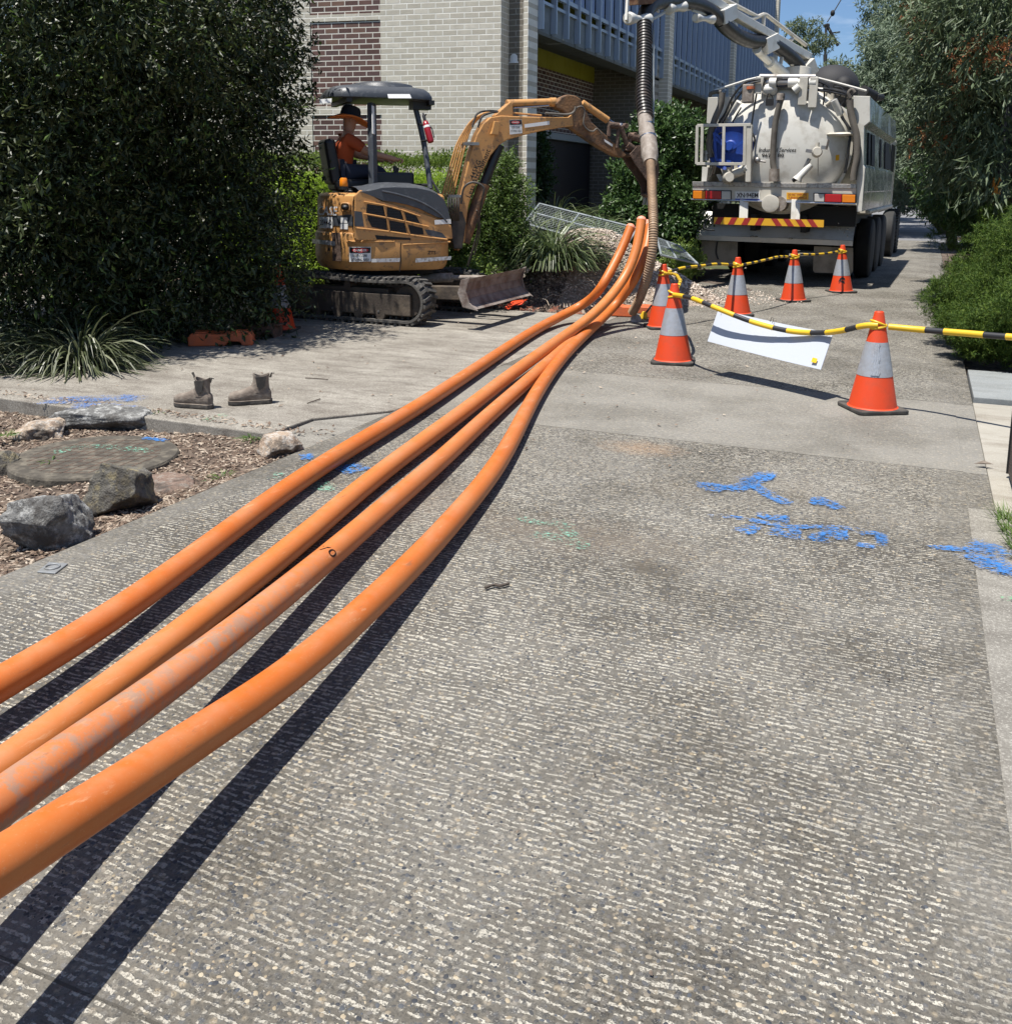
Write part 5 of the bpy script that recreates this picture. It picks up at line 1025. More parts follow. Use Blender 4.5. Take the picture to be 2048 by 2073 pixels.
b.build('seam', M['near_black'], sk)
b = MB(); b.tube([f3(a, 778+(.5 if a > 1000 else 0), .004) for a in range(460, 1060, 60)], .011, 8); b.tube([f3(a, 815-(a-1090)*.06, .004) for a in range(1095, 1640, 60)], .011, 8); b.build('skirt_lip', OR, sk)
b = MB(); b.ell(tuple(f3(265, 865, -.01)), (.02, .02, .022)); b.build('plug', M['near_black'], sk)
# upper rear cover detail
def coverpt(u, v, e=.004):
    o = SF.I @ C0; d = SF.I.to_3x3() @ ray(u, v); p = o+d*((.715+e-o.x)/d.x)
    if p.y > -.27: return SF.w(.718+e, p.y, p.z)
    R_ = .767+e; A_ = d.x**2+d.y**2; B_ = 2*(o.x*d.x+o.y*d.y); C_ = o.x**2+o.y**2-R_*R_; D_ = max(0, B_*B_-4*A_*C_); s_ = (-B_-math.sqrt(D_))/(2*A_); p = o+d*s_; return SF.w(p.x, p.y, p.z)
g3 = lambda a, b_, e: coverpt(*E3(a, b_), e)
decal('dark_stripe', [(150, 500), (520, 470), (525, 600), (150, 600)], M['charcoal_plastic'], up, .003, 10, coverpt)
decaltext('CASE', (240, 428), 104, 225, SW, up, .010, bold=.012, fn=g3, ang=.04, shear=.15)
np_ = decal('number_plate', [(148, 498), (298, 500), (296, 628), (146, 622)], SW, up, .008, 6, coverpt); decaltext('2044-D', (222, 562), 62, 132, M['black_ink'], np_, .011, bold=.015, fn=g3)
decal('label', [(392, 505), (468, 505), (465, 568), (390, 565)], SW, up, .006, 2, coverpt); decal('label', [(385, 575), (472, 575), (470, 640), (383, 636)], SW, up, .006, 2, coverpt)
b = MB(); c_ = g3(450, 390, .0); nrm_ = (c_-SF.w(0, 0, c_.z)).normalized(); tg = nrm_.cross(Vector((0, 0, 1)))
b.rings([[c_+tg*(.065*sc_*math.copysign(abs(math.cos(a))**.6, math.cos(a)))+Vector((0, 0, .055*sc_*math.copysign(abs(math.sin(a))**.6, math.sin(a))))+nrm_*o_ for a in [k*math.pi/10 for k in range(20)]] for sc_, o_ in ((1, -.01), (1, .014), (.86, .02), (.8, .004))]); lr = b.build('lamp_recess', OR, up)
b = MB(); b.ell(tuple(c_+nrm_*.006), (.045, .045, .032)); b.build('lamp', BP, lr)
b = MB(); b.tube([g3(530, 640, 0), g3(532, 500, 0), g3(532, 330, 0), g3(545, 270, 0), g3(590, 205, 0)], .006, 6); b.build('seam', M['near_black'], up)
# beacon
q = PT(*E3(425, 165), 10.55); b = MB(); b.cyl(q+Vector((0, 0, -.02)), q+Vector((0, 0, .012)), .052, 18); bc_ = b.build('beacon', BP, ex); b = MB(); b.tube([q+Vector((0, 0, z)) for z in (.012, .02, .09, .105)], [.042, .046, .04, .03], 18); b.build('lens', M['lens_amber'], bc_)
# canopy posts and roof
PTw = lambda a, c_, t_: PT(*E1(a, c_), t_)
b = MB(); b.bar(PTw(655, 200, 10.95), PTw(666, 775, 10.95), .10, .07, (1, 0, 0)); cp = b.build('canopy_post', CH, ex, bevel=.012)
b = MB(); a_, c_ = PTw(664, 218, 10.88), PTw(668, 412, 10.88); b.bar(a_, c_, .045, .01, (1, 0, 0)); b.build('reflective_strip', SW, cp)
b = MB(); b.bar(PTw(488, 198, 11.85), PTw(492, 770, 11.85), .11, .07, (1, 0, 0)); b.build('canopy_post', CH, ex, bevel=.012)
b = MB(); b.tube(smooth_pts([PTw(945, 190, 11.25), PTw(975, 300, 11.25), PTw(1020, 500, 11.2), PTw(1062, 790, 11.15)], 5), .032, 12); b.build('canopy_post', CH, ex)
b = MB(); b.tube([PTw(700, 760, 11.6), PTw(860, 762, 11.5), PTw(1060, 765, 11.2)], .018, 8); b.tube([PTw(1070, 730, 11.15), PTw(1110, 800, 11.1), PTw(1130, 850, 11.1)], .012, 8); b.split('grab_rail', BP, ex)
RF = SF
def roofring(z, sx, sy, cy_=.0):
    R_ = []
    for k in range(40):
        a = 2*math.pi*k/40; c_, s_ = math.cos(a), math.sin(a); R_.append(RF.w(-.12+sx*math.copysign(abs(c_)**.45, c_), -.05+cy_+sy*math.copysign(abs(s_)**.45, s_), z))
    return R_
b = MB(); b.smooth = True; b.rings([roofring(2.475, .46, .56), roofring(2.485, .50, .61), roofring(2.52, .50, .61), roofring(2.57, .48, .58), roofring(2.61, .43, .53), roofring(2.63, .33, .42), roofring(2.635, .15, .2)]); rf = b.build('canopy_roof', CH, ex)
b = MB(); b.smooth = True; b.rings([[RF.w(-.12+sx*math.cos(a), .02+sy*math.sin(a), z) for a in [k*math.pi/12 for k in range(24)]] for z, sx, sy in ((2.59, .42, .40), (2.66, .38, .36), (2.685, .27, .26), (2.69, .1, .1))]); b.build('roof_bulge', CH, rf)
b = MB(); b.smooth = False
for yy in (-.45, .5): b.box((0, 0, 0), (1, 1, 1), RF.M @ Matrix.Translation((-.12, yy, 2.455)) @ Matrix.Diagonal((.9, .06, .05, 1)))
b.box((0, 0, 0), (1, 1, 1), RF.M @ Matrix.Translation((.12, .42, 2.43)) @ Matrix.Diagonal((.16, .22, .09, 1))); b.split('roof_lamp', BP, rf)
def rp(u, v, e=.004): p = SF.pick(u, v, 0, .495+e); return SF.w(.495+e, p.y, p.z)
def roofdec(poly):
    b = MB(); q = [SF.pick(*E1(a, c_), 0, .492) for a, c_ in poly]; b.prism([SF.w(.4945-(.018 if i in (0, 1) else 0), p.y, p.z) for i, p in enumerate(q)], tuple(SF.M.to_3x3() @ Vector((.004, 0, 0)))); b.build('reflective_tape', SW, rf)
roofdec([(765, 135), (920, 135), (930, 165), (770, 165)]); 
b = MB(); q = [PT(*E1(a, c_), 10.62) for a, c_ in ((298, 172), (380, 165), (378, 195), (298, 203))]; b.prism(q, tuple((C0-q[0]).normalized()*.004)); b.build('reflective_tape', SW, rf)
# seat, console, levers
b = MB(); sc0 = SF.w(-.12, -.22, 0)
def sbox(cx_, cy_, cz_, dx, dy, dz, rx=0): b.box((0, 0, 0), (1, 1, 1), SF.M @ Matrix.Translation((cx_, cy_, cz_)) @ Matrix.Rotation(rx, 4, 'X') @ Matrix.Diagonal((dx, dy, dz, 1)))
sbox(-.12, -.34, 1.52, .5, .5, .14); sbox(-.12, -.60, 1.78, .46, .13, .52, .14); sbox(-.12, -.2, 1.42, .9, .6, .12); se = b.build('seat', BP, ex, bevel=.05, seg=3)
b = MB(); sbox(.22, .05, 1.56, .14, .5, .22); sbox(-.42, .05, 1.56, .14, .5, .22); b.split('armrest', BP, ex, bevel=.03)
b = MB()
for (a, c_, tt_) in ((815, 680, 11.2), (830, 690, 11.6)): p = PTw(a, c_-45, tt_); b.tube([PTw(a-12, c_+75, tt_), PTw(a, c_, tt_), p], [.02, .014, .026], 10)
for a in (870, 895): b.tube([PTw(a+5, 775, 11.3), PTw(a, 720, 11.3)], .012, 8); b.bar(PTw(a-15, 716, 11.3), PTw(a+20, 716, 11.3), .03, .03)
b.build('control_lever', BP, ex)
b = MB(); b.bar(PTw(700, 735, 11.4), PTw(860, 770, 11.4), .3, .1); b.build('console', BP, ex, bevel=.02)
# fire extinguisher strapped to the front post
a_, c_ = PTw(1024, 322, 10.98), PTw(1064, 468, 10.95); dd = (c_-a_).normalized(); b = MB(); b.tube([a_, a_+dd*.012, a_+dd*.05, c_-dd*.02, c_], [.015, .028, .038, .038, .032], 18); fe = b.build('fire_extinguisher', M['extinguisher_red'], ex)
b = MB(); b.tube([a_-dd*.1, a_-dd*.06, a_+dd*.0], [.008, .02, .016], 10); b.bar(a_-dd*.05, a_-dd*.05+Vector((.03, .0, .03)), .012, .012); b.tube([a_-dd*.03, a_+dd*.1+CR*.055, a_+dd*.2+CR*.05], .007, 6); b.build('valve', BP, fe)
b = MB(); b.tube([a_+dd*.06, a_+dd*.085], .0395, 18); b.build('label_band', SW, fe)
b = MB(); b.tube([PTw(985, 345, 11.1), PTw(1035, 352, 11.0)], .012, 8); b.tube([PTw(1000, 462, 11.1), PTw(1050, 455, 11.0)], .012, 8); b.build('bracket', BP, fe)
# boom, arm, bucket in the upper frame's centre plane
def cplane(L_, x0=0.0): return [SF.pick(*E2(a, c_), 0, x0) for a, c_ in L_]
def bslab(name, L_, xc, w, mat, parent=ex, bevel=.012):
    q = cplane(L_, xc+w/2); b = MB(); b.prism([SF.w(xc+w/2, p.y, p.z) for p in q], tuple(SF.M.to_3x3() @ Vector((-w, 0, 0)))); return b.build(name, mat, parent, bevel=bevel)
BX = .10
boom = bslab('boom', [(215, 1290), (225, 1150), (262, 1000), (290, 880), (322, 740), (360, 590), (400, 470), (450, 380), (510, 330), (590, 318), (760, 325), (1000, 332), (1110, 330), (1140, 300), (1150, 400), (1060, 410), (900, 438), (760, 472), (640, 505), (575, 545), (508, 630), (440, 765), (378, 890), (340, 1010), (322, 1130), (310, 1290), (260, 1370)], BX, .17, OR)
bslab('boom_bracket', [(535, 320), (600, 265), (664, 206), (682, 225), (684, 320), (600, 335)], BX, .13, OR, boom)
bslab('boom_lamp', [(540, 360), (585, 368), (568, 470), (510, 462), (520, 440)], BX+.12, .05, OR, boom, .006)
fl = lambda L_, x_: [(lambda p: SF.w(x_, p.y, p.z))(p) for p in cplane(L_, x_)]
def e2pt(a, c_, e): p = SF.pick(*E2(a, c_), 0, BX+.085+e); return SF.w(BX+.085+e, p.y, p.z)
def quad2(name, L_, e, mat, parent): b = MB(); b.add([e2pt(a, c_, e) for a, c_ in L_], [tuple(range(len(L_)))]); return b.build(name, mat, parent)
bs = quad2('danger_sticker', [(652, 352), (748, 350), (751, 455), (656, 465)], .003, SW, boom); quad2('sticker_header', [(654, 354), (747, 352), (748, 388), (655, 391)], .005, M['black_ink'], bs)
b = MB(); b.add([e2pt(700+34*math.cos(k*math.pi/8), 371+12*math.sin(k*math.pi/8), .007) for k in range(16)], [tuple(range(16))]); b.build('red_oval', M['red_ink'], bs)
decaltext('DANGER', (700, 371), 12, 52, SW, bs, .009, bold=.02, fn=e2pt); decaltext('KEEP CLEAR', (702, 410), 17, 66, M['black_ink'], bs, .005, bold=.01, fn=e2pt); decaltext('OF SWING AREA', (703, 438), 17, 84, M['black_ink'], bs, .005, bold=.01, fn=e2pt)
quad2('reflective_tape', [(768, 386), (962, 360), (963, 388), (770, 413)], .004, SW, boom)
decaltext('445KG', (390, 735), 38, 150, M['black_ink'], boom, .004, bold=.01, fn=e2pt, ang=-1.17); decaltext('Less Attachment', (412, 765), 40, 400, M['black_ink'], boom, .004, bold=.01, fn=e2pt, ang=-1.17)
b = MB(); tubes = []
for k in range(5):
    xx = BX-.07+k*.035; off = 12-k*22
    P = [SF.pick(*E2(a+ox, c_), 0, xx) for a, c_, ox in ((205, 940, off*.95), (250, 760, off*.9), (300, 560, off*.8), (345, 430, off*.5), (400, 350, off*.4), (480, 300, off*.3), (570, 285, 0), (700, 300, 0), (900, 318, 0))][:9 if k in (1, 3) else 6]
    b.tube(smooth_pts([SF.w(xx, p.y, p.z) for p in P], 5), .0115, 8)
b.split('hydraulic_pipe', OR, boom)
b = MB()
for c_ in (538, 942): P = [SF.pick(*E2(a, c_), 0, .12) for a in ((290, 400) if c_ == 538 else (165, 275))]; b.bar(SF.w(.14, P[0].y, P[0].z), SF.w(.14, P[1].y, P[1].z), .14, .035)
b.split('pipe_clamp', M['steel'], boom)
b = MB()
for k in range(5): b.tube(smooth_pts([PT(*E2(180+k*20, 950), 10.95), PT(*E2(185+k*19, 1040), 10.95), PT(*E2(225+k*9, 1130), 11.1)], 5), .012, 8)
b.tube(smooth_pts([PT(*E2(280, 1000), 10.9), PT(*E2(300, 880), 10.85), PT(*E2(370, 835), 10.85), PT(*E2(450, 870), 10.85), PT(*E2(445, 960), 10.9), PT(*E2(420, 1100), 11.1), PT(*E2(400, 1250), 11.3), PT(*E2(330, 1480), 11.5)], 7), .013, 8)
b.tube(smooth_pts([PT(*E2(365, 410), 11), PT(*E2(400, 310), 11), PT(*E2(470, 283), 11.1), PT(*E2(555, 285), 11.3)], 6), .012, 8); b.tube(smooth_pts([PT(*E2(410, 410), 11), PT(*E2(440, 330), 11), PT(*E2(500, 300), 11.1), PT(*E2(560, 290), 11.3)], 6), .012, 8)
b.tube(smooth_pts([PT(*E2(400, 1050), 11), PT(*E2(425, 1200), 11.2), PT(*E2(380, 1400), 11.4)], 6), .008, 6)
b.split('hydraulic_hose', M['hose_dark'], ex)
b = MB(); p0, p1, p2 = [SF.w(BX, q.y, q.z) for q in cplane([(575, 545), (455, 850), (300, 1300)], BX)]; off = SF.M.to_3x3() @ Vector((.0, 0, 0)); b.cyl(p0, p1, .058, 18); b.build('boom_cylinder_rod', M['black_hose'], ex); b = MB(); b.cyl(p1+(p0-p1)*-.0, p2, .075, 18); b.build('boom_cylinder', M['dirty_orange'], ex)
bslab('swing_post', [(215, 1080), (290, 1060), (320, 1150), (290, 1350), (225, 1350), (200, 1230)], BX, .22, M['hose_dark'], ex)
b = MB(); P = [SF.w(BX, q.y, q.z) for q in cplane([(630, 225), (965, 215), (1010, 215)], BX)]; b.cyl(P[0], P[1], .045, 16); b.cyl(P[1], P[2], .055, 12); b.build('arm_cylinder', OR, ex); b = MB(); P = [SF.w(BX+.03, q.y, q.z) for q in cplane([(680, 262), (850, 250), (950, 243)], BX)]; b.tube(P, .01, 8); b.build('arm_cylinder_rod', M['chrome'], ex)
arm = bslab('arm', [(1010, 225), (1060, 175), (1105, 155), (1165, 165), (1205, 190), (1230, 260), (1290, 370), (1400, 470), (1500, 560), (1560, 625), (1530, 645), (1470, 630), (1360, 570), (1240, 490), (1130, 415), (1110, 400), (1120, 340), (1065, 280), (1020, 260)], BX, .14, M['dirty_orange'])
b = MB(); P = [SF.w(BX, q.y, q.z) for q in cplane([(1215, 222), (1410, 355), (1480, 395), (1510, 405)], BX)]; b.cyl(P[0], P[1], .045, 16); bcx = b.build('bucket_cylinder', OR, ex); b = MB(); b.cyl(P[1], P[2], .025, 12); b.ell(tuple(P[3]), (.05, .05, .05)); b.build('rod', M['chrome'], bcx)
b = MB()
for (A_, B_, r_) in (((1500, 395), (1480, 570), .028), ((1425, 400), (1420, 480), .028), ((1510, 400), (1560, 540), .035), ((1560, 470), (1600, 480), .045), ((1600, 480), (1660, 500), .05), ((1560, 540), (1640, 600), .05), ((1420, 390), (1500, 400), .04), ((1590, 480), (1560, 590), .03)):
    for sx in (-.06, .06): q = [SF.w(BX+sx, p.y, p.z) for p in cplane([A_, B_], BX+sx)]; b.cyl(q[0], q[1], r_, 10)
for a, c_ in ((1600, 470), (1620, 500), (1560, 560), (1530, 400), (1580, 620), (1640, 560), (1655, 490)): p = cplane([(a, c_)], BX)[0]; b.tube([SF.w(BX-.1, p.y, p.z), SF.w(BX+.1, p.y, p.z)], .032, 12)
b.split('linkage', M['mud_brown'], ex, bevel=.003)
b = MB(); b.tube(smooth_pts(fl([(1135, 310), (1170, 260), (1215, 250), (1235, 290), (1225, 380), (1260, 430), (1300, 440), (1330, 420), (1365, 460)], BX+.1), 5), .010, 8); b.tube(smooth_pts(fl([(930, 300), (1000, 305), (1100, 310), (1150, 290), (1165, 250)], BX+.1), 5), .014, 8); b.split('hydraulic_hose', M['hose_grey_brown'], arm)
quad2('reflective_tape', [(1385, 500), (1450, 540), (1450, 560), (1388, 520)], -.01, SW, arm)
# narrow trenching bucket
bw = .26; bp = cplane([(1545, 620), (1600, 560), (1680, 560), (1735, 590), (1762, 680), (1765, 760), (1750, 860), (1725, 950), (1705, 925), (1700, 860), (1650, 780), (1590, 700)], BX)
b = MB(); outer = [(p.y, p.z) for p in bp]
for sx in (-1, 1): b.prism([SF.w(BX+sx*bw/2, y, z) for y, z in outer], tuple(SF.M.to_3x3() @ Vector((-.018*sx, 0, 0))))
for i in range(1, 8): (y0, z0), (y1, z1) = outer[i], outer[i+1]; b.bar(SF.w(BX, y0, z0), SF.w(BX, y1, z1), bw, .02)
b.build('bucket', M['mud_brown'], ex, bevel=.004)
b = MB()
for k in (-1, 0, 1): y, z = outer[7]; b.bar(SF.w(BX+k*.09, y, z), SF.w(BX+k*.09, y-.02, z-.1), .035, .02)
b.split('bucket_tooth', M['steel'], ex)
# ---------------- operator ----------------
SF0 = SF; SF = Frame(SF0.w(0, -.27, .03), 46)
hp = SF.w(-.12, -.20, 1.62)
op = thing('person', 'person in orange high-visibility shirt and wide-brimmed hat sitting at the digger controls', 'person', tuple(hp))
def skinned(name, chains, mat, parent, sub=2):
    vs = []; es = []; rs = []; idx = {}
    for ch in chains:
        prev = None
        for (nm, x, y, z, r_) in ch:
            if nm and nm in idx: i = idx[nm]
            else:
                i = len(vs); vs.append(tuple(WM(parent).inverted() @ SF.w(x, y, z))); rs.append(r_)
                if nm: idx[nm] = i
            if prev is not None: es.append((prev, i))
            prev = i
    me = bpy.data.meshes.new(name); me.from_pydata(vs, es, []); o = bpy.data.objects.new(name, me); COL.objects.link(o); o.parent = parent
    o.modifiers.new('skin', 'SKIN').use_smooth_shade = True; 
    for i, r_ in enumerate(rs): me.skin_vertices[0].data[i].radius = (r_, r_) if not isinstance(r_, tuple) else r_
    me.skin_vertices[0].data[0].use_root = True
    sm = o.modifiers.new('sub', 'SUBSURF'); sm.levels = sub; sm.render_levels = sub
    me.materials.append(mat); return o
try:
    _t = bpy.data.meshes.new('t'); 
    body_ch = [[('pel', -.12, -.22, 1.63, .14), ('bel', -.12, -.20, 1.78, .135), ('che', -.12, -.15, 1.95, .15), ('nk', -.12, -.11, 2.09, .065), ('hd0', -.12, -.09, 2.15, .075), ('hd1', -.12, -.08, 2.24, .09), (None, -.12, -.08, 2.31, .06)],
               [('che', 0, 0, 0, 0), ('shR', .05, -.13, 2.02, .07), ('elR', .13, .06, 1.86, .05), ('wrR', .14, .33, 1.80, .032), (None, .13, .40, 1.78, .035)],
               [('che', 0, 0, 0, 0), ('shL', -.29, -.13, 2.02, .07), ('elL', -.38, .04, 1.84, .05), ('wrL', -.34, .30, 1.80, .032), (None, -.33, .37, 1.78, .035)],
               [('pel', 0, 0, 0, 0), ('hpR', -.02, -.16, 1.63, .095), ('knR', .0, .24, 1.66, .07), ('anR', .0, .36, 1.36, .05), (None, .0, .46, 1.33, .045)],
               [('pel', 0, 0, 0, 0), ('hpL', -.22, -.16, 1.63, .095), ('knL', -.24, .24, 1.66, .07), ('anL', -.24, .36, 1.36, .05), (None, -.24, .46, 1.33, .045)]]
    def fix(chs):
        return chs
    me_ = bpy.data.meshes.new('body'); 
    # ensure the skin layer exists
    def skinned(name, chains, mat, parent, sub=2):
        vs = []; es = []; rs = []; idx = {}; I = WM(parent).inverted()
        for ch in chains:
            prev = None
            for (nm, x, y, z, r_) in ch:
                if nm and nm in idx: i = idx[nm]
                else:
                    i = len(vs); vs.append(tuple(I @ SF.w(x, y, z))); rs.append(r_)
                    if nm: idx[nm] = i
                if prev is not None: es.append((prev, i))
                prev = i
        bm = bmesh.new(); lay = bm.verts.layers.skin.verify(); bv = [bm.verts.new(v) for v in vs]
        for i, r_ in enumerate(rs): bv[i][lay].radius = (r_, r_); bv[i][lay].use_root = (i == 0)
        for a, b_ in es: bm.edges.new((bv[a], bv[b_]))
        me = bpy.data.meshes.new(name); bm.to_mesh(me); bm.free(); o = bpy.data.objects.new(name, me); COL.objects.link(o); o.parent = parent
        k = o.modifiers.new('skin', 'SKIN'); k.use_smooth_shade = True; sm = o.modifiers.new('sub', 'SUBSURF'); sm.levels = sub; sm.render_levels = sub; me.materials.append(mat); return o
    skinned('body', body_ch, M['skin'], op)
    skinned('shirt', [[('pel', -.12, -.22, 1.66, .155), ('bel', -.12, -.20, 1.78, .155), ('che', -.12, -.15, 1.94, .17), (None, -.12, -.12, 2.06, .08)], [('che', 0, 0, 0, 0), ('s', .06, -.13, 2.01, .085), (None, .12, .03, 1.885, .068)], [('che', 0, 0, 0, 0), ('s2', -.30, -.13, 2.01, .085), (None, -.365, .01, 1.865, .068)]], M['hivis_orange'], op)
    skinned('trousers', [[('pel', -.12, -.22, 1.62, .15), ('hpR', -.02, -.14, 1.63, .105), ('knR', .0, .24, 1.66, .08), (None, .0, .35, 1.40, .065)], [('pel', 0, 0, 0, 0), ('hpL', -.22, -.14, 1.63, .105), ('knL', -.24, .24, 1.66, .08), (None, -.24, .35, 1.40, .065)]], M['dark_cloth'], op)
except Exception as e_: print('person', e_)
for sx in (1, -1):   # hands: palm and five curled fingers closed on the lever grips
    bx_ = .13 if sx == 1 else -.33
    b = MB(); b.ell((0, 0, 0), (1, 1, 1), 12, 8, SF.M @ Matrix.Translation((bx_, .405, 1.785)) @ Matrix.Diagonal((.038, .045, .022, 1)))
    for k in range(4):
        x0 = bx_-.028+k*.019; l = (.9, 1, .95, .75)[k]; b.tube(smooth_pts([SF.w(x0, .43, 1.79), SF.w(x0, .43+.035*l, 1.785), SF.w(x0, .43+.045*l, 1.765), SF.w(x0, .43+.022*l, 1.748)], 3), .0088, 8)
    b.tube(smooth_pts([SF.w(bx_-sx*.03, .385, 1.785), SF.w(bx_-sx*.052, .41, 1.775), SF.w(bx_-sx*.045, .437, 1.762)], 3), .010, 8); b.build('hand', M['skin'], op)
b = MB(); HM = SF.M @ Matrix.Translation((-.12, -.085, 2.25)) @ Matrix.Rotation(rad(-12), 4, 'X'); b.smooth = True
b.ell((0, .085, -.02), (.016, .022, .02), 8, 6, HM); b.ell((.085, 0, -.02), (.012, .022, .032), 8, 6, HM); b.ell((-.085, 0, -.02), (.012, .022, .032), 8, 6, HM); b.build('face', M['skin'], op)
b = MB(); b.smooth = True
b.rings([[HM @ Vector((r_*math.cos(a), r_*1.08*math.sin(a), z+(.03*math.cos(2*a)*((r_-.1)/.12) if r_ > .12 else 0))) for a in [k*math.pi/16 for k in range(32)]] for z, r_ in ((-.028, .235), (-.020, .24), (.012, .165), (.03, .108), (.09, .10), (.125, .085), (.14, .05), (.142, .01))], cap=True); b.build('hat', M['hat_orange'], op)
b = MB(); b.smooth = True; b.rings([[HM @ Vector((r_*math.cos(a), r_*1.08*math.sin(a), z)) for a in [k*math.pi/16 for k in range(32)]] for z, r_ in ((.03, .112), (.095, .104), (.13, .088), (.146, .05), (.15, .01))], cap=False); b.build('hat_crown', M['dark_cloth'], op)
# ---------------- vacuum tanker truck ----------------
TF = Frame((-2.09, 15.5, 0), 1.8, .011)
tk = thing('vacuum_truck', 'cream vacuum tanker truck parked tail-on beyond the cones with a boom holding its suction hose', 'truck', (-2.09, 15.5, 0))
ZT = lambda a, c_: (1380+a*.23049, 120+c_*.23049)
CRM, CW, BH = M['cream_paint'], M['cream_white'], M['black_hose']
def tp(a, c_, y=0.0): return TF.pick(*ZT(a, c_), 1, y)
def tw(a, c_, y=0.0): return TF.w(*tp(a, c_, y))
TY = lambda d: tuple(TF.M.to_3x3() @ Vector((0, d, 0)))
def tplate(name, L_, y, th, mat, parent=tk, bevel=0): b = MB(); b.prism([tw(a, c_, y) for a, c_ in L_], TY(th)); return b.build(name, mat, parent, bevel=bevel)
def tbox(b, x0, x1, y0, y1, z0, z1): b.box((0, 0, 0), (1, 1, 1), TF.M @ Matrix.Translation(((x0+x1)/2, (y0+y1)/2, (z0+z1)/2)) @ Matrix.Diagonal((x1-x0, y1-y0, z1-z0, 1)))
# rear beam
bm_ = tplate('rear_beam', [(92, 1112), (1530, 1132), (1528, 1262), (90, 1232)], 0, .10, CRM, bevel=.008)
tplate('tread_strip', [(90, 1072), (1532, 1095), (1532, 1134), (90, 1112)], -.012, .34, M['tread_plate'], bm_, .004)
b = MB(); b.tube([tw(80, 1228, -.02), tw(1525, 1270, -.02)], .016, 8); b.build('beam_trim', M['chrome'], bm_)
for L_, cols in (([(95, 1153), (428, 1158), (428, 1228), (93, 1222)], ('lens_amber', 'lens_red', 'lens_clear')), ([(1160, 1180), (1525, 1190), (1523, 1258), (1160, 1248)], ('lens_clear', 'lens_red', 'lens_amber'))):
    lc = tplate('tail_light', [(L_[0][0]-6, L_[0][1]-8), (L_[1][0]+6, L_[1][1]-8), (L_[2][0]+6, L_[2][1]+6), (L_[3][0]-6, L_[3][1]+6)], -.02, .02, M['black_plastic'], bm_)
    f = (.33, .42, .25) if cols[0] == 'lens_amber' else (.25, .42, .33); s_ = 0
    for w_, c_ in zip(f, cols):
        A = lambda i, j, t_: L_[i][j]*(1-t_)+L_[i+1][j]*t_
        top = lambda t_: (L_[0][0]*(1-t_)+L_[1][0]*t_, L_[0][1]*(1-t_)+L_[1][1]*t_); bot = lambda t_: (L_[3][0]*(1-t_)+L_[2][0]*t_, L_[3][1]*(1-t_)+L_[2][1]*t_)
        tplate('lens', [top(s_+.008), top(s_+w_-.008), bot(s_+w_-.008), bot(s_+.008)], -.045, .024, M[c_], lc, .006); s_ += w_
def ttext(body, c, h, w, mat, parent, y, name='lettering', **k):
    decaltext(body, c, h, w, mat, parent, y, name, fn=lambda a, b_, e: tw(a, b_, e), **k)
pl = tplate('number_plate', [(468, 1158), (682, 1162), (681, 1240), (468, 1236)], -.012, .01, M['white_label'], tk); tplate('plate_edge', [(468, 1222), (681, 1226), (681, 1240), (468, 1236)], -.016, .003, M['blue_ink'], pl)
ttext('XN·94EM', (575, 1192), 42, 190, M['black_ink'], pl, -.016, bold=.02)
st_ = tplate('warning_sticker', [(918, 1168), (1112, 1172), (1110, 1232), (918, 1228)], -.006, .005, M['hazard_yellow'], tk)
ttext('DO NOT OVERTAKE', (1015, 1186), 20, 165, M['hazard_red'], st_, -.009, bold=.02); ttext('TURNING VEHICLE', (1015, 1214), 20, 165, M['hazard_red'], st_, -.009, bold=.02)
c0_ = tp(776, 1266, -.08); b = MB(); b.tube([TF.w(c0_.x, .4, c0_.z), TF.w(c0_.x, -.06, c0_.z), TF.w(c0_.x, -.085, c0_.z), TF.w(c0_.x, -.09, c0_.z)], [.135, .135, .13, .11], 28); vc = b.build('outlet_cap', CRM, tk); b = MB(); b.tube([TF.w(c0_.x+.12, .3, c0_.z), TF.w(c0_.x+.12, -.05, c0_.z)], .115, 20); b.build('outlet_pipe', M['dust_tape'], tk)
for xa in (545, 1000):
    b = MB(); b.bar(tw(xa, 1235, .02), tw(xa-8, 1440, -.06), .13, .09); b.split('tow_bracket', CW, tk, bevel=.006)
hz = tplate('hazard_strip', [(283, 1385), (1246, 1410), (1244, 1474), (280, 1446)], -.14, .012, M['hazard_yellow'], tk)
hp_ = lambda a, c_: (lambda x_, t_: (x_, (1385+(x_-283)*25/963)*(1-t_)+(1446+(x_-280)*28/964)*t_))(a, c_)
for k in range(8):
    if k < 4: x0 = 300+k*118; s_ = -34
    else: x0 = 805+(k-4)*105; s_ = 44
    w_ = 52; q = [hp_(min(1240, max(284, x0+(0 if s_ < 0 else 0)-s_/2*1)), 0), hp_(min(1240, x0+w_-s_/2), 0), hp_(min(1240, x0+w_+s_/2), 1), hp_(max(284, x0+s_/2), 1)]
    tplate('red_stripe', q, -.143, .004, M['hazard_red'], hz)
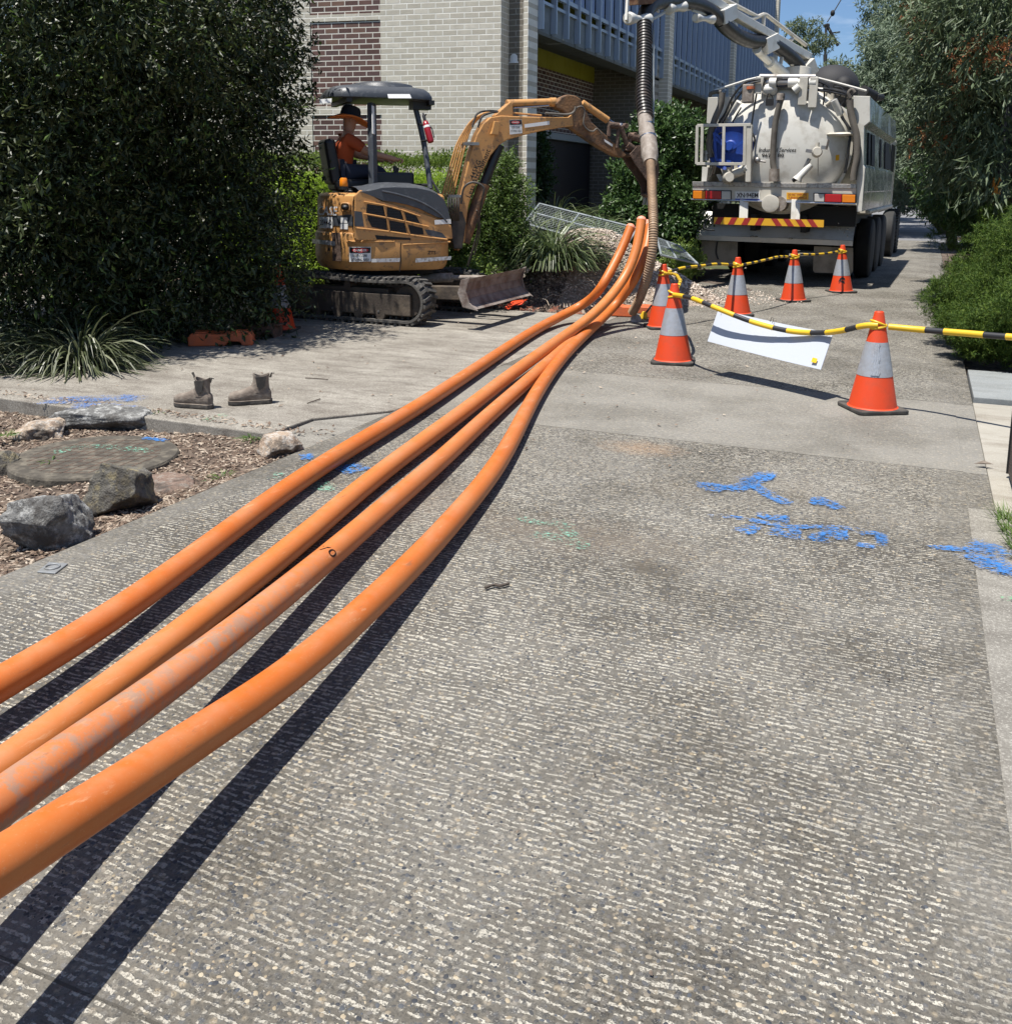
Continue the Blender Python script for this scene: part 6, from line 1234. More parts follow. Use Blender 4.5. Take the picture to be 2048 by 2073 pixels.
# sloping tail apron and lip
ta = [tw(178, 1330, .80), tw(1528, 1408, .80), tw(1502, 1590, .42), tw(122, 1540, .42)]
b = MB(); b.prism(ta, TY(.012)); ap = b.build('tail_apron', CW, tk, bevel=.003)
b = MB(); b.prism([tw(122, 1542, .41), tw(1502, 1592, .41), tw(1498, 1640, .41), tw(122, 1584, .41)], TY(.02)); b.build('apron_lip', CRM, tk, bevel=.003)
b = MB(); b.tube(smooth_pts([tw(265, 1370, .2), tw(205, 1430, .1), tw(200, 1485, .05), tw(285, 1500, .02)], 6), .014, 8); b.build('drain_hose', BH, tk)
b = MB()
for a, c_ in ((1375, 1438), (1385, 1490), (1455, 1490), (1425, 1520), (1455, 1550)): p = tw(a, c_, .35); b.ell(tuple(p), (.012, .012, .012), 8, 6)
for a, c_ in ((615, 1553), (650, 1555), (955, 1572)): p = tw(a, c_, .38); b.ell(tuple(p), (.035, .02, .012), 8, 6)
b.split('bolt', M['chrome'], ap)
tplate('mudflap', [(172, 1592), (488, 1604), (486, 1800), (158, 1798)], .55, .012, M['mudflap']); tplate('mudflap', [(1160, 1640), (1502, 1655), (1502, 1860), (1485, 1880), (1165, 1872), (1150, 1850)], .55, .012, M['mudflap'])
b = MB(); b.tube(smooth_pts([tw(312, 1600, .53), tw(300, 1690, .53), tw(318, 1755, .53)], 5), .012, 8); b.build('strap', BH, tk)
# chassis and wheels
b = MB()
for x in (-.42, .34): tbox(b, x, x+.08, .1, 11, .85, 1.1)
tbox(b, -1.1, 1.1, .45, .6, .95, 1.25); b.build('chassis', M['near_black'], tk)
b = MB(); tbox(b, -1.0, 1.0, 1.2, 4.6, .95, 1.2); b.build('underbody', M['near_black'], tk)
for y in (2.55, 3.9, 5.25, 8.3, 9.75):
    for sx in (-1, 1):
        rw = .51; b = MB(); xo = 1.22
        for x0 in ((xo-.27, xo) if y > 6 else (xo-.27, xo)), ((xo-.60, xo-.33) if y < 6 else None):
            if x0 is None: continue
            a, c_ = x0; prf = [(a, rw*.62), (a+.005, rw*.9), (a+.03, rw*.985), (a+.06, rw), (c_-.06, rw), (c_-.03, rw*.985), (c_-.005, rw*.9), (c_, rw*.62)]
            b.smooth = True; b.rings([[TF.w(sx*x_, y+r_*math.cos(t_), rw+r_*math.sin(t_)) for t_ in [k*math.pi/20 for k in range(40)]] for x_, r_ in prf])
            if y > 9:
                b.smooth = False
                for k in range(36): t_ = k*math.pi/18; b.box((0, 0, 0), (1, 1, 1), TF.M @ Matrix.Translation((sx*(a+c_)/2, y, rw)) @ Matrix.Rotation(t_, 4, 'X') @ Matrix.Translation((0, 0, rw+.01)) @ Matrix.Diagonal((.27, .045, .035, 1)))
        wh = b.build('wheel', M['tyre_rubber'], tk); b = MB(); b.smooth = True; b.rings([[TF.w(sx*x_, y+r_*math.cos(t_), rw+r_*math.sin(t_)) for t_ in [k*math.pi/14 for k in range(28)]] for x_, r_ in ((xo-.25, rw*.62), (xo-.14, rw*.5), (xo-.13, .15), (xo-.03, .13), (xo-.02, .08))]); b.build('rim', M['steel'], wh)
b = MB()
for y in (2.55, 3.9, 5.25, 8.3, 9.75): b.tube([TF.w(-1, y, .51), TF.w(1, y, .51)], .09, 12)
b.split('axle', M['near_black'], tk)
for x0, x1 in ((.86, 1.25), (-1.25, -.86)): b = MB(); tbox(b, x0, x1, 1.0, 6.5, 1.13, 1.2); b.split('mudguard', CRM, tk, bevel=.02)
# tank with domed rear door
tc_ = tp(893, 778, .35); TCX, TCZ, TR_ = tc_.x, tc_.z, .965
def tring(y, r_, n=56): return [TF.w(TCX+r_*math.cos(k*2*math.pi/n), y, TCZ+r_*math.sin(k*2*math.pi/n)) for k in range(n)]
b = MB(); b.smooth = True; b.rings([tring(.42, TR_), tring(6.6, TR_), tring(6.9, TR_*.8)], cap=True); b.build('tank', CRM, tk)
b = MB(); b.smooth = True; b.rings([tring(.40, TR_+.002)]+[tring(.34-.34*math.cos(a)+.0, TR_*math.sin(a)) for a in [math.pi/2*(1-k/9)*.999+.002 for k in range(0, 10)]]); td = b.build('tank_door', CW, tk)
b = MB(); b.smooth = True; b.rings([tring(y, r_) for y, r_ in ((.36, TR_+.0), (.36, TR_+.05), (.46, TR_+.05), (.46, TR_))]); b.build('tank_flange', CRM, tk)
dome_y = lambda x, z: .34-.34*math.sqrt(max(0, 1-((x-TCX)**2+(z-TCZ)**2)/TR_**2))
def tdome(a, c_, e):
    y = 0.1
    for _ in range(6): p = tp(a, c_, y); y = dome_y(p.x, p.z)-e
    return TF.w(p.x, y, p.z)
decaltext('Industrial Services', (838, 793), 40, 330, M['black_ink'], td, .004, 'lettering', fn=tdome, bold=.012, shear=.3); decaltext('962    80', (798, 842), 34, 195, M['black_ink'], td, .004, 'lettering', fn=tdome, bold=.025)
b = MB(); b.add([tdome(a, c_, .005) for a, c_ in ((1350, 840), (1382, 835), (1380, 885), (1348, 888))], [(0, 1, 2, 3)]); b.build('sticker', M['hazard_yellow'], td)
# door furniture
P_ = lambda L_, y: [tw(a, c_, y) for a, c_ in L_]
b = MB(); b.tube(smooth_pts(P_([(880, 320), (850, 420), (820, 560), (805, 720), (798, 900), (815, 990)], -.06), 6), .045, 12); b.build('discharge_hose', M['hose_grey_brown'], tk)
b = MB(); b.cyl(tw(812, 960, -.06), tw(808, 1070, -.06), .075, 16); b.cyl(tw(870, 300, -.05), tw(862, 360, -.06), .06, 14); b.build('hose_coupling', M['dust_tape'], tk)
b = MB(); b.bar(tw(598, 575, -.16), tw(585, 1078, -.16), .13, .08, (1, 0, 0)); b.build('ladder_post', CRM, tk, bevel=.01)
b = MB(); b.tube(smooth_pts(P_([(655, 300), (625, 480), (610, 620), (640, 700), (620, 800)], -.08), 6), .014, 8); b.tube(smooth_pts(P_([(520, 420), (420, 620), (400, 900), (430, 1070)], .0), 6), .012, 8)
b.tube(smooth_pts(P_([(690, 175), (560, 200), (450, 320), (380, 470), (320, 560)], -.05), 8), .018, 8); b.tube(smooth_pts(P_([(690, 190), (590, 220), (480, 340), (400, 480), (330, 590)], -.08), 8), .016, 8); b.split('control_cable', BH, tk)
b = MB(); b.tube(smooth_pts(P_([(355, 290), (340, 400), (290, 520), (255, 640), (240, 760), (250, 860)], -.1), 6), .05, 12); b.tube(smooth_pts(P_([(250, 330), (252, 300), (290, 285), (345, 285)], -.1), 5), .03, 10); b.split('side_hose', M['hose_grey_brown'], tk)
b = MB(); b.tube(smooth_pts(P_([(1475, 340), (1465, 290), (1495, 265), (1515, 290)], -.05), 5), .028, 10); b.tube(smooth_pts(P_([(1475, 350), (1480, 450), (1505, 560), (1535, 680), (1538, 850), (1510, 1000), (1505, 1060)], -.02), 6), .05, 12); b.split('side_hose', M['hose_grey_brown'], tk)
# guard cage and blue hose reel
cg = MB()
for A_, B_ in (((135, 580), (605, 572)), ((135, 580), (128, 918)), ((128, 915), (560, 918)), ((370, 588), (362, 912)), ((180, 590), (172, 905)), ((555, 575), (548, 915))): cg.bar(tw(*A_, -.22), tw(*B_, -.22), .045, .03, (0, 1, 0))
cg.build('guard_cage', CRM, tk, bevel=.004)
rc_ = tp(428, 765, -.05); b = MB(); RRr = .36
def rr2(y, r_): return [TF.w(rc_.x+r_*math.cos(k*math.pi/16), y, rc_.z+r_*math.sin(k*math.pi/16)) for k in range(32)]
b.smooth = True; b.rings([rr2(y, r_) for y, r_ in ((-.10, .08), (-.08, .10), (-.07, .26), (-.1, .33), (-.11, RRr), (-.09, RRr), (-.05, .3), (.06, .28), (.12, RRr), (.14, RRr))]); rl = b.build('hose_reel', M['reel_blue'], tk); rl.modifiers.new('es', 'EDGE_SPLIT').split_angle = rad(30)
b = MB(); b.smooth = False
for A_, B_ in (((285, 640), (430, 790)), ((430, 790), (545, 715)), ((290, 690), (420, 800)), ((285, 640), (300, 880)), ((300, 880), (430, 900))): b.bar(tw(*A_, -.17), tw(*B_, -.17), .04, .02, (0, 1, 0))
b.tube([TF.w(rc_.x, -.17, rc_.z), TF.w(rc_.x, -.2, rc_.z)], .06, 16); b.build('reel_bracket', M['reel_blue'], rl)
b = MB(); b.tube(smooth_pts(P_([(345, 640), (275, 700), (262, 780), (290, 850), (300, 900)], -.14), 6), .014, 8); b.build('reel_hose', M['hose_grey_brown'], rl)
# valves and handles
def valve(name, c, d, r_, L_, mat=CRM):
    c = tw(*c, -.12); d = (TF.M.to_3x3() @ Vector(d)).normalized(); b = MB(); b.tube([c-d*L_/2, c-d*L_*.3, c+d*L_*.3, c+d*L_/2], [r_*.8, r_, r_, r_*.8], 16); b.tube([c+Vector((0, -.0, r_*.6)), c+Vector((0, 0, r_*1.9))], r_*.4, 10); return b.build(name, mat, tk)
valve('valve', (405, 1040), (.4, -1, .1), .085, .26); valve('valve', (540, 960), (.8, -.8, .3), .06, .25, CW); valve('valve', (470, 1000), (1, -.2, .35), .07, .3); valve('valve', (1185, 815), (.2, -1, .1), .075, .2)
b = MB(); b.bar(tw(430, 985, -.2), tw(445, 900, -.22), .03, .02, (0, 1, 0)); b.bar(tw(1268, 790, -.2), tw(1290, 700, -.24), .03, .015, (0, 1, 0)); b.bar(tw(1120, 870, -.12), tw(1080, 950, -.1), .05, .04); b.bar(tw(1195, 860, -.2), tw(1195, 1020, -.1), .012, .012, (0, 1, 0)); b.bar(tw(1090, 800, -.14), tw(1180, 815, -.14), .07, .05); b.bar(tw(1225, 770, -.16), tw(1270, 775, -.16), .08, .05); b.tube(P_([(655, 885), (735, 898)], -.08), .018, 8); b.ell(tuple(tw(662, 885, -.09)), (.05, .04, .05), 12, 8); b.split('valve_handle', M['steel'], tk)
b = MB(); b.tube([tw(1135, 925, -.1), tw(1035, 1025, -.14), tw(1010, 1060, -.15)], [.045, .05, .075], 16); b.build('prop_cylinder', CW, tk)
b = MB(); b.tube([tw(975, 1065, -.14), tw(1015, 1040, -.16)], .03, 8); b.build('clevis', M['near_black'], tk)
for A_, B_, r_ in (((500, 370), (430, 475), .045), ((1330, 355), (1395, 480), .055)): b = MB(); b.tube([tw(*A_, .05), tw(*B_, .12)], r_, 14); b.tube([tw(*B_, .12), tw(B_[0]+(B_[0]-A_[0])*.35, B_[1]+(B_[1]-A_[1])*.4, .15)], r_*.45, 10); b.build('ram', CW, tk)
b = MB(); b.smooth = True; b.ell((0, 0, 0), (1, 1, 1), 20, 10, Matrix.Translation(tw(1412, 655, .1)) @ Matrix.Diagonal((.23, .12, .03, 1))); b.bar(tw(1430, 680, .12), tw(1500, 672, .2), .03, .04); b.build('fender_lamp', CRM, tk)
b = MB(); b.box(tuple(tw(583, 300, -.05)), (.17, .12, .28)); b.tube([tw(598, 268, -.05), tw(598, 238, -.05)], .06, 14); gb = b.build('gauge_box', M['dust_tape'], tk, bevel=.02); b = MB(); b.tube([tw(600, 262, -.06), tw(600, 238, -.06)], .068, 16); b.build('gauge_cap', M['block_orange'], gb)
b = MB(); b.box(tuple(tw(770, 375, -.05)), (.11, .05, .1)); b.tube(smooth_pts(P_([(745, 345), (760, 300), (790, 320), (800, 370)], -.05), 5), .01, 6); b.build('camera_box', M['near_black'], tk, bevel=.01)
# top frame, rails and pipework
for A_ in (670, 1065, 1155):
    b = MB(); b.bar(tw(A_+(15 if A_ < 700 else 8), 155, .0), tw(A_-12, 300+(A_-670)*.25, .0), .035, .12, (1, 0, 0)); b.build('top_bracket', CRM, tk, bevel=.005)
b = MB(); b.tube([tw(685, 155, .1), tw(1175, 158, .1)], .05, 12); b.tube([tw(690, 205, .15), tw(1180, 205, .15)], .09, 16); b.build('cross_tube', M['steel'], tk)
b = MB()
for k, (A_, r_, L_) in enumerate(((770, .075, 60), (935, .07, 80), (1010, .06, 45), (1120, .075, 60))): b.tube([tw(A_, 205, .05), tw(A_+L_, 205, .05)], r_, 14)
b.ell(tuple(tw(770, 265, .1)), (.12, .12, .09)); b.tube([tw(985, 275, 0), tw(1035, 235, 0)], .06, 12); b.split('pump_cylinder', CW, tk)
b = MB()
for L_ in ([(740, 160), (700, 240), (660, 290)], [(1175, 170), (1230, 200), (1250, 290), (1240, 400)], [(1190, 185), (1280, 230), (1300, 300)], [(1100, 190), (1180, 260), (1300, 280), (1440, 310)], [(1240, 250), (1400, 280), (1470, 320)], [(1340, 240), (1400, 250), (1440, 330), (1400, 400)], [(1500, 300), (1430, 280), (1380, 330)], [(1400, 500), (1440, 560), (1480, 620)], [(1480, 640), (1460, 800), (1430, 1000)], [(820, 190), (900, 170), (1000, 185)], [(800, 230), (900, 235), (960, 215)]): b.tube(smooth_pts(P_(L_, .02+random.random()*.1), 6), random.choice((.012, .018, .022)), 7)
b.split('hydraulic_hose', BH, tk)
b = MB()
for L_ in ([(285, 272), (570, 180), (690, 152)], [(1175, 158), (1400, 215), (1620, 275)]): b.tube(P_(L_, .05), .017, 8)
b.tube([tw(1165, 170, .1), tw(1150, 400, .15)], .05, 8); b.split('top_rail', CW, tk)
b = MB()
for L_ in ([(1255, 320), (1285, 260), (1480, 330)], [(1320, 290), (1330, 350), (1270, 400)], [(1170, 260), (1290, 270)]): b.tube(P_(L_, .2), .03, 10)
b.split('pipework', CRM, tk)
b = MB(); b.smooth = True; b.ell((0, 0, 0), (1, 1, 1), 28, 14, Matrix.Translation(PT(*ZT(1318, 250), 19.5)) @ Matrix.Diagonal((.52, .52, .45, 1))); b.build('filter_housing', M['black_matt'], tk)
b = MB(); b.ell(tuple(PT(*ZT(1420, 235), 18.6)), (.2, .2, .2)); b.tube([PT(*ZT(1590, 275), 17), PT(*ZT(1690, 330), 17.3)], .10, 16); b.tube([PT(*ZT(1690, 325), 17.2), PT(*ZT(1745, 330), 17.6)], .07, 14); b.split('exhaust', M['near_black'], tk)
# side cabinets
rp_ = [(1503, 318), (1652, 322), (1652, 545), (1600, 585), (1592, 925), (1608, 950), (1580, 1335), (1535, 1340), (1530, 1095), (1548, 830), (1540, 690), (1508, 590)]
b = MB(); b.prism([tw(a, c_, .05) for a, c_ in rp_], TY(.10)); cb = b.build('cabinet_end', CW, tk, bevel=.006)
q = [tp(a, c_, .15) for a, c_ in [(1650, 324), (1650, 545), (1604, 585), (1597, 925), (1610, 950), (1600, 1160), (1598, 1168), (1582, 1335)]]
b = MB(); Ls = 6.3; n_ = len(q)
for i in range(n_-1):
    if i in (2,): continue
    a_, c_ = q[i], q[i+1]; b.prism([TF.w(a_.x, .152, a_.z), TF.w(a_.x, Ls, a_.z), TF.w(c_.x, Ls, c_.z), TF.w(c_.x, .152, c_.z)], tuple(TF.M.to_3x3() @ Vector((-.03, 0, 0))))
b.prism([TF.w(q[0].x, .152, q[0].z), TF.w(q[0].x-.25, .152, q[0].z+.0), TF.w(q[0].x-.25, Ls, q[0].z), TF.w(q[0].x, Ls, q[0].z)], (0, 0, -.03)); cs_ = b.build('side_cabinet', M['panel_gloss'], tk)
a_, c_ = q[2], q[3]; b = MB(); b.prism([TF.w(a_.x-.03, .16, a_.z), TF.w(a_.x-.03, Ls, a_.z), TF.w(c_.x-.03, Ls, c_.z), TF.w(c_.x-.03, .16, c_.z)], tuple(TF.M.to_3x3() @ Vector((-.02, 0, 0)))); b.build('side_opening', M['panel_gloss'], cs_)
b = MB()
for y0, y1 in ((1.0, 1.35), (1.6, 2.2), (3.4, 3.7), (4.6, 6.2)): b.prism([TF.w(a_.x-.02, y0, a_.z-.05), TF.w(a_.x-.02, y1, a_.z-.05), TF.w(c_.x-.02, y1, c_.z+.02), TF.w(c_.x-.02, y0, c_.z+.02)], tuple(TF.M.to_3x3() @ Vector((.012, 0, 0))))
b.split('dark_window', M['near_black'], cs_)
lp_ = [(228, 332), (420, 325), (420, 420), (330, 560), (300, 575), (215, 560)]
b = MB(); b.prism([tw(a, c_, .3) for a, c_ in lp_], TY(.08)); b.build('cabinet_end', CRM, tk, bevel=.006)
b = MB(); tbox(b, -1.22, -1.18, .38, 6.3, 1.3, 2.86); tbox(b, -1.2, -.8, .38, 6.3, 2.84, 2.87); b.build('side_cabinet', CRM, tk)
b = MB(); b.prism([tw(a, c_, .1) for a, c_ in ((178, 940), (230, 945), (215, 1070), (172, 1070))], TY(.3)); b.prism([tw(a, c_, .1) for a, c_ in ((300, 1010), (340, 1005), (360, 1070), (330, 1070))], TY(.1)); b.split('frame_foot', CW, tk)
b = MB(); b.tube([tw(212, 800, -.1), tw(212, 890, -.1)], .045, 12); b.tube([tw(212, 820, -.1), tw(212, 830, -.1)], .07, 12); b.tube([tw(295, 930, -.1), tw(280, 1000, -.05)], .02, 8); b.tube([tw(280, 930, -.1), tw(250, 1020, -.05)], .02, 8); b.build('tap', M['steel'], tk)
# cab, far forward
b = MB(); tbox(b, -1.1, 1.0, 8.0, 10.4, 1.0, 2.7); b.build('cab', CRM, tk, bevel=.1)
b = MB(); tbox(b, 1.0, 1.015, 8.5, 9.6, 1.9, 2.5); b.build('cab_window', M['near_black'], tk)
# ---- boom with suction hose ----
Z5 = lambda a, c_: (1250+a/4.242, c_/4.242)
bt = lambda u: 12.95+(u-1290)*(4.2/330)
def bp5(a, c_, e=0): u, v = Z5(a, c_); return PT(u, v, bt(u)+e)
boomT = MB(); boomT.bar(bp5(1640, 490), bp5(880, 55), .13, .13); bt_ = boomT.build('boom_beam', CW, tk, bevel=.012)
b = MB(); b.bar(bp5(900, 60), bp5(640, -90), .13, .13); b.build('boom_beam', CW, tk, bevel=.012)
b = MB()
for L_ in ([(1615, 385), (1275, 125), (1250, 122), (1140, 165)], [(1255, 130), (1250, 215)], [(1200, 140), (950, 10), (800, -60)], [(1500, 330), (1480, 350)]): b.tube([bp5(a, c_, .15) for a, c_ in L_], .035, 8)
b.split('boom_guard', CRM, tk)
b = MB(); b.bar(bp5(980, 95, -.05), bp5(870, 150, -.05), .2, .22); b.bar(bp5(1340, 350, -.03), bp5(1240, 400, -.03), .2, .26); b.split('hose_cradle', CW, tk, bevel=.01)
b = MB(); b.tube(smooth_pts([bp5(880, 175), bp5(940, 240), bp5(1040, 310), bp5(1150, 350), bp5(1290, 360), bp5(1400, 420), bp5(1520, 520), bp5(1560, 600), bp5(1500, 680, .3)], 8), .115, 18)
b.tube(smooth_pts([bp5(880, 175), bp5(780, 80), bp5(640, 20), bp5(480, 5), bp5(340, 20), bp5(270, 60), bp5(236, 130), bp5(228, 220)], 8), .105, 18); bh = b.build('boom_hose', BH, tk)
b = MB(); b.tube([bp5(1430, 640, .2), bp5(1300, 530, .1)], .10, 16); b.tube([bp5(1300, 530, .1), bp5(1210, 450, .05), bp5(1195, 420, .0)], [.06, .06, .08], 12); b.build('boom_ram', CW, tk)
b = MB(); b.bar(bp5(1525, 460), bp5(1495, 560), .06, .05); b.bar(bp5(1410, 490), bp5(1395, 560), .06, .05); b.bar(bp5(1580, 540, .1), bp5(1620, 650, .1), .35, .3); b.tube([bp5(1520, 600, .2), bp5(1520, 700, .2)], .28, 24); b.build('boom_turntable', CRM, tk, bevel=.01)
b = MB()
for A_, B_, mt in (((600, -20), (610, 80), 0), ((850, 50), (850, 180), 0), ((575, -20), (590, 70), 0)): b.bar(bp5(*A_), bp5(*B_), .06, .05, (1, 0, 0))
b.bar(bp5(120, 0), bp5(330, -10), .18, .12); b.split('hose_guide', M['rust'], tk)
b = MB()
for L_ in ([(300, 160), (420, 95), (620, 75)], [(640, 85), (840, 135)]): b.tube([bp5(a, c_) for a, c_ in L_], .022, 8)
for A_, B_ in (((85, -20), (75, 175)), ((275, -20), (255, 170)), ((350, 0), (345, 100))): b.bar(bp5(*A_, -.1), bp5(*B_, -.1), .06, .03, (1, 0, 0))
b.split('guide_frame', CW, tk)
def spool(A_, B_, r_, nm='guide_roller'):
    p, q_ = bp5(*A_, -.12), bp5(*B_, -.12); b = MB(); P = [p.lerp(q_, f) for f in (0, .06, .2, .4, .6, .8, .94, 1)]; b.tube(P, [r_*.75, r_, r_*.85, r_*.55, r_*.55, r_*.85, r_, r_*.75], 18); return b.build(nm, CW, tk)
spool((85, 155), (268, 165), .085); spool((430, 75), (570, 50), .08); spool((665, 150), (820, 165), .07)
# vertical suction hose: ribbed dark upper, taped joint, ribbed brown lower
def ribbed(name, path, r_, pitch, mat, parent, amp=.012):
    P = smooth_pts(path, 8); D_ = [0]
    for i in range(1, len(P)): D_.append(D_[-1]+(P[i]-P[i-1]).length)
    pts = []; rs = []; s_ = 0; i = 1; h = pitch/4; k = 0
    while s_ < D_[-1]:
        while D_[i] < s_: i += 1
        f = (s_-D_[i-1])/(D_[i]-D_[i-1]); pts.append(P[i-1].lerp(P[i], f)); rs.append(r_+(amp if k % 4 in (0, 1) else 0)); k += 1; s_ += h
    b = MB(); b.tube(pts, rs, 18); return b.build(name, mat, parent)
th_ = 12.95
up_ = ribbed('suction_hose_upper', [PT(1304, 48, 12.5), PT(1304, 100, 12.3), PT(1303, 150, 12.1), PT(1302, 200, 11.9), PT(1307, 240, 11.75)], .086, .05, M['ribbed_dark'], tk, .013)
b = MB(); b.tube(smooth_pts([PT(1304, 232, 11.78), PT(1308, 262, 11.65), PT(1313, 290, 11.5), PT(1316, 330, 11.3)], 5), [.086]*5+[.095]*5+[.10]*4+[.08]*2, 18); jt_ = b.build('taped_joint', M['dust_tape'], tk)
b = MB(); b.tube([PT(1308, 248, 11.7), PT(1308.5, 252, 11.7)], .095, 18); b.tube([PT(1311, 276, 11.57), PT(1312, 281, 11.56)], .103, 18); b.split('clamp', M['chrome'], jt_)
ribbed('suction_hose_lower', [PT(1316, 326, 11.3), PT(1318, 357, 11.05), PT(1320, 396, 10.8), PT(1322, 447, 10.55), PT(1321, 500, 10.5), PT(1315, 538, 10.55), PT(1305, 575, 10.65), PT(1293, 607, 10.8), PT(1280, 632, 11.0)], .047, .026, M['ribbed_brown'], tk, .006)
b = MB(); b.tube([PT(1323, 60, 13.1), PT(1323, 200, 13.1), PT(1321, 300, 13.1)], .012, 6); b.build('guide_cable', M['galvanised'], tk)
# ---------------- gravel heap, rocks, lid, blocks, boots ----------------
gc_ = PT(1235, 560, 13.3); CQ = PT(1105, 540, 13.0); GX, GY = gc_.x, gc_.y+.15
def heap_h(X, Y):
    h = .80*np.exp(-(((X-GX)/.62)**2+((Y-GY)/.6)**2)**.85)+.50*np.exp(-(((X-GX+.55)/.5)**2+((Y-GY+.25)/.55)**2))+.30*np.exp(-(((X-GX-.85)/.6)**2+((Y-GY-.2)/.5)**2))
    h = h+.34*np.exp(-(((X-CQ.x)/.5)**2+((Y-CQ.y)/.5)**2))
    return pit_h(X, Y)*.6-.06+h+.06*(fbm(X, Y, 3, 4, 41)-.5)*np.minimum(1, h*4)
terrain('gravel_heap_core', GX-2.0, GX+2.1, GY-1.5, GY+1.5, .05, heap_h, M['gravel_soil'], 'stuff'); o = bpy.data.objects['gravel_heap_core']; o.name = 'gravel_heap'
tag(o, 'heap of pale gravelly spoil between the strap-leaved clump and the truck', 'gravel heap')
pts = scatter(20000, GX-1.9, GX+2.0, GY-1.4, GY+1.4, heap_h, 51, lambda X, Y, r: r.random(len(X)) < np.clip((heap_h(X, Y)-pit_h(X, Y)*.6)*3.5, 0, 1)); chips('gravel', pts, .045, .03, .014, M['gravel_chip'], 'pale broken stones covering the spoil heap', 'gravel', .5)
pts = scatter(2600, -3.2, -1.4, 12.3, 15.2, lambda X, Y: X*0+.004, 52, lambda X, Y, r: r.random(len(X)) < np.clip(.9-(X+3.1)*.6-(np.abs(Y-13.6)-.6)*.5, 0, 1)); chips('spilt_gravel', pts, .035, .022, .01, M['gravel_chip'], 'gravel spilt over the driveway edge in front of the truck', 'gravel', .35)
pts = scatter(9000, -5.8, -3.0, 11.1, 13.6, pit_h, 53); pts = np.concatenate([pts, scatter(5000, CQ.x-.9, CQ.x+.35, CQ.y-1.0, CQ.y+.4, heap_h, 57)]); chips('dirt_clods', pts, .05, .035, .025, M['dirt_chip'], 'clods of dark soil around the dug trench', 'soil', .5)
pts = scatter(320, -5.2, -2.6, 11.1, 12.4, pit_h, 54); chips('broken_clay', pts, .10, .07, .04, M['clay_chip'], 'lumps of reddish clay at the near lip of the trench', 'clay', .5)
b = MB(); rr_ = random.Random(4)
for k in range(26):
    x = rr_.uniform(-4.9, -3.3); y = rr_.uniform(11.3, 12.9); z = .05; a = rr_.uniform(0, 6.28); P = [Vector((x, y, z))]
    for j in range(4): a += rr_.uniform(-.7, .7); P.append(P[-1]+Vector((math.cos(a)*.09, math.sin(a)*.09, rr_.uniform(-.05, .07))))
    b.tube(smooth_pts(P, 4), .0045, 5)
tag(b.build('roots', M['root_pale']), 'pale broken tree roots sticking out of the trench spoil', 'roots', kind='stuff')
def rock_(lab, c, r_, mat, seed, rz=0, amp=.3, flat=1.0, sub=4, group='boulders and stones in the garden bed'):
    bm = bmesh.new(); bmesh.ops.create_icosphere(bm, subdivisions=sub+1, radius=1); rg = random.Random(seed); from mathutils import noise as nz_
    offs = Vector((rg.uniform(-50, 50), rg.uniform(-50, 50), 0)); planes = [(Vector((rg.gauss(0, 1), rg.gauss(0, 1), rg.gauss(0, .8))).normalized(), rg.uniform(.52, .85)) for _ in range(13)]
    R_ = Matrix.Rotation(rz, 4, 'Z')
    for v in bm.verts:
        p = v.co.copy()
        for n_, d in planes:
            k = p.dot(n_)-d
            if k > 0: p -= n_*k*.97
        p *= 1+amp*(nz_.fractal(p*1.4+offs, 1.0, 2.0, 4))*.55+.035*nz_.noise(p*8+offs)+.02*nz_.noise(p*19+offs)
        v.co = R_ @ Vector((p.x*r_[0], p.y*r_[1], p.z*r_[2]))
    for f in bm.faces: f.smooth = True
    me = bpy.data.meshes.new('rock'); bm.to_mesh(me); bm.free(); me.materials.append(M[mat]); o = bpy.data.objects.new('rock', me); COL.objects.link(o); o.location = c; return tag(o, lab, 'rock', group)
rock_('large grey boulder cut off by the left edge of the photo', G(38, 1118, .0)+Vector((-.05, .18, .06)), (.22, .17, .17), 'rock_grey', 3, .5)
rock_('rounded dark mossy boulder with a tan patch, in front of the round concrete lid', G(212, 1030, .0)+Vector((0, .12, .07)), (.215, .17, .165), 'rock_mossy', 8, .3)
rock_('flat reddish stone between the round lid and the driveway edge', G(318, 985, -.05)+Vector((0, .02, -.01)), (.22, .2, .06), 'rock_red', 12, .2, .2)
rock_('long flat grey stone lying against the apron edge', G(210, 862, -.06)+Vector((0, .06, .03)), (.46, .16, .10), 'rock_grey', 16, .38, .25)
rock_('pale sandy stone at the left end of the bed by the apron edge', G(75, 878, -.06)+Vector((0, .03, .02)), (.22, .15, .10), 'rock_tan', 21, .1)
rock_('small tan boulder on the corner between the apron crack and the driveway', G(562, 925, -.02)+Vector((-.02, .06, .05)), (.125, .10, .11), 'rock_tan', 27, .4)
rock_('dark stone half buried at the left edge beside the round lid', G(5, 955, -.06)+Vector((-.05, .05, .02)), (.13, .12, .09), 'rock_mossy', 31)
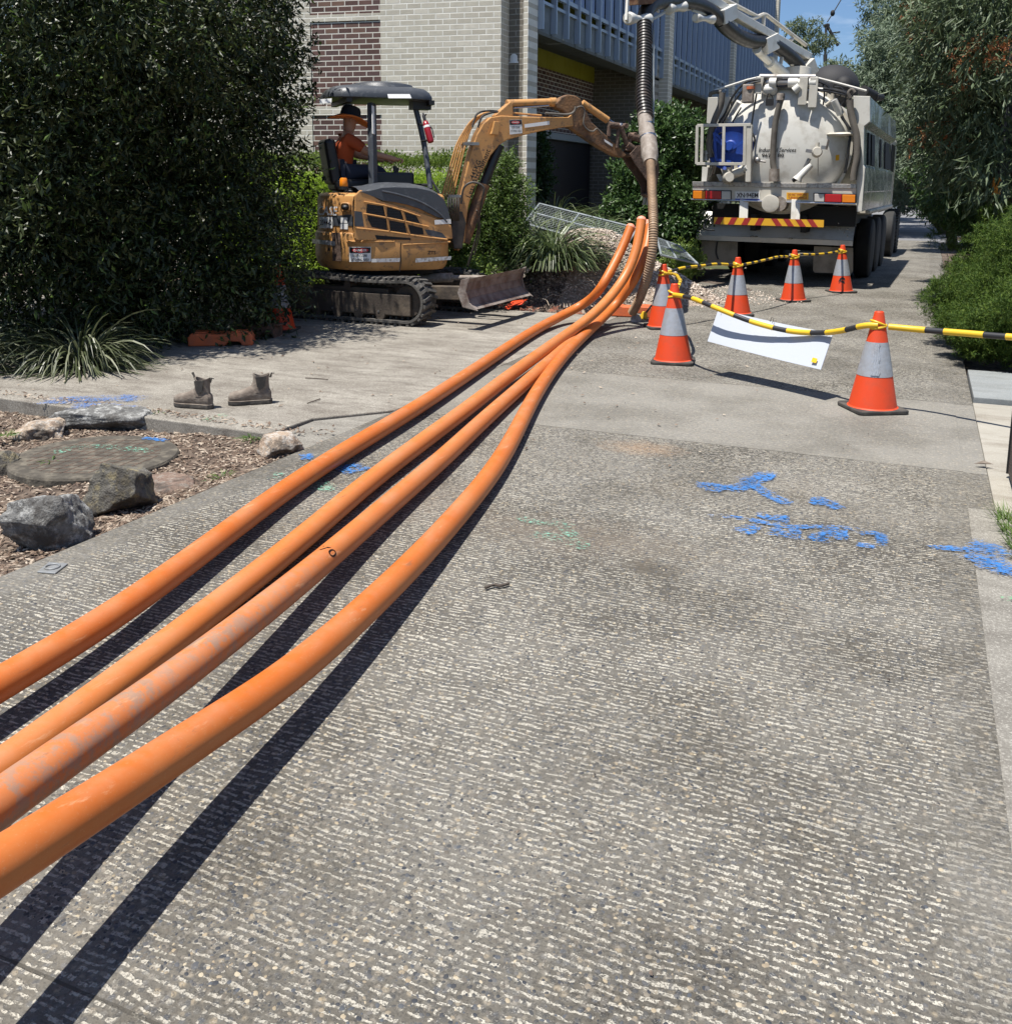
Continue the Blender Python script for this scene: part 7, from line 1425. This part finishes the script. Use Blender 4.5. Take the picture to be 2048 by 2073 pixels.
# round concrete lid
lc_ = G(193, 922, -.02); lr = .46; t = thing('pit_lid', 'round concrete pit lid with scored diamond grid and faded green and blue paint', 'lid', tuple(lc_))
def lring(r_, z, n=64): return [(lc_.x+r_*math.cos(k*2*math.pi/n), lc_.y+r_*math.sin(k*2*math.pi/n), z) for k in range(n)]
b = MB(); b.rings([lring(lr, -.12), lring(lr, -.032), lring(lr-.008, -.02)]); b.build('lid_disc', M['lid_concrete'], t)
b = MB()
for k in range(-6, 7):
    for a in (rad(20), rad(95)):
        d = Vector((math.cos(a), math.sin(a), 0)); n_ = Vector((-d.y, d.x, 0))*k*.068; h = math.sqrt(max(0, (lr*.78)**2-(k*.068)**2)); c__ = Vector((lc_.x, lc_.y, -.0192)); b.bar(c__+n_-d*h, c__+n_+d*h, .006, .0012)
b.build('scored_lines', M['mud_brown'], t)
def lidpaint(nm, mat, pts, w):
    P = smooth_pts([G(u, v, -.015) for u, v in pts], 6); V = []; Fq = []; E_ = []; n_ = len(P)
    for i, p in enumerate(P):
        d = P[min(i+1, n_-1)]-P[max(i-1, 0)]; d.z = 0; d.normalize(); q = Vector((-d.y, d.x, 0)); e = min(1, min(i, n_-1-i)/(n_*.18))
        for k, a in ((-1, 0), (-.5, 1), (0, 1), (.5, 1), (1, 0)): V.append(tuple((p+q*(w/2*k))-lc_)); E_.append(a*e)
    for i in range(n_-1):
        for k in range(4): a = i*5+k; Fq.append((a, a+1, a+6, a+5))
    me = bpy.data.meshes.new(nm); me.from_pydata(V, [], Fq); me.attributes.new('edge', 'FLOAT', 'POINT').data.foreach_set('value', E_); me.materials.append(M[mat]); o = bpy.data.objects.new(nm, me); COL.objects.link(o); o.parent = t
lidpaint('green_mark', 'mint_paint', [(70, 920), (110, 915), (160, 905), (230, 905), (300, 912), (330, 905)], .16); lidpaint('blue_mark', 'blue_paint', [(280, 886), (310, 888), (350, 893)], .10)
# orange moulded barrier feet
def barrier_foot(lab, c, rz, mat, L_=.60, Wd=.24, h=.12):
    t = thing('barrier_foot', lab, 'barrier foot', tuple(c), rz, 'orange moulded plastic barrier feet'); X = WM(t)
    pr = [(-L_/2, 0), (-L_/2, h*.75), (-L_/2+.03, h), (-.10, h), (-.08, h*.94), (.08, h*.94), (.10, h), (L_/2-.03, h), (L_/2, h*.75), (L_/2, 0), (.20, 0), (.18, h*.3), (.09, h*.36), (.06, h*.2), (.05, 0)]
    b = MB(); b.prism([X @ Vector((x, -Wd/2, z+.003)) for x, z in pr], tuple(X.to_3x3() @ Vector((0, Wd, 0)))); o = b.build('moulded_body', M[mat], t, bevel=.012)
    b = MB()
    for x in (-.19, .19): b.box((0, 0, 0), (1, 1, 1), X @ Matrix.Translation((x, 0, h+.006)) @ Matrix.Diagonal((.12, Wd*.55, .018, 1)))
    b.split('raised_pad', M[mat], t, bevel=.006); b = MB()
    b.box((0, 0, 0), (1, 1, 1), X @ Matrix.Translation((0, 0, h*.87)) @ Matrix.Diagonal((.05, Wd*.4, .01, 1))); b.build('socket', M['near_black'], t); return t
barrier_foot('dusty orange barrier foot lying in tree shade on the apron left of the boots', G(450, 697), rad(8)+YAW, 'block_orange'); barrier_foot('darker barrier foot tucked under the tree beside the shaded cone', G(524, 680), rad(-8)+YAW, 'block_brown', .42)
barrier_foot('orange barrier foot on the concrete behind the far ends of the conduits', G(1275, 640), rad(-14)+YAW, 'block_orange', .75, .2, .13); 
b = MB(); t = thing('barrier_foot', 'pale faded pinkish barrier foot tilted against the gravel behind the ribbed hose', 'barrier foot', tuple(G(1338, 585)), 0, 'orange moulded plastic barrier feet')
X = Matrix.Translation(G(1335, 586, .12)) @ Matrix.Rotation(.5, 4, 'Z') @ Matrix.Rotation(.35, 4, 'X'); b.box((0, 0, 0), (1, 1, 1), X @ Matrix.Diagonal((.34, .16, .24, 1))); b.box((0, 0, 0), (1, 1, 1), X @ Matrix.Translation((.0, -.07, .06)) @ Matrix.Diagonal((.4, .1, .08, 1))); b.box((0, 0, 0), (1, 1, 1), X @ Matrix.Translation((-.08, -.08, -.06)) @ Matrix.Diagonal((.1, .08, .07, 1))); b.build('moulded_body', M['block_faded'], t, bevel=.03)
t = thing('barrier_foot', 'broken orange plastic channel piece lying under the tip of the digger blade', 'barrier foot', tuple(G(1035, 617)), 0, 'orange moulded plastic barrier feet')
b = MB(); q = [PT(*E1(1565, 1615), 12.0), PT(*E1(1610, 1575), 12.1), PT(*E1(1715, 1565), 12.2), PT(*E1(1690, 1590), 12.15), PT(*E1(1630, 1600), 12.1), PT(*E1(1600, 1625), 12.0)]; b.prism(q, (.0, .12, .02)); b.build('moulded_body', M['cone_orange'], t, bevel=.006)
# small yellow marking tool by the rightmost pipe end
t = thing('string_reel', 'small yellow and grey hand tool lying on the concrete by the orange barrier foot', 'tool', tuple(G(1292, 645)))
b = MB(); p = G(1300, 640, .03); b.prism([p+Vector((-.05, -.02, -.03)), p+Vector((.06, -.02, -.03)), p+Vector((.05, .0, .04)), p+Vector((.0, .0, .06))], (0, .03, 0)); b.build('handle', M['rope_yellow'], t, bevel=.006); b = MB(); b.tube([p+Vector((.03, .02, .03)), p+Vector((.09, .06, .13))], .012, 8); b.build('bar', M['black_plastic'], t); b = MB(); b.tube([G(1287, 646, .015), G(1287, 646, .03)], .06, 16); b.build('disc', M['steel'], t)
# work boots
def boot(lab, c, rz, s=1.0, mirror=1, flap=True):
    t = thing('work_boot', lab, 'boot', tuple(c), rz, 'pair of dusty elastic-sided work boots'); X = WM(t)
    def ring(x, z0, z1, w, n=16, lean=0):
        R_ = []
        for k in range(n): a = 2*math.pi*k/n; cz = (z0+z1)/2; R_.append(X @ Vector((x+lean*(math.sin(a)), w/2*math.copysign(abs(math.cos(a))**.75, math.cos(a)), cz+(z1-z0)/2*math.copysign(abs(math.sin(a))**.8, math.sin(a)))))
        return R_
    b = MB(); b.smooth = True; b.rings([ring(-.148, .025, .055, .03), ring(-.14, .018, .078, .07), ring(-.115, .016, .090, .098), ring(-.07, .015, .098, .106), ring(-.03, .015, .112, .098), ring(.01, .015, .130, .086), ring(.06, .015, .125, .078), ring(.11, .015, .122, .076), ring(.135, .018, .105, .064), ring(.146, .03, .08, .03)]); b.build('upper', M['boot_leather'], t)
    b = MB(); n = 20
    def sh(z, cx_, lx, ly): return [X @ Vector((cx_+lx*math.cos(2*math.pi*k/n), ly*math.sin(2*math.pi*k/n), z+.010*math.cos(4*math.pi*k/n)*(1 if z > .19 else 0))) for k in range(n)]
    b.smooth = True; b.rings([sh(.085, .055, .085, .042), sh(.115, .065, .068, .040), sh(.15, .075, .056, .038), sh(.18, .078, .054, .040), sh(.208, .080, .058, .043), sh(.206, .080, .052, .037), sh(.16, .077, .048, .030)], cap=False); b.build('shaft', M['boot_leather'], t)
    for sy in (-1, 1): b = MB(); b.prism([X @ Vector((x, sy*(.0395+.002), z)) for x, z in ((.04, .195), (.115, .198), (.10, .125), (.07, .105), (.05, .125))], tuple(X.to_3x3() @ Vector((0, sy*.003, 0)))); b.build('elastic_gusset', M['boot_dark'], t)
    b = MB(); pl_ = [(-.152, .022), (-.12, .05), (-.06, .056), (.0, .045), (.06, .042), (.13, .036), (.152, .014), (.152, -.014), (.13, -.036), (.06, -.042), (.0, -.045), (-.06, -.056), (-.12, -.05), (-.152, -.022)]
    b.prism([X @ Vector((x, y, .002)) for x, y in pl_], (0, 0, .022)); b.build('sole', M['boot_dark'], t, bevel=.004); b = MB(); b.prism([X @ Vector((x, y*1.0, .0245)) for x, y in pl_], (0, 0, .008)); b.build('welt', M['boot_leather'], t, bevel=.003)
    b = MB()
    if flap: b.tube([X @ Vector(q_) for q_ in ((.022, 0, .20), (.01, 0, .225), (.0, 0, .245))], [.009, .007, .009], 6)
    b.tube([X @ Vector(q_) for q_ in ((.14, 0, .185), (.152, 0, .215), (.17, 0, .212))], [.007, .006, .003], 6); b.build('pull_tab', M['boot_dark'], t)
boot('dusty brown work boot on the left, pull tab sticking up, toe pointing left', G(393, 824, .006), YAW+rad(-18)); boot('dusty brown work boot on the right, toe pointing left towards its mate', G(507, 817, .006), YAW+rad(14), flap=False)
# gate panel at the right edge
t = thing('gate', 'dark brown timber gate leaf cut by the right edge of the photo', 'gate', (.54, 5.2, 0)); b = MB(); b.box((.54, 5.2, .55), (.045, 1.16, 1.05)); b.build('leaf_panel', M['gate_timber'], t, bevel=.004); b = MB(); b.box((.515, 5.765, .55), (.012, .02, 1.06)); b.build('edge_strip', M['near_black'], t)
# twigs and a dry leaf
def twig(lab, L_, r_=.004, z=.012): b = MB(); b.tube(smooth_pts([G(u, v, z) for u, v in L_], 4), r_, 6); tag(b.build('twig', M['root_pale' if 'pale' in lab else 'bark']), lab, 'twig', 'twigs lying on the concrete')
twig('straight dark twig on the apron right of the boots', [(618, 765), (640, 766), (664, 768)]); twig('short bent brown twig on the apron between boots and pipes', [(622, 816), (634, 812), (648, 807)]); twig('brown curled twig on the driveway right of the nearest pipe', [(982, 1190), (1000, 1184), (1012, 1186), (1030, 1181)], .006)
b = MB(); c__ = G(1990, 940, .015); b.add([c__+Vector((-.05, -.01, 0)), c__+Vector((0, -.02, .012)), c__+Vector((.055, .01, .004)), c__+Vector((.0, .02, .018))], [(0, 1, 2, 3)]); tag(b.build('fallen_leaf', M['boot_leather']), 'single curled dry leaf on the pale concrete near the gate', 'leaf')
# far people
for u, lab in ((1838, 'left-hand tiny distant standing figure across the road'), (1850, 'right-hand tiny distant figure in dark clothes across the road')):
    p = PT(u, 412, 86); p = Vector((p.x, p.y, .08)); t = thing('person', lab, 'person', tuple(p)); b = MB(); b.smooth = True
    b.tube([p+Vector((-.1, 0, .0)), p+Vector((-.1, 0, .45)), p+Vector((-.06, 0, .9))], [.07, .08, .11], 8); b.tube([p+Vector((.1, .1, .0)), p+Vector((.1, 0, .45)), p+Vector((.06, 0, .9))], [.07, .08, .11], 8); b.tube([p+Vector((0, 0, z)) for z in (.85, 1.1, 1.4, 1.5, 1.56)], [.16, .17, .22, .12, .06], 10); b.tube([p+Vector((.2, 0, 1.42)), p+Vector((.27, 0, 1.1)), p+Vector((.25, -.08, .82))], [.06, .05, .04], 8); b.tube([p+Vector((-.2, 0, 1.42)), p+Vector((-.27, 0, 1.1)), p+Vector((-.25, -.08, .82))], [.06, .05, .04], 8); b.build('body', M['dark_cloth'], t); b = MB(); b.ell(tuple(p+Vector((0, 0, 1.66))), (.09, .1, .12)); b.build('head', M['skin'], t)
